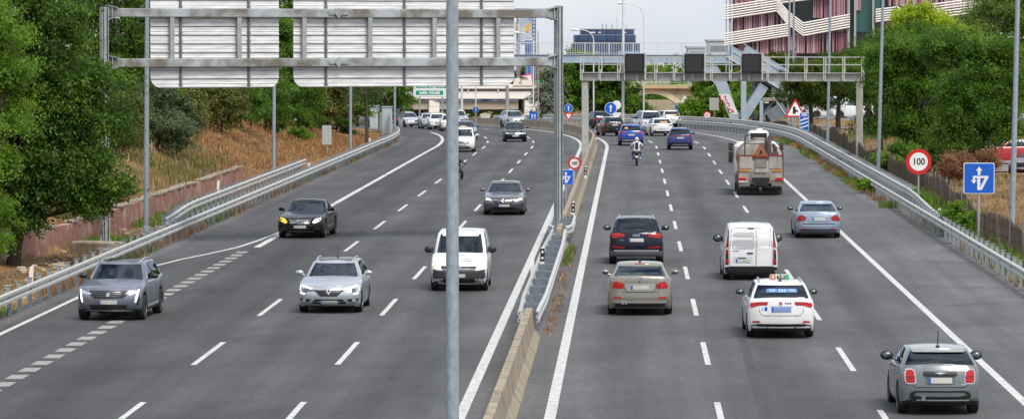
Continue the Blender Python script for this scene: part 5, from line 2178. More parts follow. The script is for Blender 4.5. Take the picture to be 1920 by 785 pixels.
tree('round_tree', 'bright yellow green tree top rising behind the big dense tree', b,
     [((0, 0, 7.0), (2.0, 2, 1.5)), ((-1.4, 0, 6.3), (1.4, 1.6, 1.3)), ((1.5, 0, 6.4), (1.5, 1.6, 1.3)), ((.2, 0, 5.0), (2.2, 2, 1.5)), ((.4, 0, 8.1), (1.3, 1.3, .8)), ((-.9, 0, 7.8), (1.1, 1.2, .8))], 30000, (.18, .08), LM_YEL, .2, 33, sig=.28)
b = base_at(1868, 280)
tree('locust_tree', 'pale green airy tree at the upper right corner in front of the banded building', b,
     [((0, 0, 9.2), (2.2, 2, 1.6)), ((-1.6, 0, 7.8), (1.5, 1.6, 1.1)), ((1.6, 0, 8.0), (1.8, 1.8, 1.5)), ((.2, 0, 6.4), (2.2, 2, 1.4)), ((1.0, 0, 10.6), (1.6, 1.6, 1.1)), ((-.6, 0, 4.8), (1.8, 1.6, 1.3)), ((1.8, 0, 5.2), (1.6, 1.6, 1.3)), ((2.4, 0, 9.8), (1.6, 1.6, 1.3)), ((2.4, 0, 3.4), (1.4, 1.5, 1.2)), ((-1.9, 0, 6.0), (1.2, 1.3, 1.0)), ((.4, 0, 3.0), (2.0, 1.8, 1.2))], 46000, (.18, .07), LM_PALE, .22, 34, sig=.34, droop=.4)
for i, (u, y, dx, lab) in enumerate(((1520, 326, 0, 'umbrella pine with dark trunk right of the warning triangle, leftmost of the pines'), (1572, 330, 0, 'umbrella pine in the middle of the pines behind the gantry railing'), (1628, 322, 0, 'umbrella pine nearest the big tree, half behind the concrete gantry leg'))):
    b = base_at(u, y)
    h = (6.4, 7.0, 7.4)[i]
    tree('umbrella_pine', lab, b, [((0, 0, h - 1.2), (1.9, 1.9, 1.2)), ((-1.4, 0, h - 1.9), (1.4, 1.5, 1.1)), ((1.4, .2, h - 1.8), (1.4, 1.5, 1.1)), ((.2, -.6, h - 2.6), (1.8, 1.6, 1.0)), ((-.9, -.5, h - .9), (1.2, 1.3, .9)), ((1.0, 0, h - .7), (1.2, 1.3, .9)), ((-1.2, -.3, h - 3.3), (1.3, 1.2, .8)), ((1.1, -.4, h - 3.5), (1.3, 1.2, .8))],
         22000, (.20, .05), LM_PINE, .24, 35 + i, group='umbrella pines by the car park', sig=.22, droop=-.5, up=.9)

# --- far middle
b = base_at(1136, 455)
tree('plane_tree', 'broad green tree between the gantry columns, left of the stone arch', b,
     [((x - .8, 0, z), (r_, r_, r_ * .8)) for x, z, r_ in ((0, 5.6, 2.3), (-3.2, 5.0, 2.2), (2.4, 4.4, 1.8), (-1.4, 7.0, 1.9), (1.2, 6.6, 1.6), (-4.4, 3.4, 1.9), (3.6, 2.6, 1.5), (0, 3.2, 2.4), (-2.6, 2.2, 2.2), (2.4, 2.0, 1.9), (4.9, 1.6, 1.2), (-4.4, 6.0, 1.4), (.2, 1.4, 2.2))], 26000, (.32, .16), LM_MID, .3, 38, sig=.38)
b = base_at(1100, 470)
tree('plane_tree', 'green tree just right of the near gantry column, farther back', b,
     [((x, 0, z), (r_, r_, r_ * .85)) for x, z, r_ in ((0, 6.2, 2.0), (-2.0, 5.2, 1.8), (1.7, 7.0, 1.6), (-1.2, 7.6, 1.4), (0, 3.4, 2.2), (-2.2, 2.6, 1.8), (1.8, 4.4, 1.8))], 13000, (.32, .16), LM_MID, .25, 39, sig=.38)
b = base_at(1026, 452)
tree('silver_tree', 'silvery pale leaved tree left of the near gantry column, before the overpass', b,
     [((x, 0, z), (r_, r_, r_ * .85)) for x, z, r_ in ((0, 5.6, 1.2), (.5, 4.2, 1.5), (-.6, 2.9, 1.5), (.9, 2.4, 1.6), (.4, 6.6, .8), (-.2, 1.2, 1.6))], 8000, (.28, .12), LM_SILV, .18, 41, sig=.3)
for i, (u, y, w, h, z0, m, lab) in enumerate((
        (1222, 640, 6, 5.2, .2, LM_MID, 'green bushy tree seen through the stone arch'),
        (1326, 500, 3.6, 7.0, 1.6, LM_LIGHT, 'light green tree right of the stone arch'),
        (1356, 450, 5.6, 8.2, .3, LM_LIGHT, 'bright green tree behind the slanted footbridge leg'),
        (1405, 440, 5.2, 7.6, .3, LM_LIGHT, 'bright green tree behind the footbridge stairs'),
        (1345, 415, 2.6, 3.6, .1, LM_LIGHT, 'low bright shrub in front of the stone masonry'),
        (985, 700, 10, 9.5, .5, LM_OLIVE, 'olive green tree top above the overpass beside the billboard legs'),
        (1052, 720, 11, 10.0, .5, LM_OLIVE, 'green tree top seen above the overpass just behind the near gantry column'),
        (1215, 690, 16, 8.8, .4, LM_PALE, 'pale green tree tops behind the bridge railing'),
        (1450, 410, 4.5, 6.0, .5, LM_PINE, 'dark tree behind the footbridge landing'),
        (1482, 420, 5.0, 6.5, .2, LM_PINE, 'dark pine behind the pair of close lamp posts'),
        (1425, 425, 5.0, 5.4, .1, LM_MID, 'green tree behind the lower footbridge stairs'),
        (1390, 402, 2.4, 2.2, .0, LM_LIGHT, 'low green bush at the foot of the footbridge column'),
        (1300, 415, 3.0, 2.6, .0, LM_LIGHT, 'low green bush at the end of the right guard rail'),
        (925, 650, 11, 6.0, .2, LM_LIGHT, 'light green shrubs seen under the white overpass'),
        (865, 655, 9, 5.2, .2, LM_LIGHT, 'light green shrubs under the overpass behind the foreground post'),
        (720, 500, 9, 10, .5, LM_MID, 'green tree beyond the left bank beside the overpass'),
        (600, 520, 12, 13, .6, LM_MID, 'tall green tree far behind the two sign panels'),
        (780, 700, 14, 12, .6, LM_MID, 'green trees above the overpass behind the wide panel'))):
    tree('distant_tree', lab, base_at(u, y), blob(140 + i, 12, w, h, z0), 9000, (.36, .18), m, .2, 160 + i, group='trees in the distance', sig=.42)

# woods that close the view far away
mb_cl = []
rr = random.Random(77)
for i in range(46):
    y = rr.uniform(1050, 1500)
    u = rr.uniform(300, 1900)
    x = (u - 960) * y / FPX
    hh = rr.uniform(9, 13)
    mb_cl.append(((x, y, G(y) + hh * .5), (rr.uniform(9, 14), 6, hh * .5)))
V, t = leaves(mb_cl, 26000, (1.3, .8), 5, .9)
tag(link('far_woods', quads_mesh('far_woods', V, t, LM_MID)), kind='stuff')

# ------------------------------------------------------------------ grasses (uncountable)
def grass(name, spots, m, h=(.25, .6), w=.03, blades=6, seed=1, spread=.14):
    g = np.random.default_rng(seed)
    B = np.array(spots, float)
    n = len(B)
    k = np.repeat(np.arange(n), blades)
    N_ = len(k)
    tt = g.normal(.5, .17, n)
    p = B[k] + np.concatenate([g.normal(0, spread, (N_, 2)), np.full((N_, 1), -.03)], axis=1)
    ln = g.uniform(h[0], h[1], (N_, 1))
    a = g.uniform(0, 2 * PI, N_)
    le = g.uniform(.1, .55, (N_, 1))
    d = np.stack([np.cos(a), np.sin(a), np.zeros(N_)], axis=1)
    sd = np.stack([-np.sin(a), np.cos(a), np.zeros(N_)], axis=1)
    top = p + np.array([0, 0, 1.0]) * ln + d * ln * le
    ww = g.uniform(.6, 1.4, (N_, 1)) * w
    V = np.stack([p - sd * ww, p + sd * ww, top + sd * ww * .35, top - sd * ww * .35], axis=1)
    o = link(name, quads_mesh(name, V, np.clip(tt[k] + g.normal(0, .1, N_), 0, 1), m))
    return tag(o, kind='stuff')


GM_DRY = leaf_mat('dry_grass', (.17, .085, .032), (.30, .165, .065), (.46, .31, .15), .25)
GM_STRAW = leaf_mat('straw_grass', (.17, .12, .055), (.27, .195, .095), (.38, .30, .17), .25)
GM_GREEN = leaf_mat('green_grass', (.05, .10, .015), (.10, .17, .025), (.20, .26, .05), .3)


def spots(n, s0, s1, t0, t1, seed, cond=None):
    rr = random.Random(seed)
    out = []
    while len(out) < n:
        s, t = rr.uniform(s0, s1), rr.uniform(t0, t1)
        if cond and not cond(s, t, rr): continue
        x, y = XY(s, t)
        out.append((x, y, TZ(x, y)))
    return out


def patchy(f, thr):
    def c(s, t, rr):
        v = math.sin(s * f + 1.3) + math.sin(t * f * 2.1 + s * f * .7) + math.sin(s * f * 2.7 + 4) * .6
        return v > thr + rr.uniform(-.4, .4)
    return c


grass('dry_grass', spots(15000, 205, 335, -33, -17.4, 1), GM_DRY, (.05, .27), .024, 8, 1, .3)
grass('green_grass', spots(2600, 150, 215, -30, -19.1, 22, patchy(.2, -.2)), LM_OLIVE, (.1, .45), .022, 7, 22, .25)
grass('dry_grass', spots(2600, 150, 215, -30, -19.1, 2), GM_STRAW, (.1, .4), .022, 7, 2, .25)
grass('dry_grass', spots(1500, 110, 345, -15.8, -15.2, 3, patchy(.35, -.2)), GM_DRY, (.12, .38), .022, 7, 3, .12)
grass('green_grass', spots(1100, 70, 345, -15.9, -15.25, 4, patchy(.22, .5)), GM_GREEN, (.12, .4), .022, 7, 4, .12)
grass('green_grass', spots(1500, 148, 200, -18.4, -16.2, 5, patchy(.3, .1)), GM_GREEN, (.12, .36), .025, 7, 5, .14)
grass('dry_grass', spots(900, 105, 200, -18.5, -15.8, 6, patchy(.4, .0)), GM_STRAW, (.1, .3), .022, 6, 6, .14)
grass('green_grass', spots(2600, 196, 335, 15.95, 17.3, 7, patchy(.16, -.6)), GM_GREEN, (.2, .6), .03, 7, 7, .16)
grass('green_grass', spots(1500, 300, 400, 16.0, 22, 17), GM_GREEN, (.2, .6), .03, 7, 17, .2)
grass('dry_grass', spots(900, 190, 335, 14.6, 15.3, 8, patchy(.33, -.3)), GM_DRY, (.1, .4), .022, 7, 8, .1)
grass('green_grass', spots(700, 185, 330, 14.5, 15.3, 9, patchy(.21, .3)), GM_GREEN, (.12, .45), .022, 7, 9, .1)
grass('dry_grass', spots(800, 110, 190, 15.2, 17.6, 10, patchy(.3, -.4)), GM_STRAW, (.12, .45), .025, 6, 10, .14)
grass('green_grass', spots(1300, 110, 192, 15.5, 17.6, 11, patchy(.27, -.1)), GM_GREEN, (.2, .7), .03, 7, 11, .16)
grass('dry_grass', spots(7000, 165, 330, 17.7, 30, 12, lambda s, t, rr: not (215 < s < 250 and t > 22)), GM_STRAW, (.08, .34), .022, 7, 12, .25)
grass('median_weeds', spots(120, 106, 150, .34, .62, 13), GM_DRY, (.06, .22), .02, 7, 13, .07)
grass('median_weeds', spots(60, 138, 150, .3, .6, 14), GM_GREEN, (.1, .3), .02, 7, 14, .07)

# ------------------------------------------------------------------ brown reed fence on the right
def fence():
    c = P(230, 17.3)
    r = thing('reed_fence', 'long dark brown see-through fence of reeds and wire along the right verge', 'fence', c)
    off = Vector(c)
    rr = random.Random(12)
    tf = lambda s: 17.25 + .35 * math.sin(s * .07) - .5 * smooth(180, 150, s)
    mb = MB()
    s = 134.0
    while s < 345:
        dens = .085 if s < 205 else .07
        x, y = XY(s, tf(s))
        z = TZ(x, y)
        h = 1.35 + .18 * math.sin(s * .31) + rr.uniform(-.12, .06)
        if s < 205: h *= .95
        mb.box(Vector((x, y, z + h / 2)) - off, (rr.uniform(.012, .03), rr.uniform(.02, .045) if s > 200 else .016, h), rr.uniform(0, 1), mi=rr.choice((0, 0, 1)))
        s += dens * rr.uniform(.7, 1.3)
    mb.build('reed_screen', [mat('reed_brown', (.095, .07, .05), .9, 0, .3, 3), mat('reed_grey', (.15, .12, .095), .9)], r)
    mb = MB()
    for hh in (.25, .7, 1.15):
        pts = [Vector((*XY(s, tf(s)), 0)) for s in range(134, 345, 4)]
        mb.tube([Vector((p.x, p.y, TZ(p.x, p.y) + hh)) - off for p in pts], .008, 4)
    mb.build('wire', mat('fence_wire', (.12, .115, .11), .7), r)
    pm = MB(); pm.tube([(0, 0, -.2), (0, 0, 1.55)], .03, 6)
    pm = pm.mesh('post', mat('fence_post', (.20, .20, .19), .7, 0, .2, 4))
    for s in range(136, 344, 4):
        x, y = XY(s, tf(s))
        link('post', pm, r, Vector((x, y, TZ(x, y))) - off, (rr.uniform(-.05, .05), rr.uniform(-.06, .06), 0))
    mb = MB()
    for s in (150, 172, 197):
        x, y = XY(s, tf(s)); z = TZ(x, y)
        mb.tube([Vector((x, y, z + 1.3)) - off, Vector((x + .2, y - 1.0, z)) - off], .025, 6)
        mb.build('brace', MATS['fence_post'], r); mb = MB()
    return r


fence()

# parking apron behind the fence, kerb and pale kiosks
def slab_patch(name, s0, s1, t0, t1, m, dz=.05):
    vs, fs = [], []
    S = list(np.arange(s0, s1 + .1, 3.0)); T = np.linspace(t0, t1, 12)
    for s in S:
        for t in T:
            x, y = XY(s, t); vs.append((x, y, TZ(x, y) + dz))
    n = len(T)
    for i in range(len(S) - 1):
        for j in range(n - 1): fs.append((i * n + j, i * n + j + 1, (i + 1) * n + j + 1, (i + 1) * n + j))
    mb = MB(); mb.add(vs, fs); return tag(mb.build(name, m), kind='structure')


slab_patch('parking_lot', 222, 262, 21.5, 60, mat('lot_asphalt', (.17, .16, .15), .9, 0, .2, 2), .06)
slab_patch('parking_lot', 334, 400, 24, 60, MATS['lot_asphalt'], .06)
c_ = P(338, -15.6)
r = thing('mesh_screen', 'grey see-through mesh screen behind the far end of the left guard rail', 'fence', c_)
mb = MB()
s = 322.0
while s < 356:
    x, y, z = P(s, -15.75 - .12 * smooth(322, 330, s))
    mb.box(Vector((x, y, z + .85)) - Vector(c_), (.03, .05, 1.7)); s += .16
mb.build('mesh', mat('mesh_grey', (.30, .32, .33), .6, .1), r)
for s in range(322, 357, 4):
    mb = MB(); mb.tube([Vector(P(s, -15.85)) - Vector(c_), Vector(P(s, -15.85, 1.85)) - Vector(c_)], .04, 6); mb.build('post', MATS['mesh_grey'], r)
for u, y, w, h, lab in ((726, 330, .85, 2.4, 'pale grey metal cabinet standing beside the tree trunk near the tunnel'), (702, 372, .9, 2.2, 'pale blue grey cabinet far off behind the bare young tree')):
    bx = base_at(u, y)
    r = thing('utility_cabinet', lab, 'cabinet', bx)
    mb = MB(); mb.box((0, 0, h / 2), (w, .5, h), bev=.03); mb.build('body', mat('cabinet_grey', (.36, .41, .43), .6, 0, .1, 2), r)
    mb = MB(); mb.box((0, -.26, h / 2), (w * .86, .02, h * .86)); mb.build('door', mat('cabinet_door', (.40, .45, .47), .6), r)
    mb = MB(); mb.box((0, 0, h + .04), (w + .1, .6, .08)); mb.build('cap', MATS['cabinet_grey'], r)
# ------------------------------------------------------------------ vehicles
GLASS = glass('car_glass', (.40, .47, .45), 1.7)
GLASS_D = glass('privacy_glass', (.10, .12, .12), 1.8)
tyre_m = mat('tyre_rubber', (.016, .016, .016), .85, 0, .2, 6)
rim_m = mat('alloy_rim', (.34, .35, .36), .35, .7, .08, 8)
rimd_m = mat('dark_rim', (.035, .035, .038), .4, .4)
trim_m = mat('black_trim', (.014, .014, .015), .45, 0, .15, 6)
under_m = mat('underbody', (.008, .008, .008), .9)
seat_m = mat('seat_cloth', (.05, .05, .052), .9, 0, .15, 6)
seatl_m = mat('seat_beige', (.32, .29, .24), .8, 0, .1, 6)
dash_m = mat('dashboard', (.02, .02, .022), .8)
chrome_m = mat('chrome', (.62, .63, .64), .15, .9)
plate_m = mat('number_plate', (.46, .46, .44), .5, 0, .10, 5)
bluep_m = mat('plate_blue', (.01, .07, .45), .5)
lens_m = mat('lamp_lens', (.50, .52, .54), .12, .3, .15, 14)
lensd_m = mat('dark_lamp_lens', (.12, .13, .14), .1, .3)
drl_m = mat('daylight_lamp', (.9, .92, .95), .2, 0, emit=(.95, 1, .93), es=1.6)
hlon_m = mat('headlamp_on', (.9, .9, .85), .2, 0, emit=(1, .98, .80), es=1.1)
hlwarm_m = mat('headlamp_warm', (.8, .7, .5), .2, 0, emit=(1, .82, .5), es=.55)
ind_m = mat('indicator_on', (.9, .4, .02), .2, 0, emit=(1, .42, .02), es=1.5)
tail_m = mat('tail_lens', (.26, .006, .010), .2, 0, .25, 14, coat=.1)
tailb_m = mat('tail_lens_bright', (.42, .010, .012), .2, 0, .3, 12, coat=.1)
refl_m = mat('red_reflector', (.42, .012, .01), .25)
silver_m = mat('silver_trim', (.45, .46, .46), .35, .5)
gap_m = mat('panel_gap', (.02, .02, .022), .8)
mirror_m = mat('mirror_glass', (.16, .20, .20), .12, .8)


def wheel_meshes():
    w = MB()
    T = Matrix.Rotation(PI / 2, 4, 'Y')
    w.lathe([(.60, -.32), (.66, -.36), (.93, -.36), (.985, -.30), (1, -.2), (1, .2), (.985, .30), (.93, .36), (.66, .36), (.60, .32)], T, 28)
    tyre = w.mesh('wheel', tyre_m)
    out = []
    for m_ in (rim_m, rimd_m):
        r = MB()
        for sd in (1,):
            r.lathe([(.10, .30), (.64, .28), (.66, .34), (.64, .35), (.62, .34), (.60, .22), (.16, .20), (.14, .30), (.0, .31)], T, 24, 0)
            r.lathe([(.58, .20), (.0, .19)], T, 20, 1)
            for k in range(5):
                a = 2 * PI * k / 5
                d = Vector((0, math.cos(a), math.sin(a)))
                n_ = Vector((0, -math.sin(a), math.cos(a)))
                vs = []
                for rr_, wd in ((.12, .10), (.62, .14)):
                    for x in (.22, .31):
                        for q in (-1, 1): vs.append(Vector((x, 0, 0)) + d * rr_ + n_ * wd * q)
                r.add(vs, [(0, 1, 3, 2), (4, 6, 7, 5), (2, 3, 7, 6), (0, 2, 6, 4), (1, 5, 7, 3)])
        out.append(r.mesh('rim', [m_, trim_m]))
    return tyre, out[0], out[1]


TYRE, RIM, RIMD = wheel_meshes()


def lerp(a, b, k): return a + (b - a) * k


def interp(x, pts):
    """smoothed piecewise curve through (x, y) pts sorted by x"""
    if x <= pts[0][0]: return pts[0][1]
    for (a, b), (c, d) in zip(pts, pts[1:]):
        if x <= c:
            k = (x - a) / (c - a)
            return lerp(b, d, k)
    return pts[-1][1]


def half_ring(w, yF, yR, rf, rr, bowf, bowr, nf, nc, ns, taper=.03):
    """right half outline from front centre to rear centre; rf, rr = (rx, ry) corner radii"""
    pts = []
    rfx, rfy = min(rf[0], w * .98), rf[1]
    rrx, rry = min(rr[0], w * .98), rr[1]
    yf1, yr1 = yF - bowf, yR + bowr
    for i in range(nf):
        x = (w - rfx) * i / nf
        pts.append((x, yF - bowf * (x / max(.01, w - rfx)) ** 2 * .6))
    yc = yF - bowf * .6
    for i in range(nc + 1):
        a = PI / 2 * i / nc
        pts.append((w - rfx + rfx * math.sin(a), yc - rfy + rfy * math.cos(a)))
    y0, y1 = yc - rfy, yr1 * 1.0 + rry
    yrc = yR + bowr * .6
    y1 = yrc + rry
    for i in range(1, ns):
        pts.append((w, lerp(y0, y1, i / ns)))
    for i in range(nc + 1):
        a = PI / 2 * i / nc
        pts.append((w - rrx + rrx * math.cos(a), yrc + rry - rry * math.sin(a)))
    for i in range(1, nf + 1):
        x = (w - rrx) * (1 - i / nf)
        pts.append((x, yR + bowr * .6 * (x / max(.01, w - rrx)) ** 2))
    L = max(abs(yF), abs(yR))
    return [(x * (1 - taper * abs(y / L) ** 3), y) for x, y in pts]


DEF = dict(L=4.4, W=1.8, H=1.48, sill=.19, nose=.74, nose2=.82, cowl=.98, cowl_y=.95, belt=.98, belt_r=1.03, rear_base=-2.05, head_y=.15, roof_r=-1.55,
           wb=2.65, ax=.05, r=.325, wt=.70, wbase=.905, rfx=.55, rfy=.32, rrx=.50, rry=.22, clad=.0, bpillar=.47, side2=.93, rwin=True, swin=True, cpil=None,
           crown=.05, deck=None, rim=0, glass=None, tumble=0.0, bow_f=.10, bow_r=.07, seats=True, roofrail=False, antenna=None, mirror='body', seatcol=None, low_mat=None, frame=None,
           fprof=((0, -.14), (.16, -.03), (.45, 0), (.72, -.015), (.90, -.07), (1, -.15)), rprof=((0, .10), (.14, .02), (.4, 0), (.7, .012), (.92, .04), (1, .075)))


class Car:
    def __init__(self, name, label, cat, body_mat, spec, group=None):
        S = dict(DEF); S.update(spec)
        self.S = S
        self.root = thing(name, label, cat, (0, 0, 0), 0, group)
        self.bm_pts = []
        self.body_mat = body_mat
        a = S['L'] / 2
        W2 = S['W'] / 2
        self.a, self.W2 = a, W2
        zpts = sorted([(a, S['nose'] - .03), (a - .12, S['nose']), (a - .55, S['nose2']), (S['cowl_y'], S['cowl']), (S['cowl_y'] - .5, S['belt']), (S['rear_base'] + .25, S['belt_r']), (S['rear_base'] - .02, S['deck'][0] if S['deck'] else S['belt_r']), (-a, S['deck'][1] if S['deck'] else S['belt_r'] - .02)])
        self.zpts = zpts
        yw = (S['wb'] / 2 + S['ax'], -S['wb'] / 2 + S['ax'])
        self.yw = yw
        ra = S['r'] + .055

        def zbot(x, y):
            z = S['sill'] + (.03 if abs(y) > a - .3 else 0)
            for q in yw:
                d = abs(y - q)
                if d < ra and x > W2 * .55: z = max(z, S['r'] + math.sqrt(ra * ra - d * d))
            return z
        self.ztop = lambda y: interp(y, zpts)
        ks = [0, .10, .22, .38, .55, .70, .82, .91, .97, 1.0]
        wk = [.955, .985, .995, 1.0, 1.0, .995, .985, .97, .95, .925]
        NF, NC, NS = 8, 8, 64
        rings = []
        for k, w in zip(ks, wk):
            yF = a + interp(k, S['fprof']); yR = -a + interp(k, S['rprof'])
            h = half_ring(W2 * w, yF, yR, (S['rfx'], S['rfy']), (S['rrx'], S['rry']), S['bow_f'], S['bow_r'], NF, NC, NS)
            ring = []
            for x, y in h:
                zb, zt = zbot(x, y), self.ztop(y)
                ring.append(Vector((x, y, lerp(zb, zt, k))))
            rings.append(ring)
        n = len(rings[0])
        full = [r + [Vector((-p.x, p.y, p.z)) for p in reversed(r[1:-1])] for r in rings]
        m = len(full[0])
        mb = MB()
        vs = [p for r in full for p in r]
        lowk = S['clad']
        for i in range(len(ks) - 1):
            mi = 1 if ks[i + 1] <= lowk + 1e-6 else 0
            mb.f += [(i * m + j, (i + 1) * m + j, (i + 1) * m + (j + 1) % m, i * m + (j + 1) % m) for j in range(m)]
            mb.m += [mi] * m; mb.sm += [True] * m
        mb.v = [tuple(p) for p in vs]
        # bonnet / deck ladder and floor ladder
        C = 8
        wb = W2 * S['wbase']

        def ladder(ring, crown, top):
            base = len(mb.v)
            for i in range(n):
                p = ring[i]
                for c in range(C + 1):
                    f = 1 - 2 * c / C
                    z = p.z + crown * (1 - f * f) * min(1, p.x / (W2 * .5))
                    mb.v.append((p.x * f, p.y, z))
            for i in range(n - 1):
                for c in range(C):
                    q = (base + i * (C + 1) + c, base + i * (C + 1) + c + 1, base + (i + 1) * (C + 1) + c + 1, base + (i + 1) * (C + 1) + c)
                    yy = ring[i].y
                    mi = 0 if top else 2
                    if top and S['rear_base'] + .1 < yy < S['cowl_y'] - .1 and c not in (0, C - 1): mi = 3
                    mb.f.append(q if not top else tuple(reversed(q))); mb.m.append(mi); mb.sm.append(True)
        ladder(rings[-1], .035, True)
        ladder(rings[0], 0.0, False)
        # greenhouse
        H = S['H']
        gs = [0, .05, .2, .42, .65, .84, .925, .97, 1.0]
        GF, GC, GS = 7, 6, 26
        grings = []
        wt = W2 * S['wt'] * 1.0
        for g in gs:
            gg = g
            k = g ** 1.0
            cur = math.sin(PI * g) * .035
            yF = lerp(S['cowl_y'], S['head_y'], k) + cur
            yR = lerp(S['rear_base'], S['roof_r'], k) - cur * 1.3
            wv = lerp(wb, wt, g ** 1.35) + (0 if g < .95 else -(.03 if g < .99 else .07) * W2)
            if g > .95: yF -= .02 if g < .99 else .06; yR += .01 if g < .99 else .04
            h = half_ring(wv, yF, yR, (wv * .42, lerp(.30, .16, g)), (wv * .30, .16), lerp(.16, .09, g), .05, GF, GC, GS, 0.0)
            ring = []
            ym = (S['head_y'] + S['roof_r']) / 2
            hl = max(.3, (S['head_y'] - S['roof_r']) / 2)
            for x, y in h:
                zr = H - S['crown'] * .9 * min(1.6, ((y - ym) / hl) ** 2) - .035
                if g >= .97: zr += .012 if g < .99 else .024
                ring.append(Vector((x, y, lerp(self.ztop(y) - .012, zr, min(1, g / .97)) if g < .97 else zr)))
            grings.append(ring)
        gn = len(grings[0])
        gfull = [r + [Vector((-p.x, p.y, p.z)) for p in reversed(r[1:-1])] for r in grings]
        gm = len(gfull[0])
        iA0, iA1 = GF + 3, GF + GC + 1
        iC0 = GF + GC + int(GS * S['side2'])
        iC1 = GF + GC + GS + 3
        if S['cpil'] is not None: iC1 = GF + GC + GS + S['cpil']
        iB = GF + GC + int(GS * S['bpillar'])
        vis = {'windscreen': [], 'side_window': [], 'side_window2': [], 'rear_window': [], 'body': [], 'pillar': []}
        r0, r1 = 1, 6
        for i in range(len(gs) - 1):
            for j in range(gm):
                jj = j if j < gn - 1 else gm - 1 - j
                q = (i * gm + j, (i + 1) * gm + j, (i + 1) * gm + (j + 1) % gm, i * gm + (j + 1) % gm)
                right = j < gn - 1
                if r0 <= i < r1:
                    if jj < iA0: key = 'windscreen'
                    elif jj < iA1: key = 'body'
                    elif jj < iC0 and S['swin'] and not (S['swin'] == 'front' and jj >= iB):
                        key = 'pillar' if iB <= jj < iB + 1 else ('side_window' if right else 'side_window2')
                    elif jj < iC1: key = 'body'
                    else: key = 'rear_window' if S['rwin'] else 'body'
                else:
                    key = 'body'
                vis[key].append(q)
        gv = [p for r in gfull for p in r]
        b0 = len(mb.v)
        mb.v += [tuple(p) for p in gv]
        for q in vis['body']:
            mb.f.append(tuple(b0 + t for t in q)); mb.m.append(4); mb.sm.append(True)
        for q in vis['pillar']:
            mb.f.append(tuple(b0 + t for t in q)); mb.m.append(1); mb.sm.append(True)
        base = len(mb.v)
        top = grings[-1]
        for i in range(gn):
            p = top[i]
            for c in range(C + 1):
                f = 1 - 2 * c / C
                mb.v.append((p.x * f, p.y, p.z + S['crown'] * .55 * (1 - f * f) * min(1, p.x / (wt * .6))))
        for i in range(gn - 1):
            for c in range(C):
                q = (base + i * (C + 1) + c, base + i * (C + 1) + c + 1, base + (i + 1) * (C + 1) + c + 1, base + (i + 1) * (C + 1) + c)
                mb.f.append(tuple(reversed(q))); mb.m.append(5); mb.sm.append(True)
        fm = S['frame'] or body_mat
        self.body = mb.build('body', [body_mat, S['low_mat'] or trim_m, under_m, dash_m, fm, S.get('roof_mat') or fm], self.root, angle=38)
        gl = S['glass'] or GLASS
        bv, bf = list(mb.v), list(mb.f)
        for key, nm, mt in (('windscreen', 'windscreen', GLASS), ('side_window', 'side_window', gl), ('side_window2', 'side_window', gl), ('rear_window', 'rear_window', gl)):
            if vis[key]:
                w = MB()
                used = sorted({t for q in vis[key] for t in q})
                ix = {t: i for i, t in enumerate(used)}
                w.add([gv[t] for t in used], [tuple(ix[t] for t in q) for q in vis[key]], 0, True)
                w.build(nm, mt, self.root, angle=60)
                b = len(bv)
                bv += [tuple(p) for p in gv]
                bf += [tuple(b + t for t in q) for q in vis[key]]
        self.bvh = BVHTree.FromPolygons([Vector(p) for p in bv], bf)
        # wheels
        for y in yw:
            for sd in (1, -1):
                o = link('wheel', TYRE, self.root, (sd * (W2 - .115), y, S['r']), (0, 0, 0 if sd > 0 else PI))
                o.scale = (S['r'] * .95, S['r'], S['r'])
                link('rim', RIMD if S['rim'] else RIM, o)
        # interior
        if S['seats']:
            sm_ = S['seatcol'] or seat_m
            yfs = S['cowl_y'] - 1.15
            for y, xs in ((yfs, (-.37, .37)), (yfs - .95, (-.42, 0, .42))):
                if y < S['rear_base'] + .25: continue
                for x in xs:
                    m2 = MB()
                    zb = S['belt'] - .06
                    hgt = (H - zb) * (.62 if y == yfs else .46)
                    m2.box((x, y, zb + hgt * .35), (.46, .13, hgt * .7), bev=.05)
                    m2.box((x, y, zb + hgt * .88), (.25, .10, hgt * .30), bev=.04)
                    m2.build('seat', sm_, self.root)
            m2 = MB()
            yc = S['cowl_y'] - .52
            m2.box((0, yc + .1, S['belt'] + .0), (W2 * 1.5, .35, .10), bev=.04)
            m2.build('dashboard', dash_m, self.root)
            m2 = MB()
            pts = [(-.37 + .18 * math.cos(t), yc - .18, S['belt'] + .04 + .17 * math.sin(t)) for t in np.linspace(0, 2 * PI, 17)]
            m2.tube(pts, .017, 6, cap=False)
            m2.build('steering_wheel', dash_m, self.root)
        # mirrors
        if S['mirror']:
            mm = trim_m if S['mirror'] == 'black' else body_mat
            zb = self.ztop(S['cowl_y'] - .3) + .09
            for sd in (1, -1):
                m2 = MB()
                sz = S.get('msize', 1.0)
                c = (sd * (W2 + .10), S['cowl_y'] - .42, zb + .02 * sz)
                m2.ball(c, (.125 * sz ** .5, .075, .078 * sz), 14)
                m2.tube([(sd * (W2 - .06), c[1] + .02, zb - .06), (sd * (W2 + .06), c[1], zb - .02)], .022, 6)
                mo = m2.build('mirror', mm, self.root)
                m2 = MB()
                m2.ball((c[0], c[1] - .056, c[2]), (.085 * sz ** .5, .028, .05 * sz), 14)
                m2.build('mirror_glass', mirror_m, mo)
        if S['roofrail']:
            for sd in (1, -1):
                m2 = MB()
                pts = []
                for t in np.linspace(0, 1, 9):
                    y = lerp(S['head_y'] - .12, S['roof_r'] + .1, t)
                    hit = self.bvh.ray_cast(Vector((sd * wt * .86, y, 4)), Vector((0, 0, -1)))
                    z = hit[0].z if hit[0] else H
                    pts.append((sd * wt * .86, y, z + .045 * math.sin(min(1, min(t, 1 - t) * 6) * PI / 2)))
                m2.tube(pts, .02, 6)
                m2.build('roof_rail', silver_m if S['roofrail'] == 1 else trim_m, self.root)
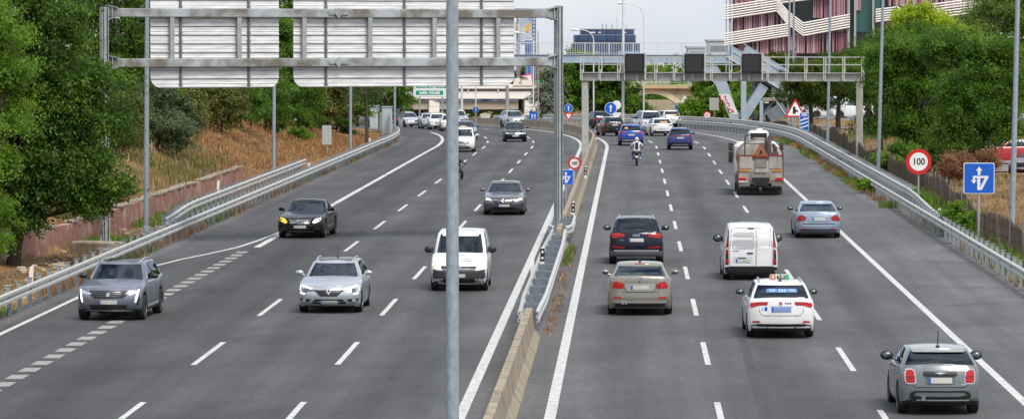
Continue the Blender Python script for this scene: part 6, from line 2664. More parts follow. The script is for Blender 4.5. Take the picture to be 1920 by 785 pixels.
        if S['antenna'] is not None:
            ya, ha = S['antenna']
            hit = self.bvh.ray_cast(Vector((0, ya, 4)), Vector((0, 0, -1)))
            z = hit[0].z if hit[0] else H
            m2 = MB()
            m2.ball((0, ya, z + .01), (.045, .07, .035), 10)
            m2.tube([(0, ya, z), (0, ya - ha * .35, z + ha)], .011, 6)
            m2.build('antenna', trim_m, self.root)

    # -------- surface features
    def decal(self, name, poly, side, m, parent=None, off=.006, depth=.02, step=.07):
        """polygon given in (x, z) (front / rear), (x, y) (top) or (y, z) (right / left) laid onto the surface"""
        P_ = [Vector((p[0], p[1])) for p in poly]
        bpts = []
        for i in range(len(P_)):
            a, b = P_[i], P_[(i + 1) % len(P_)]
            k = max(1, int((b - a).length / step))
            for j in range(k): bpts.append(a.lerp(b, j / k))
        x0, x1 = min(p.x for p in bpts), max(p.x for p in bpts)
        y0, y1 = min(p.y for p in bpts), max(p.y for p in bpts)
        inner = []
        nx, ny = int((x1 - x0) / step), int((y1 - y0) / step)
        for i in range(1, nx + 1):
            for j in range(1, ny + 1):
                q = Vector((x0 + (i - .5) * (x1 - x0) / max(1, nx), y0 + (j - .5) * (y1 - y0) / max(1, ny)))
                if all((q - b).length > step * .45 for b in bpts): inner.append(q)
        nb = len(bpts)
        res = geometry.delaunay_2d_cdt(bpts + inner, [], [list(range(nb))], 1, 1e-5)
        v2, faces = res[0], res[2]
        out = []
        for p in v2:
            if side == 'front': o, d = Vector((p.x, 8, p.y)), Vector((0, -1, 0))
            elif side == 'rear': o, d = Vector((p.x, -8, p.y)), Vector((0, 1, 0))
            elif side == 'top': o, d = Vector((p.x, p.y, 6)), Vector((0, 0, -1))
            elif side == 'right': o, d = Vector((6, p.x, p.y)), Vector((-1, 0, 0))
            else: o, d = Vector((-6, p.x, p.y)), Vector((1, 0, 0))
            h = self.bvh.ray_cast(o, d)
            if h[0] is None:
                h = self.bvh.find_nearest(o + d * (8 - self.a) if side in ('front', 'rear') else o + d * 5)
            out.append((h[0], -d))
        vs = [p + d * off for p, d in out]
        cnt = {}
        for f in faces:
            for i in range(len(f)):
                e = (f[i], f[(i + 1) % len(f)])
                k = tuple(sorted(e)); cnt.setdefault(k, []).append(e)
        fs = [tuple(f) for f in faces]
        n = len(vs)
        back = [p - d * (depth - off) for p, d in out]
        # orientation
        if fs:
            a, b, c = (vs[i] for i in fs[0][:3])
            if (b - a).cross(c - a).dot(out[0][1]) < 0:
                fs = [tuple(reversed(f)) for f in fs]
        for k, es in cnt.items():
            if len(es) == 1:
                a, b = es[0]
                fs.append((a, b, n + b, n + a))
        mb = MB()
        mb.add(vs + back, fs)
        return mb.build(name, m, parent or self.root)

    def pair(self, name, poly, side, m, **kw):
        a = self.decal(name, poly, side, m, **kw)
        b = self.decal(name, [(-x, z) for x, z in reversed(poly)], side, m, **kw)
        return a, b

    def line(self, name, pts, side, w=.012, m=None, off=.004, parent=None):
        P_ = [Vector(p) for p in pts]
        L, R = [], []
        for i, p in enumerate(P_):
            d = (P_[min(i + 1, len(P_) - 1)] - P_[max(0, i - 1)]).normalized()
            nrm = Vector((-d.y, d.x))
            L.append(p + nrm * w / 2); R.append(p - nrm * w / 2)
        return self.decal(name, [tuple(p) for p in L + R[::-1]], side, m or gap_m, off=off, depth=.012, parent=parent, step=.15)

    def plate_(self, side, z, w=.52, h=.11, x=0.0, band=-1, m=None, off=.018):
        p = self.decal('number_plate', rect(w, h, (x, z)), side, m or plate_m, off=off, depth=.05, step=.10)
        self.decal('plate_band', rect(.045, h * .96, (x + band * (w / 2 - .025), z)), side, bluep_m, parent=p, off=off + .005, depth=.01, step=.12)
        return p

    def place(self, u, v, turn=0.0, away=True, z=None, end=None):
        """put the car so that the middle of its near end stands at photo pixel (u, v)"""
        x, y, _ = ground(u, v)
        s, t = ST(x, y)
        return self.at_st(s, t, turn, away)

    def at_st(self, s, t, turn=0.0, away=True):
        """near end (towards the camera) at road coordinate s"""
        sc_ = s + self.a - .45
        x, y = XY(sc_, t)
        h = heading(sc_) + turn
        sl = (G(y + 2) - G(y - 2)) / 4
        self.root.location = (x, y, G(y) + .004)
        if away:
            self.root.rotation_euler = (math.atan(sl), 0, h)
        else:
            self.root.rotation_euler = (-math.atan(sl), 0, h + PI)
        return self.root


def front_std(c, hz=.72, hl=lens_m, grille=True, plate_z=.48, w=None, gz=(.56, .70), gw=.48, low=(.24, .38), glm=None):
    W2 = c.W2
    c.pair('headlight', [(W2 * .55, hz - .05), (W2 * .93, hz - .03), (W2 * .95, hz + .07), (W2 * .62, hz + .04)], 'front', hl)
    if grille:
        c.decal('grille', [(-gw, gz[1]), (-gw * .8, gz[0]), (gw * .8, gz[0]), (gw, gz[1])], 'front', glm or trim_m)
        c.decal('grille_bar', rect(gw * 1.6, .02, (0, (gz[0] + gz[1]) / 2)), 'front', chrome_m, off=.014)
    c.decal('lower_intake', [(-W2 * .62, low[0]), (W2 * .62, low[0]), (W2 * .55, low[1]), (-W2 * .55, low[1])], 'front', trim_m)
    c.plate_('front', plate_z)
    c.line('bonnet_gap', [(-W2 * .82, c.S['nose'] - .02), (W2 * .82, c.S['nose'] - .02)], 'front', .014)


def rear_std(c, tz=(.78, .98), tx=(.5, .93), plate_z=.74, low=.42, window=None, refl=.48, tm=tail_m):
    W2 = c.W2
    c.pair('tail_light', [(W2 * tx[0], tz[0] + .04), (W2 * tx[1], tz[0]), (W2 * tx[1], tz[1]), (W2 * (tx[0] + .06), tz[1] - .02)], 'rear', tm)
    c.plate_('rear', plate_z)
    c.decal('rear_bumper_trim', [(-W2 * .9, .21), (W2 * .9, .21), (W2 * .86, low), (-W2 * .86, low)], 'rear', trim_m)
    c.pair('rear_reflector', rect(.2, .05, (W2 * .72, refl)), 'rear', refl_m, off=.012)
    c.line('boot_gap', [(-W2 * .78, .62), (W2 * .78, .62)], 'rear', .014)


def side_std(c, handles=True):
    S = c.S
    yb = lerp(S['cowl_y'], S['rear_base'], S['bpillar'])
    for sd in ('right', 'left'):
        for y in (S['cowl_y'] - .35, yb):
            c.line('door_gap', [(y, S['sill'] + .12), (y, S['belt'] - .06)], sd, .014)
        if handles:
            for y in (yb + .18, yb - .75):
                c.decal('door_handle', rect(.19, .03, (y, S['belt'] - .13)), sd, c.body_mat, off=.025, depth=.03, step=.3)


# ---------------------------------------------------------------- oncoming side
# grey SUV, nearest on the left
c = Car('suv', 'metallic grey suv with fang shaped white lamps, nearest on the left', 'car', paint('paint_grey_blue', (.20, .22, .27), .65, .32),
        dict(L=4.45, W=1.86, H=1.60, nose=.90, nose2=.97, cowl=1.09, cowl_y=.90, belt=1.06, belt_r=1.12, rear_base=-2.02, head_y=.18, roof_r=-1.62, wb=2.68, r=.355, sill=.24, clad=.10, wt=.715, roofrail=1, mirror='black', bow_f=.12, rim=0))
g = c.decal('grille', [(-.56, .86), (-.50, .70), (-.40, .64), (.40, .64), (.50, .70), (.56, .86)], 'front', trim_m)
for k in range(3): c.decal('grille_bar', rect(.8 - .06 * k, .012, (0, .82 - .06 * k)), 'front', mat('dark_chrome', (.16, .16, .17), .3, .8), off=.012, parent=g)
c.decal('emblem', [(-.04, .70), (.03, .69), (.05, .75), (.03, .80), (-.03, .81), (-.06, .77)], 'front', chrome_m, off=.02)
c.pair('headlight', [(.46, .78), (.60, .74), (.84, .80), (.86, .90), (.74, .86)], 'front', lens_m)
c.pair('daylight_lamp', [(.805, .88), (.85, .885), (.80, .60), (.765, .52), (.745, .54)], 'front', drl_m, off=.014)
c.pair('side_vent', [(.80, .55), (.86, .72), (.885, .56), (.84, .44), (.79, .46)], 'front', trim_m, off=.005)
c.decal('lower_intake', [(-.55, .46), (-.50, .335), (.50, .335), (.55, .46)], 'front', trim_m)
c.decal('skid_trim', [(-.72, .31), (.72, .31), (.62, .275), (-.62, .275)], 'front', silver_m, off=.012)
c.plate_('front', .535, .52, .11, 0, 1)
c.decal('sunroof', rect(.95, 1.25, (0, -.55), .1), 'top', mat('roof_glass', (.03, .035, .04), .08))
c.line('bonnet_crease', [(-.55, 1.95), (-.62, 1.0)], 'top', .02, c.body_mat, .008); c.line('bonnet_crease', [(.55, 1.95), (.62, 1.0)], 'top', .02, c.body_mat, .008)
c.decal('sill_trim', [(-.9, .33), (.9, .33), (.9, .39), (-.9, .39)], 'left', silver_m, off=.014); c.decal('sill_trim', [(-.9, .33), (.9, .33), (.9, .39), (-.9, .39)], 'right', silver_m, off=.014)
side_std(c)
x, y, z = ground(210, 600); s, t = ST(x, y); c.at_st(s, t + .05, -.05, False)

# black saloon with the indicator on
c = Car('saloon_car', 'black saloon with one orange indicator glowing, moving towards the exit lane', 'car', paint('paint_black', (.006, .006, .008), 0, .3, .03),
        dict(L=4.92, W=1.86, H=1.45, nose=.74, nose2=.85, cowl=.98, cowl_y=.80, belt=.96, belt_r=.99, rear_base=-1.72, head_y=.0, roof_r=-1.05, deck=(1.0, .96), wb=2.94, r=.34, wt=.69, mirror='body', roof_mat=None))
gr = c.decal('grille', [(-.46, .74), (-.40, .55), (.40, .55), (.46, .74)], 'front', trim_m)
for k in range(3): c.decal('grille_bar', rect(.84 - .03 * k, .022, (0, .715 - .05 * k)), 'front', chrome_m, off=.014, parent=gr)
c.decal('grille_frame', [(-.46, .735), (.46, .735), (.46, .75), (-.46, .75)], 'front', chrome_m, off=.014)
em = c.decal('emblem', disc(.10, 20, (0, .655)), 'front', chrome_m, off=.022)
c.decal('emblem_field', disc(.082, 20, (0, .655)), 'front', trim_m, off=.028, parent=em)
for k in range(3):
    a = PI / 2 + k * 2 * PI / 3
    d = (math.cos(a), math.sin(a)); n_ = (-d[1], d[0])
    c.decal('emblem_star', [(n_[0] * .016, .655 + n_[1] * .016), (-n_[0] * .016, .655 - n_[1] * .016), (d[0] * .085, .655 + d[1] * .085)], 'front', chrome_m, off=.034, parent=em)
c.decal('headlight', [(.50, .64), (.58, .60), (.84, .72), (.82, .82), (.60, .76)], 'front', ind_m)['label'] = 'glowing orange indicator lamp'
c.decal('headlight', [(-x, z) for x, z in [(.50, .64), (.58, .60), (.84, .72), (.82, .82), (.60, .76)]][::-1], 'front', hlon_m)
c.pair('side_vent', [(.48, .30), (.84, .30), (.84, .44), (.60, .46)], 'front', trim_m)
c.decal('lower_intake', [(-.42, .30), (.42, .30), (.40, .42), (-.40, .42)], 'front', trim_m)
c.decal('bumper_trim', rect(1.05, .022, (0, .275)), 'front', silver_m, off=.012)
c.plate_('front', .46, .52, .11, 0, 1)
side_std(c)
x, y, z = ground(570, 446); s, t = ST(x, y); c.at_st(s, t, -.06, False)

# silver estate
c = Car('estate_car', 'silver estate car with c shaped white headlights and roof rails in the second lane', 'car', paint('paint_silver', (.46, .49, .53), .55, .32),
        dict(L=4.63, W=1.83, H=1.45, nose=.77, nose2=.86, cowl=.985, cowl_y=.90, belt=.97, belt_r=1.03, rear_base=-2.12, head_y=.12, roof_r=-1.78, wb=2.71, r=.33, wt=.70, roofrail=1, antenna=(-.9, .3)))
c.decal('upper_grille', [(-.62, .72), (-.55, .66), (-.40, .64), (-.24, .50), (.24, .50), (.40, .64), (.55, .66), (.62, .72)], 'front', trim_m)
c.decal('grille_bar', [(-.56, .715), (-.56, .685), (.56, .685), (.56, .715)], 'front', chrome_m, off=.014)
c.decal('emblem', [(-.075, .66), (0, .54), (.075, .66), (0, .79)], 'front', chrome_m, off=.03)
c.decal('emblem_core', [(-.03, .66), (0, .61), (.03, .66), (0, .71)], 'front', trim_m, off=.036)
c.pair('headlight', [(.46, .66), (.80, .58), (.87, .72), (.86, .82), (.70, .76), (.50, .72)], 'front', lensd_m)
c.pair('daylight_lamp', [(.48, .73), (.70, .79), (.88, .85), (.885, .68), (.84, .57), (.72, .56), (.72, .595), (.81, .61), (.845, .70), (.84, .79), (.70, .755), (.50, .70)], 'front', drl_m, off=.014)
c.decal('lower_intake', [(-.52, .28), (-.40, .42), (.40, .42), (.52, .28)], 'front', trim_m)
c.pair('fog_lamp_pocket', [(.52, .42), (.86, .45), (.86, .32), (.60, .33)], 'front', trim_m)
c.pair('fog_lamp', disc(.05, 14, (.72, .385)), 'front', lens_m, off=.016)
c.decal('bumper_trim', [(-.80, .265), (.80, .265), (.74, .235), (-.74, .235)], 'front', chrome_m, off=.01)
c.plate_('front', .325, .52, .11, 0, 1)
c.decal('sunroof', rect(.98, .7, (0, -.35), .08), 'top', MATS['roof_glass'])
side_std(c)
c.line('bonnet_crease', [(-.42, 2.0), (-.55, 1.0)], 'top', .02, c.body_mat, .008); c.line('bonnet_crease', [(.42, 2.0), (.55, 1.0)], 'top', .02, c.body_mat, .008)
x, y, z = ground(620, 586); s, t = ST(x, y); c.at_st(s, t, -.012, False)

# white van behind the foreground post
c = Car('van', 'white delivery van with black bumper half hidden behind the foreground lamp post', 'van', paint('paint_white', (.72, .73, .74), 0, .4),
        dict(L=4.45, W=1.80, H=1.84, nose=.92, nose2=1.0, cowl=1.15, cowl_y=1.25, belt=1.14, belt_r=1.16, rear_base=-2.16, head_y=.55, roof_r=-2.02, wb=2.70, ax=.12, r=.325, wt=.80, wbase=.93, swin='front', rwin=False, sill=.2, mirror='black', msize=1.5, rrx=.2, rry=.12, bpillar=.30))
c.decal('black_bumper', [(-.88, .22), (.88, .22), (.89, .70), (.60, .66), (-.60, .66), (-.89, .70)], 'front', mat('bumper_plastic', (.035, .036, .04), .6), off=.008)
c.decal('grille', [(-.58, .80), (-.50, .68), (.50, .68), (.58, .80)], 'front', trim_m, off=.012)
c.decal('grille_bar', rect(.98, .022, (0, .715)), 'front', chrome_m, off=.02)
em = c.decal('emblem', disc(.085, 20, (0, .74)), 'front', chrome_m, off=.028)
c.decal('emblem_field', disc(.068, 20, (0, .74)), 'front', lensd_m, off=.034, parent=em)
c.decal('emblem_letter', [(-.055, .765), (-.02, .69), (0, .735), (.02, .69), (.055, .765), (.035, .765), (.02, .73), (0, .775), (-.02, .73), (-.035, .765)], 'front', chrome_m, off=.04, parent=em)
c.pair('headlight', [(.56, .70), (.84, .72), (.86, .86), (.80, .88), (.58, .80)], 'front', hlwarm_m)
c.pair('fog_lamp', rect(.17, .07, (.70, .36), .02), 'front', lens_m, off=.016)
c.decal('lower_intake', rect(1.0, .11, (0, .34)), 'front', trim_m, off=.012)
c.plate_('front', .50, .52, .11, .05, 1)
c.decal('roof_header', rect(1.15, .05, (0, 1.70)), 'front', c.body_mat, off=.012)
tx = text('bonnet_lettering', 'DE TAXI', .075, mat('lettering_grey', (.10, .11, .13), .6), c.root, (.12, 2.225, .90), (PI / 2, 0, PI))
hit = c.bvh.ray_cast(Vector((-.22, 8, .95)), Vector((0, -1, 0)))
tx.location = (-.24, hit[0].y + .012, .955); tx.rotation_euler = (math.radians(28), 0, PI)
c.decal('bonnet_stripe', [(-.10, 1.01), (-.20, 1.02), (-.33, 1.02), (-.24, 1.005)], 'front', mat('lettering_teal', (.05, .30, .32), .5), off=.006)
side_std(c)
for x_ in (-.36, .36):
    m2 = MB(); m2.ball((x_, .12, 1.38), (.11, .12, .15), 14); m2.ball((x_, .08, 1.12), (.22, .14, .22), 14)
    m2.build('occupant_outline', seat_m, c.root)
x, y, z = ground(861, 545); s, t = ST(x, y); c.at_st(s, t, 0.0, False)

# grey saloon
c = Car('saloon_car', 'dark grey saloon with lit headlights, right of the foreground post', 'car', paint('paint_graphite', (.105, .105, .12), .6, .3),
        dict(L=4.9, W=1.86, H=1.45, nose=.75, nose2=.85, cowl=.97, cowl_y=.82, belt=.96, belt_r=1.0, rear_base=-1.95, head_y=.05, roof_r=-1.2, wb=2.83, r=.335, wt=.69))
c.decal('grille', [(-.50, .70), (-.38, .50), (.38, .50), (.50, .70)], 'front', trim_m)
c.decal('grille_frame', [(-.52, .71), (-.52, .69), (-.10, .645), (.10, .645), (.52, .69), (.52, .71), (.10, .67), (-.10, .67)], 'front', chrome_m, off=.014)
em = c.decal('emblem', disc(.075, 18, (0, .655)), 'front', chrome_m, off=.024)
c.decal('emblem_field', disc(.055, 18, (0, .655)), 'front', trim_m, off=.03, parent=em)
c.pair('headlight', [(.54, .66), (.84, .70), (.88, .80), (.60, .74)], 'front', hlon_m)
c.pair('fog_lamp_pocket', [(.52, .36), (.85, .36), (.85, .46), (.62, .44)], 'front', trim_m)
c.pair('fog_lamp', [(.58, .385), (.80, .375), (.80, .40), (.58, .41)], 'front', chrome_m, off=.014)
c.decal('lower_intake', rect(.92, .10, (0, .33)), 'front', trim_m)
c.plate_('front', .44, .52, .11, 0, 1)
side_std(c)
x, y, z = ground(945, 403); s, t = ST(x, y); c.at_st(s, t, 0, False)

# white taxi estate partly behind the post
c = Car('taxi', 'white people carrier taxi with warm headlight just right of the foreground post', 'taxi', paint('paint_white', (.72, .73, .74)),
        dict(L=4.5, W=1.75, H=1.66, nose=.84, nose2=.94, cowl=1.06, cowl_y=1.0, belt=1.04, belt_r=1.08, rear_base=-2.12, head_y=.28, roof_r=-1.9, wb=2.81, r=.32, wt=.76, roofrail=1))
front_std(c, .80, hlwarm_m, True, .5, gz=(.58, .74), gw=.52, low=(.24, .42))
m2 = MB(); m2.box((0, -.1, 1.72), (.45, .16, .13), bev=.03); m2.build('roof_sign', mat('roof_sign_cream', (.6, .52, .36), .5), c.root)
side_std(c)
x, y, z = ground(866, 285); s, t = ST(x, y); c.at_st(s, t, 0.02, False)
c = Car('saloon_car', 'dark blue grey saloon right behind the white taxi beside the foreground post', 'car', paint('paint_slate', (.06, .07, .10), .5),
        dict(L=4.7, W=1.82, H=1.45, nose=.74, cowl_y=.85, head_y=.1, rear_base=-1.7, roof_r=-1.1, deck=(1.0, .95)))
front_std(c)
side_std(c)
x, y, z = ground(872, 262); s, t = ST(x, y); c.at_st(s, t, 0.04, False)
# dark estate and silver car behind it
c = Car('estate_car', 'dark navy estate car with a big chrome grille far down the road', 'car', paint('paint_navy_black', (.012, .015, .025), .3, .25),
        dict(L=4.7, W=1.76, H=1.50, nose=.76, nose2=.86, cowl=.98, cowl_y=.9, rear_base=-2.15, head_y=.12, roof_r=-1.85, wb=2.7, r=.32))
c.decal('grille', [(-.40, .70), (-.34, .54), (.34, .54), (.40, .70)], 'front', chrome_m)
for k in range(2): c.decal('grille_slot', rect(.66, .03, (0, .655 - .06 * k)), 'front', trim_m, off=.012)
c.pair('headlight', [(.50, .60), (.80, .62), (.82, .74), (.54, .72)], 'front', lens_m)
c.decal('lower_intake', rect(1.0, .12, (0, .32)), 'front', trim_m)
c.plate_('front', .46)
side_std(c)
x, y, z = ground(965, 266); s, t = ST(x, y); c.at_st(s, t, 0.03, False)
c = Car('suv', 'pale silver suv following the dark navy estate car', 'car', paint('paint_silver', (.46, .49, .53)),
        dict(L=4.5, W=1.80, H=1.68, nose=.92, nose2=1.0, cowl=1.12, cowl_y=.9, belt=1.1, belt_r=1.14, rear_base=-2.1, head_y=.2, roof_r=-1.8, r=.36, sill=.27, wt=.74))
front_std(c, .84, lensd_m, True, .52, gz=(.66, .80), gw=.42)
x, y, z = ground(967, 240); s, t = ST(x, y); c.at_st(s, t, 0.12, False)


def simple_front(name, label, pm, spec, u, v, turn, hl=lensd_m, cat='car', **kw):
    c = Car(name, label, cat, pm, spec)
    front_std(c, hl=hl, **kw)
    x, y, z = ground(u, v); s, t = ST(x, y); c.at_st(s, t, turn, False)
    return c


WH = MATS['paint_white']
simple_front('hatchback', 'white hatchback with a black grille just left of the foreground post, far off', WH, dict(L=4.2, H=1.50, cowl_y=.9), 846, 246, -.02, gz=(.46, .62), gw=.5)
simple_front('hatchback', 'white car second from the left in the far queue by the overpass pier', WH, dict(L=4.2, H=1.50), 824, 243, -.02)
simple_front('saloon_car', 'pale silver car leftmost in the far queue by the overpass pier', MATS['paint_silver'], dict(L=4.5, W=1.8, H=1.46), 808, 241.5, .02)
simple_front('suv', 'white tall suv behind the dark saloon, right of the foreground post in the far queue', WH, dict(L=4.5, W=1.84, H=1.68, nose=.92, nose2=1.0, cowl=1.1, belt=1.08, belt_r=1.12, wt=.74), 862, 238, .0)
c = Car('saloon_car', 'silver car roof showing above the far curved barrier', 'car', MATS['paint_silver'], dict(L=4.6, H=1.46))
x, y, _ = at_y(930, 236, 470); c.root.location = (x, y, 8 - (218.5 - 70) * 470 / FPX - 1.46); c.root.rotation_euler = (0, 0, 1.2)
c = Car('saloon_car', 'dark grey car showing above the barrier right of the silver suv', 'car', MATS['paint_graphite'], dict(L=4.6, H=1.46))
x, y, _ = at_y(990, 236, 470); c.root.location = (x, y, 8 - (219 - 70) * 470 / FPX - 1.46); c.root.rotation_euler = (0, 0, 1.3)
c = Car('hatchback', 'white car half hidden behind the far end of the left guard rail', 'car', WH, dict(L=4.2, H=1.5))
front_std(c, hl=lensd_m)
x, y, _ = at_y(765, 240, 392); c.root.location = (x, y, 8 - (238 - 70) * 392 / FPX); c.root.rotation_euler = (0, 0, PI + .35)

# ---------------------------------------------------------------- receding side
# small grey three-door, nearest on the right
GREYM = paint('paint_mid_grey', (.165, .19, .195), .35, .3)
c = Car('small_car', 'small rounded grey car with white rimmed red lights, nearest on the right', 'car', GREYM,
        dict(L=3.87, W=1.73, H=1.41, nose=.80, nose2=.88, cowl=.98, cowl_y=.75, belt=.99, belt_r=1.05, rear_base=-1.72, head_y=.10, roof_r=-1.34, wb=2.5, r=.315, wt=.735, wbase=.93, antenna=(-1.2, .36), clad=.10, rrx=.42, rry=.22, side2=.86, mirror='black', msize=1.35, seatcol=seat_m, frame=None, roof_mat=paint('paint_roof_sky_sheen', (.33, .35, .35), .4, .3),  # roof paler than the body: sky reflection put into its colour
             rprof=((0, .10), (.12, .02), (.35, 0), (.6, .015), (.85, .05), (1, .12))))
c.pair('tail_light_rim', [(.505, .70), (.55, .665), (.70, .665), (.745, .71), (.755, .90), (.72, .985), (.60, .995), (.53, .95)], 'rear', chrome_m, off=.016)
c.pair('tail_light', [(.53, .715), (.56, .69), (.69, .69), (.722, .725), (.73, .89), (.70, .96), (.61, .97), (.555, .93)], 'rear', tailb_m, off=.026)
c.pair('tail_light_band', [(.53, .80), (.725, .80), (.727, .835), (.535, .835)], 'rear', tail_m, off=.031)
c.decal('boot_handle', rect(.72, .095, (0, .885), .035), 'rear', trim_m, off=.03, depth=.05)
c.decal('emblem', [(-.13, .905), (-.04, .885), (0, .87), (.04, .885), (.13, .905), (.04, .915), (0, .925), (-.04, .915)], 'rear', chrome_m, off=.04)
c.decal('plate_recess', rect(.62, .18, (0, .745), .04), 'rear', mat('recess_grey', (.11, .125, .13), .5, .2), off=.005)
c.plate_('rear', .745, .50, .12)
c.line('boot_gap', [(-.64, 1.0), (-.60, .66), (-.52, .60), (.52, .60), (.60, .66), (.64, 1.0)], 'rear', .016)
c.decal('bumper_insert', [(-.66, .42), (-.62, .49), (-.54, .525), (.54, .525), (.62, .49), (.66, .42), (.62, .34), (-.62, .34)], 'rear', trim_m)
c.decal('bumper_panel', [(-.56, .43), (-.50, .485), (.50, .485), (.56, .43), (.40, .40), (-.40, .40)], 'rear', GREYM, off=.014)
c.decal('rear_bumper_trim', [(-.78, .22), (.78, .22), (.80, .30), (.60, .335), (-.60, .335), (-.80, .30)], 'rear', trim_m, off=.008)
c.decal('skid_trim', [(-.5, .31), (.62, .31), (.62, .335), (-.5, .335)], 'rear', silver_m, off=.014)
m2 = MB(); m2.lathe([(.035, 0), (.045, .0), (.045, .12), (.035, .12)], Matrix.Translation((-.36, -1.98, .36)) @ Matrix.Rotation(-PI / 2, 4, 'X'), 14); m2.build('exhaust', chrome_m, c.root)
c.decal('wiper', [(-.24, 1.085), (.02, 1.085), (.03, 1.11), (-.02, 1.125), (-.22, 1.10)], 'rear', trim_m, off=.02)
c.decal('roof_spoiler', [(-.56, 1.36), (.56, 1.36), (.55, 1.31), (-.55, 1.31)], 'rear', MATS['paint_roof_sky_sheen'], off=.05, depth=.08)
c.decal('model_badge', rect(.11, .022, (.50, .655)), 'rear', chrome_m, off=.008)
side_std(c)
x, y, z = ground(1758, 775); s, t = ST(x, y); c.at_st(s, t, .012, True)

# white taxi hatchback
c = Car('taxi', 'white taxi estate with an illuminated roof box and blue window sticker', 'taxi', WH,
        dict(L=4.57, W=1.79, H=1.50, nose=.76, nose2=.86, cowl=.97, cowl_y=.9, belt=.98, belt_r=1.06, rear_base=-2.1, head_y=.12, roof_r=-1.72, wb=2.64, r=.325, wt=.72, roofrail=1, antenna=(-1.5, .22), mirror='black', glass=GLASS_D, rim=0))
c.pair('tail_light', [(.34, .985), (.38, .90), (.60, .89), (.80, .82), (.84, .90), (.80, .955), (.56, .985)], 'rear', tailb_m, off=.014)
c.pair('tail_light_edge', [(.36, .955), (.56, .955), (.70, .93), (.56, .935), (.38, .935)], 'rear', tail_m, off=.02)
c.plate_('rear', .785, .52, .12, 0, -1, mat('blue_plate', (.16, .26, .50), .5))
c.decal('plate_trim', rect(.60, .02, (0, .87)), 'rear', chrome_m, off=.01)
em = c.decal('emblem', disc(.055, 18, (-.02, .945)), 'rear', chrome_m, off=.014)
c.decal('emblem_field', disc(.04, 18, (-.02, .945)), 'rear', mat('emblem_red', (.35, .05, .08), .3), off=.02, parent=em)
for k in range(4): c.decal('badge_letter', rect(.03, .045, (.11 + .045 * k, .95)), 'rear', lensd_m, off=.01)
c.decal('blue_shield', rect(.075, .10, (-.41, .80), .015), 'rear', bluep_m, off=.01)
c.decal('boot_mark', [(-.53, .76), (-.50, .76), (-.485, .85), (-.50, .85), (-.505, .78), (-.53, .78)], 'rear', lensd_m, off=.008)
c.line('boot_gap', [(-.60, 1.02), (-.58, .72), (-.50, .62), (.50, .62), (.58, .72), (.60, 1.02)], 'rear', .014)
c.decal('rear_bumper_trim', [(-.80, .22), (.80, .22), (.80, .36), (.60, .40), (-.60, .40), (-.80, .36)], 'rear', trim_m)
c.pair('rear_reflector', [(.55, .435), (.78, .435), (.74, .475), (.60, .485)], 'rear', tailb_m, off=.014)
c.decal('window_sticker', [(-.40, 1.22), (.44, 1.22), (.42, 1.315), (-.38, 1.315)], 'rear', mat('sticker_blue', (.06, .20, .45), .5), off=.014)
for k in range(3):
    x0 = -.06 + k * .07
    c.decal('sticker_arrow', [(x0, 1.23), (x0 + .035, 1.268), (x0, 1.305), (x0 + .02, 1.305), (x0 + .055, 1.268), (x0 + .02, 1.23)], 'rear', whitesign_m, off=.018)
hit = c.bvh.ray_cast(Vector((0, -8, 1.268)), Vector((0, 1, 0)))
for xx in (-.23, .29):
    hit = c.bvh.ray_cast(Vector((xx, -8, 1.268)), Vector((0, 1, 0)))
    text('sticker_lettering', 'TAXI', .075, whitesign_m, c.root, (xx, hit[0].y - .022, 1.268), (PI / 2 - .35, 0, 0), thick=.002)
m2 = MB(); m2.box((0, -.95, 1.565), (.50, .17, .15), bev=.025); rs = m2.build('roof_sign', mat('roof_sign_white', (.6, .62, .55), .5), c.root)
m2 = MB(); m2.box((-.17, -1.043, 1.575), (.14, .012, .13)); m2.build('tariff_panel', mat('tariff_orange', (.42, .14, .07), .5), rs)
text('tariff_digit', '4', .11, whitesign_m, rs, (-.17, -1.052, 1.575), thick=.004)
m2 = MB(); m2.box((.05, -1.043, 1.575), (.22, .012, .10)); m2.build('sign_field', trim_m, rs)
text('sign_lettering', 'TAXI', .075, whitesign_m, rs, (.05, -1.053, 1.575), thick=.003)
m2 = MB(); m2.box((.215, -1.043, 1.575), (.08, .012, .13)); m2.build('green_lamp', mat('lamp_green', (.03, .35, .12), .4), rs)
side_std(c)
x, y, z = ground(1462, 633); s, t = ST(x, y); c.at_st(s, t, .012, True)

# champagne saloon
c = Car('saloon_car', 'champagne coloured saloon in the inner lane, close behind the dark blue suv', 'car', paint('paint_champagne', (.30, .28, .23), .65, .3),
        dict(L=4.84, W=1.86, H=1.465, nose=.74, cowl_y=.85, belt=.99, belt_r=1.06, rear_base=-1.80, head_y=.02, roof_r=-1.12, deck=(1.10, 1.12), wb=2.89, r=.335, wt=.70, seatcol=seatl_m, rrx=.42, rry=.26, antenna=None,
             rprof=((0, .10), (.12, .02), (.3, 0), (.55, .03), (.8, .035), (.95, .04), (1, .06))))
c.pair('tail_light', [(.46, .86), (.50, .78), (.78, .78), (.80, .84), (.78, .93), (.70, .99), (.54, .95)], 'rear', tailb_m, off=.012)
c.pair('tail_light_band', [(.50, .84), (.79, .84), (.79, .87), (.48, .87)], 'rear', tail_m, off=.018)
c.decal('plate_recess', [(-.44, .93), (-.40, .76), (-.32, .71), (.32, .71), (.40, .76), (.44, .93)], 'rear', mat('champagne_light', (.42, .41, .36), .35, .5), off=.005)
c.plate_('rear', .815, .52, .11)
em = c.decal('emblem', disc(.052, 18, (0, 1.02)), 'rear', trim_m, off=.014)
c.decal('emblem_quarter', [(0, 1.02), (.032, 1.02), (.022, 1.044), (0, 1.052)], 'rear', bluep_m, off=.02, parent=em)
c.decal('emblem_quarter', [(0, 1.02), (-.032, 1.02), (-.022, 1.044), (0, 1.052)], 'rear', whitesign_m, off=.02, parent=em)
c.decal('emblem_quarter', [(0, 1.02), (-.032, 1.02), (-.022, .996), (0, .988)], 'rear', bluep_m, off=.02, parent=em)
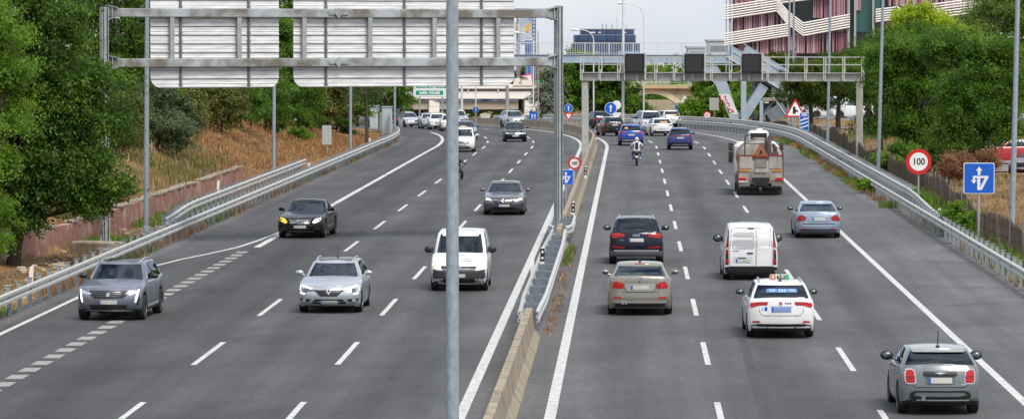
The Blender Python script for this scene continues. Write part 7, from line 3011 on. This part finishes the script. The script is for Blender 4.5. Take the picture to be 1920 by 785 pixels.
c.decal('emblem_quarter', [(0, 1.02), (.032, 1.02), (.022, .996), (0, .988)], 'rear', whitesign_m, off=.02, parent=em)
c.line('boot_gap', [(-.50, 1.09), (-.47, .80), (-.38, .69), (.38, .69), (.47, .80), (.50, 1.09)], 'rear', .014)
c.line('bumper_gap', [(-.88, .70), (-.5, .68), (.5, .68), (.88, .70)], 'rear', .012)
c.pair('rear_reflector', rect(.21, .05, (.645, .525), .01), 'rear', refl_m, off=.012)
c.decal('skid_trim', [(-.78, .42), (-.70, .365), (.70, .365), (.78, .42), (.66, .435), (-.66, .435)], 'rear', MATS['champagne_light'], off=.014)
c.decal('rear_bumper_trim', [(-.76, .21), (.76, .21), (.72, .355), (-.72, .355)], 'rear', trim_m)
for x_ in (-.50, -.40):
    m2 = MB(); m2.lathe([(.03, 0), (.042, 0), (.042, .14), (.03, .14)], Matrix.Translation((x_, -2.42, .37)) @ Matrix.Rotation(-PI / 2, 4, 'X'), 14); m2.build('exhaust', chrome_m, c.root)
m2 = MB(); m2.ball((0, -.95, 1.475), (.035, .09, .045), 10); m2.build('antenna', trim_m, c.root)
c.decal('brake_light', rect(.3, .02, (0, 1.425)), 'rear', tail_m, off=.008)
side_std(c)
x, y, z = ground(1200, 590); s, t = ST(x, y); c.at_st(s, t, 0, True)

# dark blue suv
c = Car('suv', 'dark navy suv with silver roof rails in front of the champagne saloon', 'car', paint('paint_deep_navy', (.010, .014, .030), .35, .25, .06),
        dict(L=4.63, W=1.90, H=1.65, nose=.9, nose2=.98, cowl=1.06, cowl_y=.9, belt=1.06, belt_r=1.13, rear_base=-2.16, head_y=.16, roof_r=-1.72, wb=2.81, r=.365, sill=.26, wt=.73, roofrail=1, low_mat=mat('grey_cladding', (.13, .135, .14), .55), clad=.22, mirror='black', msize=1.3))
c.pair('tail_light', [(.40, 1.07), (.44, .99), (.84, .93), (.87, 1.0), (.84, 1.10), (.60, 1.11)], 'rear', tailb_m, off=.014)
c.pair('tail_light_band', [(.46, 1.03), (.85, .99), (.855, 1.02), (.46, 1.06)], 'rear', tail_m, off=.02)
c.pair('rear_reflector', [(.40, .57), (.84, .60), (.84, .66), (.42, .62)], 'rear', tail_m, off=.014)
c.plate_('rear', .87, .52, .12)
for k in range(4):
    x0 = (k - 1.5) * .058
    e_ = c.decal('emblem_ring', disc(.038, 16, (x0, 1.035)), 'rear', chrome_m, off=.012 + .001 * k)
    c.decal('emblem_core', disc(.026, 16, (x0, 1.035)), 'rear', c.body_mat, off=.017 + .001 * k, parent=e_)
c.line('boot_gap', [(-.80, .76), (-.62, .70), (.62, .70), (.80, .76)], 'rear', .016)
c.decal('skid_trim', [(-.78, .47), (.78, .47), (.80, .52), (-.80, .52)], 'rear', MATS['silver_trim'], off=.012)
c.decal('diffuser', [(-.78, .33), (.78, .33), (.80, .46), (-.80, .46)], 'rear', MATS['grey_cladding'], off=.01)
c.decal('rear_bumper_trim', [(-.8, .26), (.8, .26), (.78, .325), (-.78, .325)], 'rear', trim_m)
hit = c.bvh.ray_cast(Vector((-.52, -8, .86)), Vector((0, 1, 0)))
text('rear_badge', 'TDI', .085, chrome_m, c.root, (-.52, hit[0].y - .012, .86), thick=.002)
c.decal('wiper', [(-.02, 1.20), (.32, 1.215), (.32, 1.235), (-.02, 1.24)], 'rear', trim_m, off=.018)
side_std(c)
x, y, z = ground(1193, 495); s, t = ST(x, y); c.at_st(s, t, 0, True)

# white panel van
c = Car('panel_van', 'white panel van with windowless double rear doors and tall red lights', 'van', WH,
        dict(L=4.28, W=1.81, H=1.83, nose=.95, nose2=1.02, cowl=1.14, cowl_y=1.15, belt=1.12, belt_r=1.12, rear_base=-2.13, head_y=.5, roof_r=-2.02, wb=2.70, r=.315, wt=.79, wbase=.975, swin='front', rwin=False, bpillar=.34, mirror='black', msize=1.7, rrx=.16, rry=.10, bow_r=.03, crown=.07,
             rprof=((0, .04), (.14, .0), (.4, 0), (.7, .0), (.92, .005), (1, .01))))
zt = 1.74
c.pair('light_strip', [(.735, .50), (.845, .50), (.83, 1.10), (.755, 1.62), (.72, 1.68), (.735, 1.10)], 'rear', trim_m, off=.008)
c.pair('tail_light', [(.735, .86), (.835, .84), (.825, 1.08), (.775, 1.36), (.745, 1.38), (.735, 1.10)], 'rear', tail_m, off=.016)
c.pair('tail_light_band', [(.738, 1.0), (.83, 1.0), (.826, 1.09), (.738, 1.11)], 'rear', lens_m, off=.02)
c.pair('rear_reflector', rect(.10, .13, (.775, .63), .01), 'rear', tailb_m, off=.016)
c.decal('rear_bumper_trim', [(-.86, .22), (.86, .22), (.87, .44), (.66, .47), (-.66, .47), (-.87, .44)], 'rear', trim_m, off=.012)
c.line('door_gap', [(.17, .48), (.17, 1.74)], 'rear', .02)
c.line('door_gap', [(-.70, .48), (-.70, 1.1), (-.64, 1.66), (-.55, 1.73), (.55, 1.73), (.64, 1.66), (.70, 1.1), (.70, .48)], 'rear', .014)
c.line('panel_crease', [(-.62, 1.06), (-.60, 1.50), (-.50, 1.58), (.10, 1.58), (.12, 1.08), (.08, 1.03), (-.55, 1.03), (-.62, 1.08)], 'rear', .012, mat('crease_grey', (.42, .43, .44), .5))
c.line('panel_crease', [(.22, 1.06), (.23, 1.56), (.52, 1.56), (.60, 1.48), (.62, 1.06), (.58, 1.02), (.26, 1.02)], 'rear', .012, MATS['crease_grey'])
c.decal('plate_recess', rect(.66, .22, (-.27, .68), .05), 'rear', mat('white_shade_plastic', (.55, .56, .57), .5), off=.004)
c.plate_('rear', .655, .46, .11, -.27)
c.decal('plate_lamp_strip', rect(.28, .03, (-.30, .735)), 'rear', trim_m, off=.02)
c.decal('door_handle', rect(.2, .04, (-.03, .90), .01), 'rear', trim_m, off=.025)
c.decal('brake_light', rect(.22, .04, (0, 1.70)), 'rear', mat('dull_red', (.16, .05, .05), .5), off=.012)
c.decal('model_badge', rect(.2, .02, (-.50, .97)), 'rear', lensd_m, off=.008)
for x_ in (-.6, -.2, .2, .6): c.line('roof_rib', [(x_, .2), (x_, -1.85)], 'top', .05, WH, .014)
for x_ in (.0,): c.line('roof_gap', [(.17, -2.0), (.17, -1.8)], 'top', .02)
side_std(c)
x, y, z = ground(1406, 524); s, t = ST(x, y); c.at_st(s, t, .01, True)

# pale blue hatchback
c = Car('hatchback', 'pale metallic blue hatchback in the outer lane behind the tanker truck', 'car', paint('paint_ice_blue', (.30, .37, .47), .6, .3),
        dict(L=4.73, W=1.81, H=1.43, nose=.75, cowl_y=.85, belt=.97, belt_r=1.02, rear_base=-2.0, head_y=.05, roof_r=-1.20, deck=(1.04, 1.0), wb=2.75, r=.325, wt=.70, mirror='black',
             rprof=((0, .10), (.12, .02), (.3, 0), (.52, .03), (.8, .05), (1, .10))))
c.pair('tail_light', [(.47, .82), (.56, .70), (.84, .68), (.86, .76), (.78, .90), (.66, .94)], 'rear', tail_m, off=.014)
c.pair('tail_light_band', [(.56, .74), (.66, .73), (.66, .80), (.56, .81)], 'rear', tailb_m, off=.02)
c.plate_('rear', .78, .50, .11)
c.decal('boot_trim', rect(.62, .025, (0, .875)), 'rear', chrome_m, off=.014)
c.decal('emblem', [(.06 * math.cos(q), .93 + .028 * math.sin(q)) for q in np.linspace(0, 2 * PI, 16, endpoint=False)], 'rear', chrome_m, off=.014)
c.line('bumper_strip', [(-.86, .60), (-.6, .585), (.6, .585), (.86, .60)], 'rear', .03, trim_m, .012)
c.decal('rear_bumper_trim', [(-.76, .21), (.76, .21), (.74, .36), (-.74, .36)], 'rear', trim_m)
c.pair('rear_reflector', rect(.16, .05, (.55, .37), .01), 'rear', tailb_m, off=.016)
c.line('boot_gap', [(-.46, .98), (-.44, .70), (-.38, .66), (.38, .66), (.44, .70), (.46, .98)], 'rear', .013)
side_std(c)
x, y, z = ground(1533, 446); s, t = ST(x, y); c.at_st(s, t, .01, True)


def simple_rear(name, label, pm, spec, u, v, turn=0.0, cat='car', **kw):
    c = Car(name, label, cat, pm, spec)
    rear_std(c, **kw)
    side_std(c)
    x, y, z = ground(u, v); s, t = ST(x, y); c.at_st(s, t, turn, True)
    return c


BLUE1 = paint('paint_bright_blue', (.006, .06, .36), .05, .3, .05)
BLUE2 = paint('paint_royal_blue', (.010, .045, .20), .05, .3, .05)
DARK1 = paint('paint_dark_grey', (.022, .022, .025), .3, .3)
SUV = dict(L=4.4, W=1.82, H=1.56, nose=.88, nose2=.95, cowl=1.04, belt=1.04, belt_r=1.1, rear_base=-2.05, head_y=.15, roof_r=-1.65, r=.35, sill=.24, wt=.71, clad=.16, mirror='black')
c = simple_rear('suv', 'bright blue suv with pale skid trim just ahead of the motorcyclist', BLUE1, SUV, 1183, 273, tz=(.90, 1.04), tx=(.40, .95), plate_z=.80, low=.50, refl=.6, tm=tailb_m)
c.decal('skid_trim', [(-.62, .33), (.62, .33), (.70, .46), (-.70, .46)], 'rear', silver_m, off=.014)
c.decal('window_sticker', rect(.22, .12, (-.35, 1.30)), 'rear', mat('sticker_orange', (.6, .32, .08), .5), off=.014)
c = simple_rear('suv', 'royal blue compact suv with a dark red light bar in the middle lane', BLUE2, dict(SUV, L=4.2, W=1.78, roofrail=2), 1275, 281, tz=(.92, 1.04), tx=(.30, .95), plate_z=.86, low=.52, refl=.62)
c.decal('light_bar', rect(.9, .05, (0, .985)), 'rear', tail_m, off=.01)
c.decal('skid_trim', [(-.60, .32), (.60, .32), (.52, .40), (-.52, .40)], 'rear', silver_m, off=.014)
simple_rear('suv', 'black suv at the head of the inner lane by the large blue arrow sign', DARK1, dict(SUV, L=4.6, H=1.64), 1124, 241.5, .16)
simple_rear('suv', 'dark grey suv with pale roof just behind the black one in the inner lane', DARK1, dict(SUV, L=4.55, H=1.60, roof_mat=MATS['paint_silver'], frame=None), 1147, 255, .10, tz=(.88, 1.02), plate_z=.92)
c = simple_rear('hatchback', 'white estate car with an orange rear window sticker behind the pale van', WH, dict(L=4.6, W=1.82, H=1.48, glass=GLASS_D, rear_base=-2.1, roof_r=-1.7), 1238, 255, .08, tz=(.84, .96), tx=(.45, .92), plate_z=.62, tm=tail_m)
c.decal('window_sticker', rect(.62, .10, (.1, 1.16)), 'rear', MATS['sticker_orange'], off=.014)
c = simple_rear('suv', 'white suv with an orange rear window sticker farthest on the right carriageway', WH, dict(SUV, L=4.6, W=1.86, H=1.68, glass=GLASS_D, clad=.12), 1255, 239.5, .14, tz=(.90, 1.08), tx=(.62, .95), plate_z=.82, tm=tail_m)
c.decal('window_sticker', rect(.75, .10, (.1, 1.25)), 'rear', MATS['sticker_orange'], off=.014)
c = Car('van', 'pale blue white van with a big rear window among the far cars', 'van', paint('paint_pale_van', (.60, .66, .72)), dict(L=4.4, W=1.83, H=1.84, nose=.95, cowl=1.14, cowl_y=1.1, belt=1.10, belt_r=1.10, rear_base=-2.18, head_y=.45, roof_r=-2.05, wt=.80, wbase=.96, rrx=.18, rry=.10, glass=glass('van_glass', (.75, .8, .85), 1.9), mirror='black', msize=1.5))
rear_std(c, tz=(.70, 1.15), tx=(.84, .97), plate_z=.78, low=.40)
x, y, z = ground(1215, 246); s, t = ST(x, y); c.at_st(s, t, .12, True)

# parked beyond the fence
c = Car('hatchback', 'bright red hatchback parked behind the fence at the right edge, seen from the side', 'car', paint('paint_red', (.42, .010, .014), .1, .3), dict(L=4.1, W=1.75, H=1.48, rim=1, glass=GLASS_D))
side_std(c)
x, y = at_y(1893, 300, 234)[:2]; c.root.location = (x - .1, y, TZ(x, y) + .1); c.root.rotation_euler = (0, 0, PI / 2 + .10)
c = Car('hatchback', 'dark maroon car parked at the right edge below the red one, nose towards the road', 'car', paint('paint_maroon', (.075, .012, .03), .3, .3), dict(L=4.1, W=1.75, H=1.48))
front_std(c); side_std(c)
x, y = at_y(1938, 340, 214)[:2]; c.root.location = (x + .2, y + .6, TZ(x, y) + .03); c.root.rotation_euler = (0, 0, PI - .55)
c = Car('estate_car', 'silver car parked behind the red one, mostly hidden by the tree', 'car', MATS['paint_silver'], dict(L=4.5, W=1.78, H=1.5))
x, y = at_y(1862, 300, 246)[:2]; c.root.location = (x, y, TZ(x, y) + .1); c.root.rotation_euler = (0, 0, -PI / 2 + .1)
for i, (u, yy, lab) in enumerate(((1536, 392, 'white van with a red stripe parked under the pines, farthest back'), (1556, 372, 'white van with a blue stripe parked under the pines'), (1600, 366, 'white van parked under the pines left of the concrete gantry leg'))):
    c = Car('parked_van', lab, 'van', WH, dict(L=4.6, W=1.85, H=1.95, nose=1.0, cowl=1.2, cowl_y=1.3, belt=1.16, belt_r=1.16, rear_base=-2.2, head_y=.6, roof_r=-2.1, wt=.82, wbase=.96, swin='front', rwin=False, mirror='black', seats=False), group='vans parked under the pines')
    if i == 1:
        for sd in ('left', 'right'): c.decal('side_stripe', [(-1.6, .62), (.2, .72), (.2, .86), (-1.6, .80)], sd, bluep_m, off=.01)
    if i == 0:
        for sd in ('left', 'right'): c.decal('side_stripe', [(-1.9, .5), (-1.2, .5), (-1.2, .95), (-1.9, .95)], sd, mat('stripe_red', (.5, .04, .04), .5), off=.01)
    side_std(c)
    x = (u - 960) * yy / FPX
    c.root.location = (x, yy, TZ(x, yy) + .08); c.root.rotation_euler = (0, 0, PI / 2 + .05)
for u, yy, lab, pm in ((716, 388, 'dark car with red lights parked beyond the grey cabinet near the tunnel', DARK1), (694, 400, 'pale car parked far off behind the bare young tree', MATS['paint_silver'])):
    c = Car('parked_car', lab, 'car', pm, dict(L=4.3, W=1.78, H=1.5))
    rear_std(c, tm=tailb_m)
    x = (u - 960) * yy / FPX
    c.root.location = (x, yy, TZ(x, yy)); c.root.rotation_euler = (0, 0, .5)
# ------------------------------------------------------------------ tanker truck seen from behind
def tanker():
    r = thing('tanker_truck', 'dirty grey road works tanker truck with a warning triangle on its rear', 'truck')
    dirty = mat('dirty_white_steel', (.27, .235, .19), .7, .0, .4, 1.6, .1, stretch=(1.2, 1.2, .5), col2=(.50, .47, .42), detail=8)
    dirtyg = mat('dirty_grey_steel', (.16, .14, .115), .75, 0, .35, 2.2, .1, col2=(.30, .275, .24), detail=8)
    redp = mat('truck_red', (.24, .035, .03), .7, 0, .4, 3)
    orng = mat('truck_orange_board', (.55, .15, .03), .6, 0, .2, 4)
    W2 = 1.16
    # chassis
    mb = MB(); mb.box((0, 3.3, .78), (.85, 7.4, .26)); mb.box((0, .35, .5), (2.2, .12, .14)); mb.build('chassis', trim_m, r)
    # tank, elliptical with a domed end
    mb = MB()
    n = 28
    rings = [(1.0, .05), (1.02, .55), (1.05, .85), (1.10, .97), (1.25, 1.0), (5.6, 1.0), (5.75, .95), (5.85, .6), (5.88, .05)]
    vs = []
    for y, k in rings:
        for j in range(n):
            a = 2 * PI * j / n
            vs.append((1.12 * k * math.cos(a), y, 1.88 + .84 * k * math.sin(a)))
    mb.add(vs, [(i * n + j, i * n + (j + 1) % n, (i + 1) * n + (j + 1) % n, (i + 1) * n + j) for i in range(len(rings) - 1) for j in range(n)], 0, True)
    tank = mb.build('tank', dirty, r, angle=50)
    for y in (1.9, 3.2, 4.5):
        mb = MB(); mb.tube([(1.135 * math.cos(a), y, 1.88 + .855 * math.sin(a)) for a in np.linspace(0, 2 * PI, 29)], .03, 5, cap=False); mb.build('tank_band', dirtyg, tank)
    mb = MB(); mb.lathe([(.32, 2.68), (.32, 2.80), (.28, 2.84), (0, 2.85)], Matrix.Translation((0, 3.3, 0)), 18); mb.build('manhole', dirtyg, tank)
    mb = MB(); mb.box((0, 3.6, 2.74), (.5, 3.4, .04)); mb.build('walkway', dirtyg, tank)
    # rear equipment housing
    mb = MB(); mb.box((0, .5, 1.32), (2.28, 1.0, 1.42), bev=.04); mb.build('rear_housing', dirty, r)
    for x in (-.74, .74):
        mb = MB(); mb.box((x, -.012, 1.66), (.66, .03, .60), bev=.01); mb.build('cabinet_door', dirty, r)
    mb = MB(); mb.box((0, -.03, 1.62), (.56, .05, .46), bev=.01); mb.build('middle_box', dirtyg, r)
    mb = MB(); mb.box((0, -.02, .92), (1.0, .05, .62), bev=.01); mb.box((0, -.05, 1.24), (.62, .08, .20), bev=.02, mi=1); mb.build('lower_panel', [dirtyg, dirty], r)
    mb = MB(); mb.box((0, -.06, .62), (.72, .06, .22), bev=.02); mb.build('step_plate', dirtyg, r)
    for x in (-.82, .82):
        mb = MB(); mb.box((x, -.02, 1.27), (.52, .04, .13)); mb.build('orange_reflector_board', mat('dull_orange', (.45, .20, .04), .6, 0, .25, 5), r)
        mb = MB(); mb.box((x * 1.12, -.04, .82), (.34, .08, .17), bev=.02); mb.build('tail_light', tailb_m, r)
        mb = MB(); mb.box((x, -.025, .60), (.56, .03, .42), bev=.01); mb.build('mud_panel', dirtyg, r)
    mb = MB(); mb.box((-.88, -.07, .70), (.46, .03, .10)); mb.build('number_plate', plate_m, r)
    for x in (-1.145, 1.145):
        mb = MB(); mb.box((x, -.01, 1.30), (.035, .06, 1.50)); mb.build('red_frame', redp, r)
    mb = MB(); mb.box((0, -.01, 2.03), (2.30, .06, .05)); mb.build('red_frame', redp, r)
    mb = MB(); mb.box((0, -.01, .44), (2.1, .12, .10)); mb.build('bumper_bar', trim_m, r)
    for x in (-.58, .58):
        mb = MB(); mb.box((x, .30, .30), (1.05, .03, .44)); mb.build('mud_flap', mat('flap_rubber', (.03, .03, .03), .8, 0, .3, 3), r)
    # triangle with a pictogram
    T = Matrix.Translation((.0, -.08, 2.20))
    t_ = thing('x', 'x', 'x'); bpy.data.objects.remove(t_)
    mb = MB(); mb.prism(tri(.82), .03, T); tr_ = mb.build('warning_triangle', mat('triangle_red', (.30, .07, .03), .6, 0, .2, 5), r)
    mb = MB(); mb.prism(tri(.56), .01, T, off=.031); mb.build('triangle_field', mat('triangle_orange', (.29, .125, .05), .6, 0, .25, 6), tr_)
    mb = MB(); mb.prism([(-.12, -.12), (.0, -.12), (.02, -.02), (.10, -.12), (.13, -.10), (.05, .04), (.02, .12), (-.05, .10), (-.04, 0)], .008, T, off=.043); mb.build('pictogram', blacksign_m, tr_)
    mb = MB(); mb.box((0, -.05, 1.935), (.86, .06, .09)); mb.build('red_strip', redp, r)
    # pipes, ladder hoop and hoses over the tank end
    mb = MB(); mb.tube([(-.78, .8, 2.02), (-.78, .75, 3.0), (-.3, .75, 3.06), (.30, .75, 3.04), (.32, .78, 2.1)], .035, 7); mb.tube([(-.76, .75, 2.6), (.3, .75, 2.6)], .025, 6); mb.build('frame_hoop', trim_m, r)
    mb = MB(); mb.tube([(.42, .6, 2.05), (.40, .62, 2.7), (.52, .8, 2.95)], .13, 8); mb.tube([(.75, .55, 2.08), (.74, .5, 2.4), (.65, .6, 2.55)], .10, 8); mb.box((.74, .5, 2.10), (.34, .3, .18), bev=.04); mb.build('hose', mat('hose_dark', (.06, .05, .045), .8, 0, .3, 4), r)
    mb = MB(); mb.box((.36, .82, 2.45), (.30, .25, .85), bev=.05); mb.build('chute', mat('chute_brown', (.13, .11, .095), .8, 0, .3, 3), r)
    # wheels: two rear axles with twin tyres and the front one
    for y in (1.6, 2.95, 6.9):
        for sd in (1, -1):
            for k, x in enumerate((.98, .68) if y < 6 else (.98,)):
                o = link('wheel', TYRE, r, (sd * x, y, .50), (0, 0, 0 if sd > 0 else PI)); o.scale = (.40, .50, .50)
                if k == 0: link('rim', RIMD, o)
    for sd in (1, -1):
        mb = MB(); mb.box((sd * 1.0, 2.3, 1.08), (.34, 2.6, .05)); mb.box((sd * 1.0, 4.7, .72), (.32, 1.6, .6), bev=.08); mb.build('side_tank', dirtyg, r)
    # cab
    mb = MB()
    mb.box((0, 7.0, 1.6), (2.34, 1.9, 1.9), bev=.25); mb.box((0.1, 7.0, 2.82), (1.05, 1.5, .62), bev=.12)
    cab = mb.build('cab', WH, r)
    mb = MB(); mb.box((.1, 6.24, 2.84), (.86, .03, .34), bev=.01); mb.build('rear_window', trim_m, cab)
    mb = MB(); mb.box((0, 7.96, 2.0), (1.8, .03, .7), bev=.01); mb.build('windscreen', GLASS_D, cab)
    for sd in (1, -1):
        mb = MB(); mb.box((sd * 1.175, 7.2, 1.95), (.02, .9, .6)); mb.build('side_window', GLASS_D, cab)
        for z, h in ((2.25, .42), (1.72, .58)):
            mb = MB()
            mb.box((sd * 1.33, 7.75, z), (.22, .12, h), bev=.03)
            mb.tube([(sd * 1.15, 7.7, z + .1), (sd * 1.33, 7.75, z + .1)], .025, 6)
            mo = mb.build('mirror', trim_m, cab)
            mb = MB(); mb.box((sd * 1.33, 7.685, z), (.17, .01, h * .8)); mb.build('mirror_glass', mat('mirror_reddish', (.10, .05, .045), .15, .3), mo)
    mb = MB(); mb.ball((.15, 6.9, 3.14), (.22, .2, .1), 12); mb.build('roof_beacon', mat('beacon', (.6, .6, .55), .3), cab)
    x, y, z = ground(1426, 366); s, t = ST(x, y)
    x, y = XY(s - .2, t)
    r.location = (x, y, 0); r.rotation_euler = (0, 0, heading(s))


tanker()

# ------------------------------------------------------------------ motorcyclists
def skin_body(name, joints, bones, m, parent, root=0, sub=2):
    me = bpy.data.meshes.new(name)
    me.from_pydata([j[0] for j in joints], bones, [])
    o = link('tmp_body', me)
    o.modifiers.new('skin', 'SKIN')
    sv = me.skin_vertices[0].data
    for i, j in enumerate(joints):
        r_ = j[1]
        sv[i].radius = (r_, r_) if not isinstance(r_, tuple) else r_
        sv[i].use_root = (i == root)
    sb = o.modifiers.new('sub', 'SUBSURF'); sb.levels = sub; sb.render_levels = sub
    dg = bpy.context.evaluated_depsgraph_get(); dg.update()
    out = bpy.data.meshes.new_from_object(o.evaluated_get(dg))
    bpy.data.objects.remove(o)
    out.materials.clear(); out.materials.append(m)
    out.polygons.foreach_set('use_smooth', [True] * len(out.polygons))
    return link(name, out, parent)


def motorbike(label, paintm, loc, rz):
    r = thing('motorcycle', label, 'motorcycle', loc, rz, 'motorcycles')
    for y, rr_ in ((.72, .31), (-.72, .31)):
        mb = MB(); mb.lathe([(.20, -.055), (.27, -.075), (.30, -.05), (.315, 0), (.30, .05), (.27, .075), (.20, .055)], Matrix.Translation((0, y, .315)) @ Matrix.Rotation(PI / 2, 4, 'Y'), 24)
        w = mb.build('wheel', tyre_m, r)
        mb = MB(); mb.lathe([(.20, -.03), (.06, -.05), (.06, .05), (.20, .03)], Matrix.Translation((0, y, .315)) @ Matrix.Rotation(PI / 2, 4, 'Y'), 18); mb.build('rim', rim_m, w)
    mb = MB(); mb.box((0, .05, .50), (.34, .62, .38), bev=.08); mb.box((0, .1, .75), (.30, .6, .2), bev=.08); mb.build('engine', mat('engine_dark', (.05, .05, .055), .6), r)
    mb = MB(); mb.ball((0, .22, .92), (.17, .34, .15), 14); mb.ball((0, .66, .88), (.20, .22, .22), 14); mb.build('fairing', paintm, r)
    mb = MB(); mb.box((0, -.36, .82), (.28, .68, .10), bev=.04); mb.box((0, -.80, .84), (.20, .30, .10), bev=.03); mb.build('seat', trim_m, r)
    mb = MB(); mb.tube([(-.36, .42, 1.08), (-.16, .54, 1.06), (.16, .54, 1.06), (.36, .42, 1.08)], .02, 6); mb.build('handlebar', trim_m, r)
    for sd in (1, -1):
        mb = MB(); mb.tube([(sd * .34, .50, 1.08), (sd * .40, .52, 1.20)], .012, 5); mb.ball((sd * .42, .52, 1.23), (.08, .03, .05), 10); mb.build('mirror', trim_m, r)
        mb = MB(); mb.tube([(sd * .09, .72, .315), (sd * .10, .52, 1.0)], .03, 7); mb.build('fork', silver_m, r)
        mb = MB(); mb.tube([(sd * .11, -.72, .315), (sd * .11, -.1, .40)], .03, 7); mb.build('swing_arm', silver_m, r)
    mb = MB(); mb.tube([(.16, .1, .36), (.20, -.4, .36), (.22, -.85, .48)], [.035, .04, .055], 9); mb.build('exhaust', silver_m, r)
    mb = MB(); mb.box((0, -.965, .60), (.20, .02, .16)); mb.build('number_plate', whitesign_m, r)
    mb = MB(); mb.box((0, -.96, .82), (.16, .04, .05), bev=.01); mb.build('tail_light', tailb_m, r)
    mb = MB(); mb.box((0, .87, .92), (.2, .04, .14), bev=.03); mb.build('headlight', lens_m, r)
    mb = MB(); mb.box((0, -.86, .66), (.16, .26, .04), -0.0); mb.build('mudguard', trim_m, r)
    return r


def rider(label, loc, rz, top, legs, helmet_m, pack):
    r = thing('person', label, 'person', loc, rz, 'motorcycle riders')
    skin = mat('skin_tan', (.42, .25, .17), .6)
    J = [((0, -.20, .92), .155), ((0, -.16, 1.10), .15), ((0, -.06, 1.32), .165), ((0, .02, 1.46), .085), ((0, .05, 1.54), .06),
         ((.17, -.03, 1.42), .085), ((.36, .10, 1.24), .06), ((.35, .36, 1.10), .045), ((.35, .44, 1.09), .045),
         ((-.17, -.03, 1.42), .085), ((-.36, .10, 1.24), .06), ((-.35, .36, 1.10), .045), ((-.35, .44, 1.09), .045),
         ((.13, -.16, .90), .11), ((.27, .20, .76), .085), ((.25, -.10, .42), .06), ((.25, -.02, .36), .055),
         ((-.13, -.16, .90), .11), ((-.27, .20, .76), .085), ((-.25, -.10, .42), .06), ((-.25, -.02, .36), .055)]
    Bn = [(0, 1), (1, 2), (2, 3), (3, 4), (2, 5), (5, 6), (6, 7), (7, 8), (2, 9), (9, 10), (10, 11), (11, 12), (0, 13), (13, 14), (14, 15), (15, 16), (0, 17), (17, 18), (18, 19), (19, 20)]
    b = skin_body('body', J, Bn, top, r)
    # the garments share the body surface: jeans below the waist, boots, bare forearms
    me = b.data
    me.materials.append(legs); me.materials.append(mat('boot_brown', (.10, .06, .04), .7)); me.materials.append(skin)
    for p in me.polygons:
        c = p.center
        if c.z < .44: p.material_index = 2
        elif c.z < .93 and abs(c.x) < .42 and c.z < .96: p.material_index = 1
        elif abs(c.x) > .26 and c.y > .16 and c.z > 1.0: p.material_index = 3
    # hands: palm with four curled fingers and a thumb round the grip
    for sd in (1, -1):
        hb = MB()
        hb.ball((sd * .35, .45, 1.09), (.045, .05, .035), 10)
        for k in range(4):
            x = sd * (.32 + .02 * k)
            hb.tube([(x, .47, 1.10), (x, .505, 1.095), (x, .50, 1.06), (x, .475, 1.05)], [.011, .011, .010, .008], 6)
        hb.tube([(sd * .31, .44, 1.08), (sd * .295, .47, 1.06), (sd * .30, .495, 1.05)], [.013, .011, .009], 6)
        hb.build('hand', mat('glove_dark', (.05, .045, .04), .7), r)
    mb = MB(); mb.ball((0, .06, 1.64), (.125, .145, .135), 18); h = mb.build('helmet', helmet_m, r)
    mb = MB(); mb.ball((0, .085, 1.64), (.112, .135, .06), 16); mb.build('visor', trim_m, h)
    if pack:
        mb = MB(); mb.box((0, -.26, 1.22), (.20, .14, .46), bev=.06); mb.build('backpack', mat('pack_black', (.018, .018, .02), .7), r)
        mb = MB()
        for sd in (1, -1): mb.tube([(sd * .09, -.22, 1.42), (sd * .12, -.06, 1.50), (sd * .12, .08, 1.40)], .018, 6)
        mb.build('pack_strap', MATS['pack_black'], r)
    return r


x, y, z = ground(1194, 311)
s, t = ST(x, y); x, y = XY(s + .95, t)
motorbike('black motorcycle seen from behind with a white plate, ridden in the inner lane', DARK1, (x, y, G(y)), heading(s))
rider('person on the receding motorcycle in a white shirt, jeans, white helmet and a black backpack', (x, y, G(y)), heading(s), mat('white_shirt', (.66, .68, .74), .8, 0, .08, 6), mat('blue_jeans', (.07, .12, .22), .85, 0, .2, 8), mat('helmet_white', (.62, .55, .50), .3, 0, .2, 3), True)
x, y, z = ground(856, 351)
s, t = ST(x, y); x, y = XY(s + .95, t)
motorbike('black motorcycle coming towards the camera, mostly hidden behind the foreground post', DARK1, (x, y, G(y)), heading(s) + PI)
rider('person in dark jacket on the oncoming motorcycle behind the foreground post', (x, y, G(y)), heading(s) + PI, mat('dark_jacket', (.03, .03, .035), .8), mat('dark_trousers', (.03, .032, .04), .85), mat('helmet_black', (.02, .02, .022), .2), False)
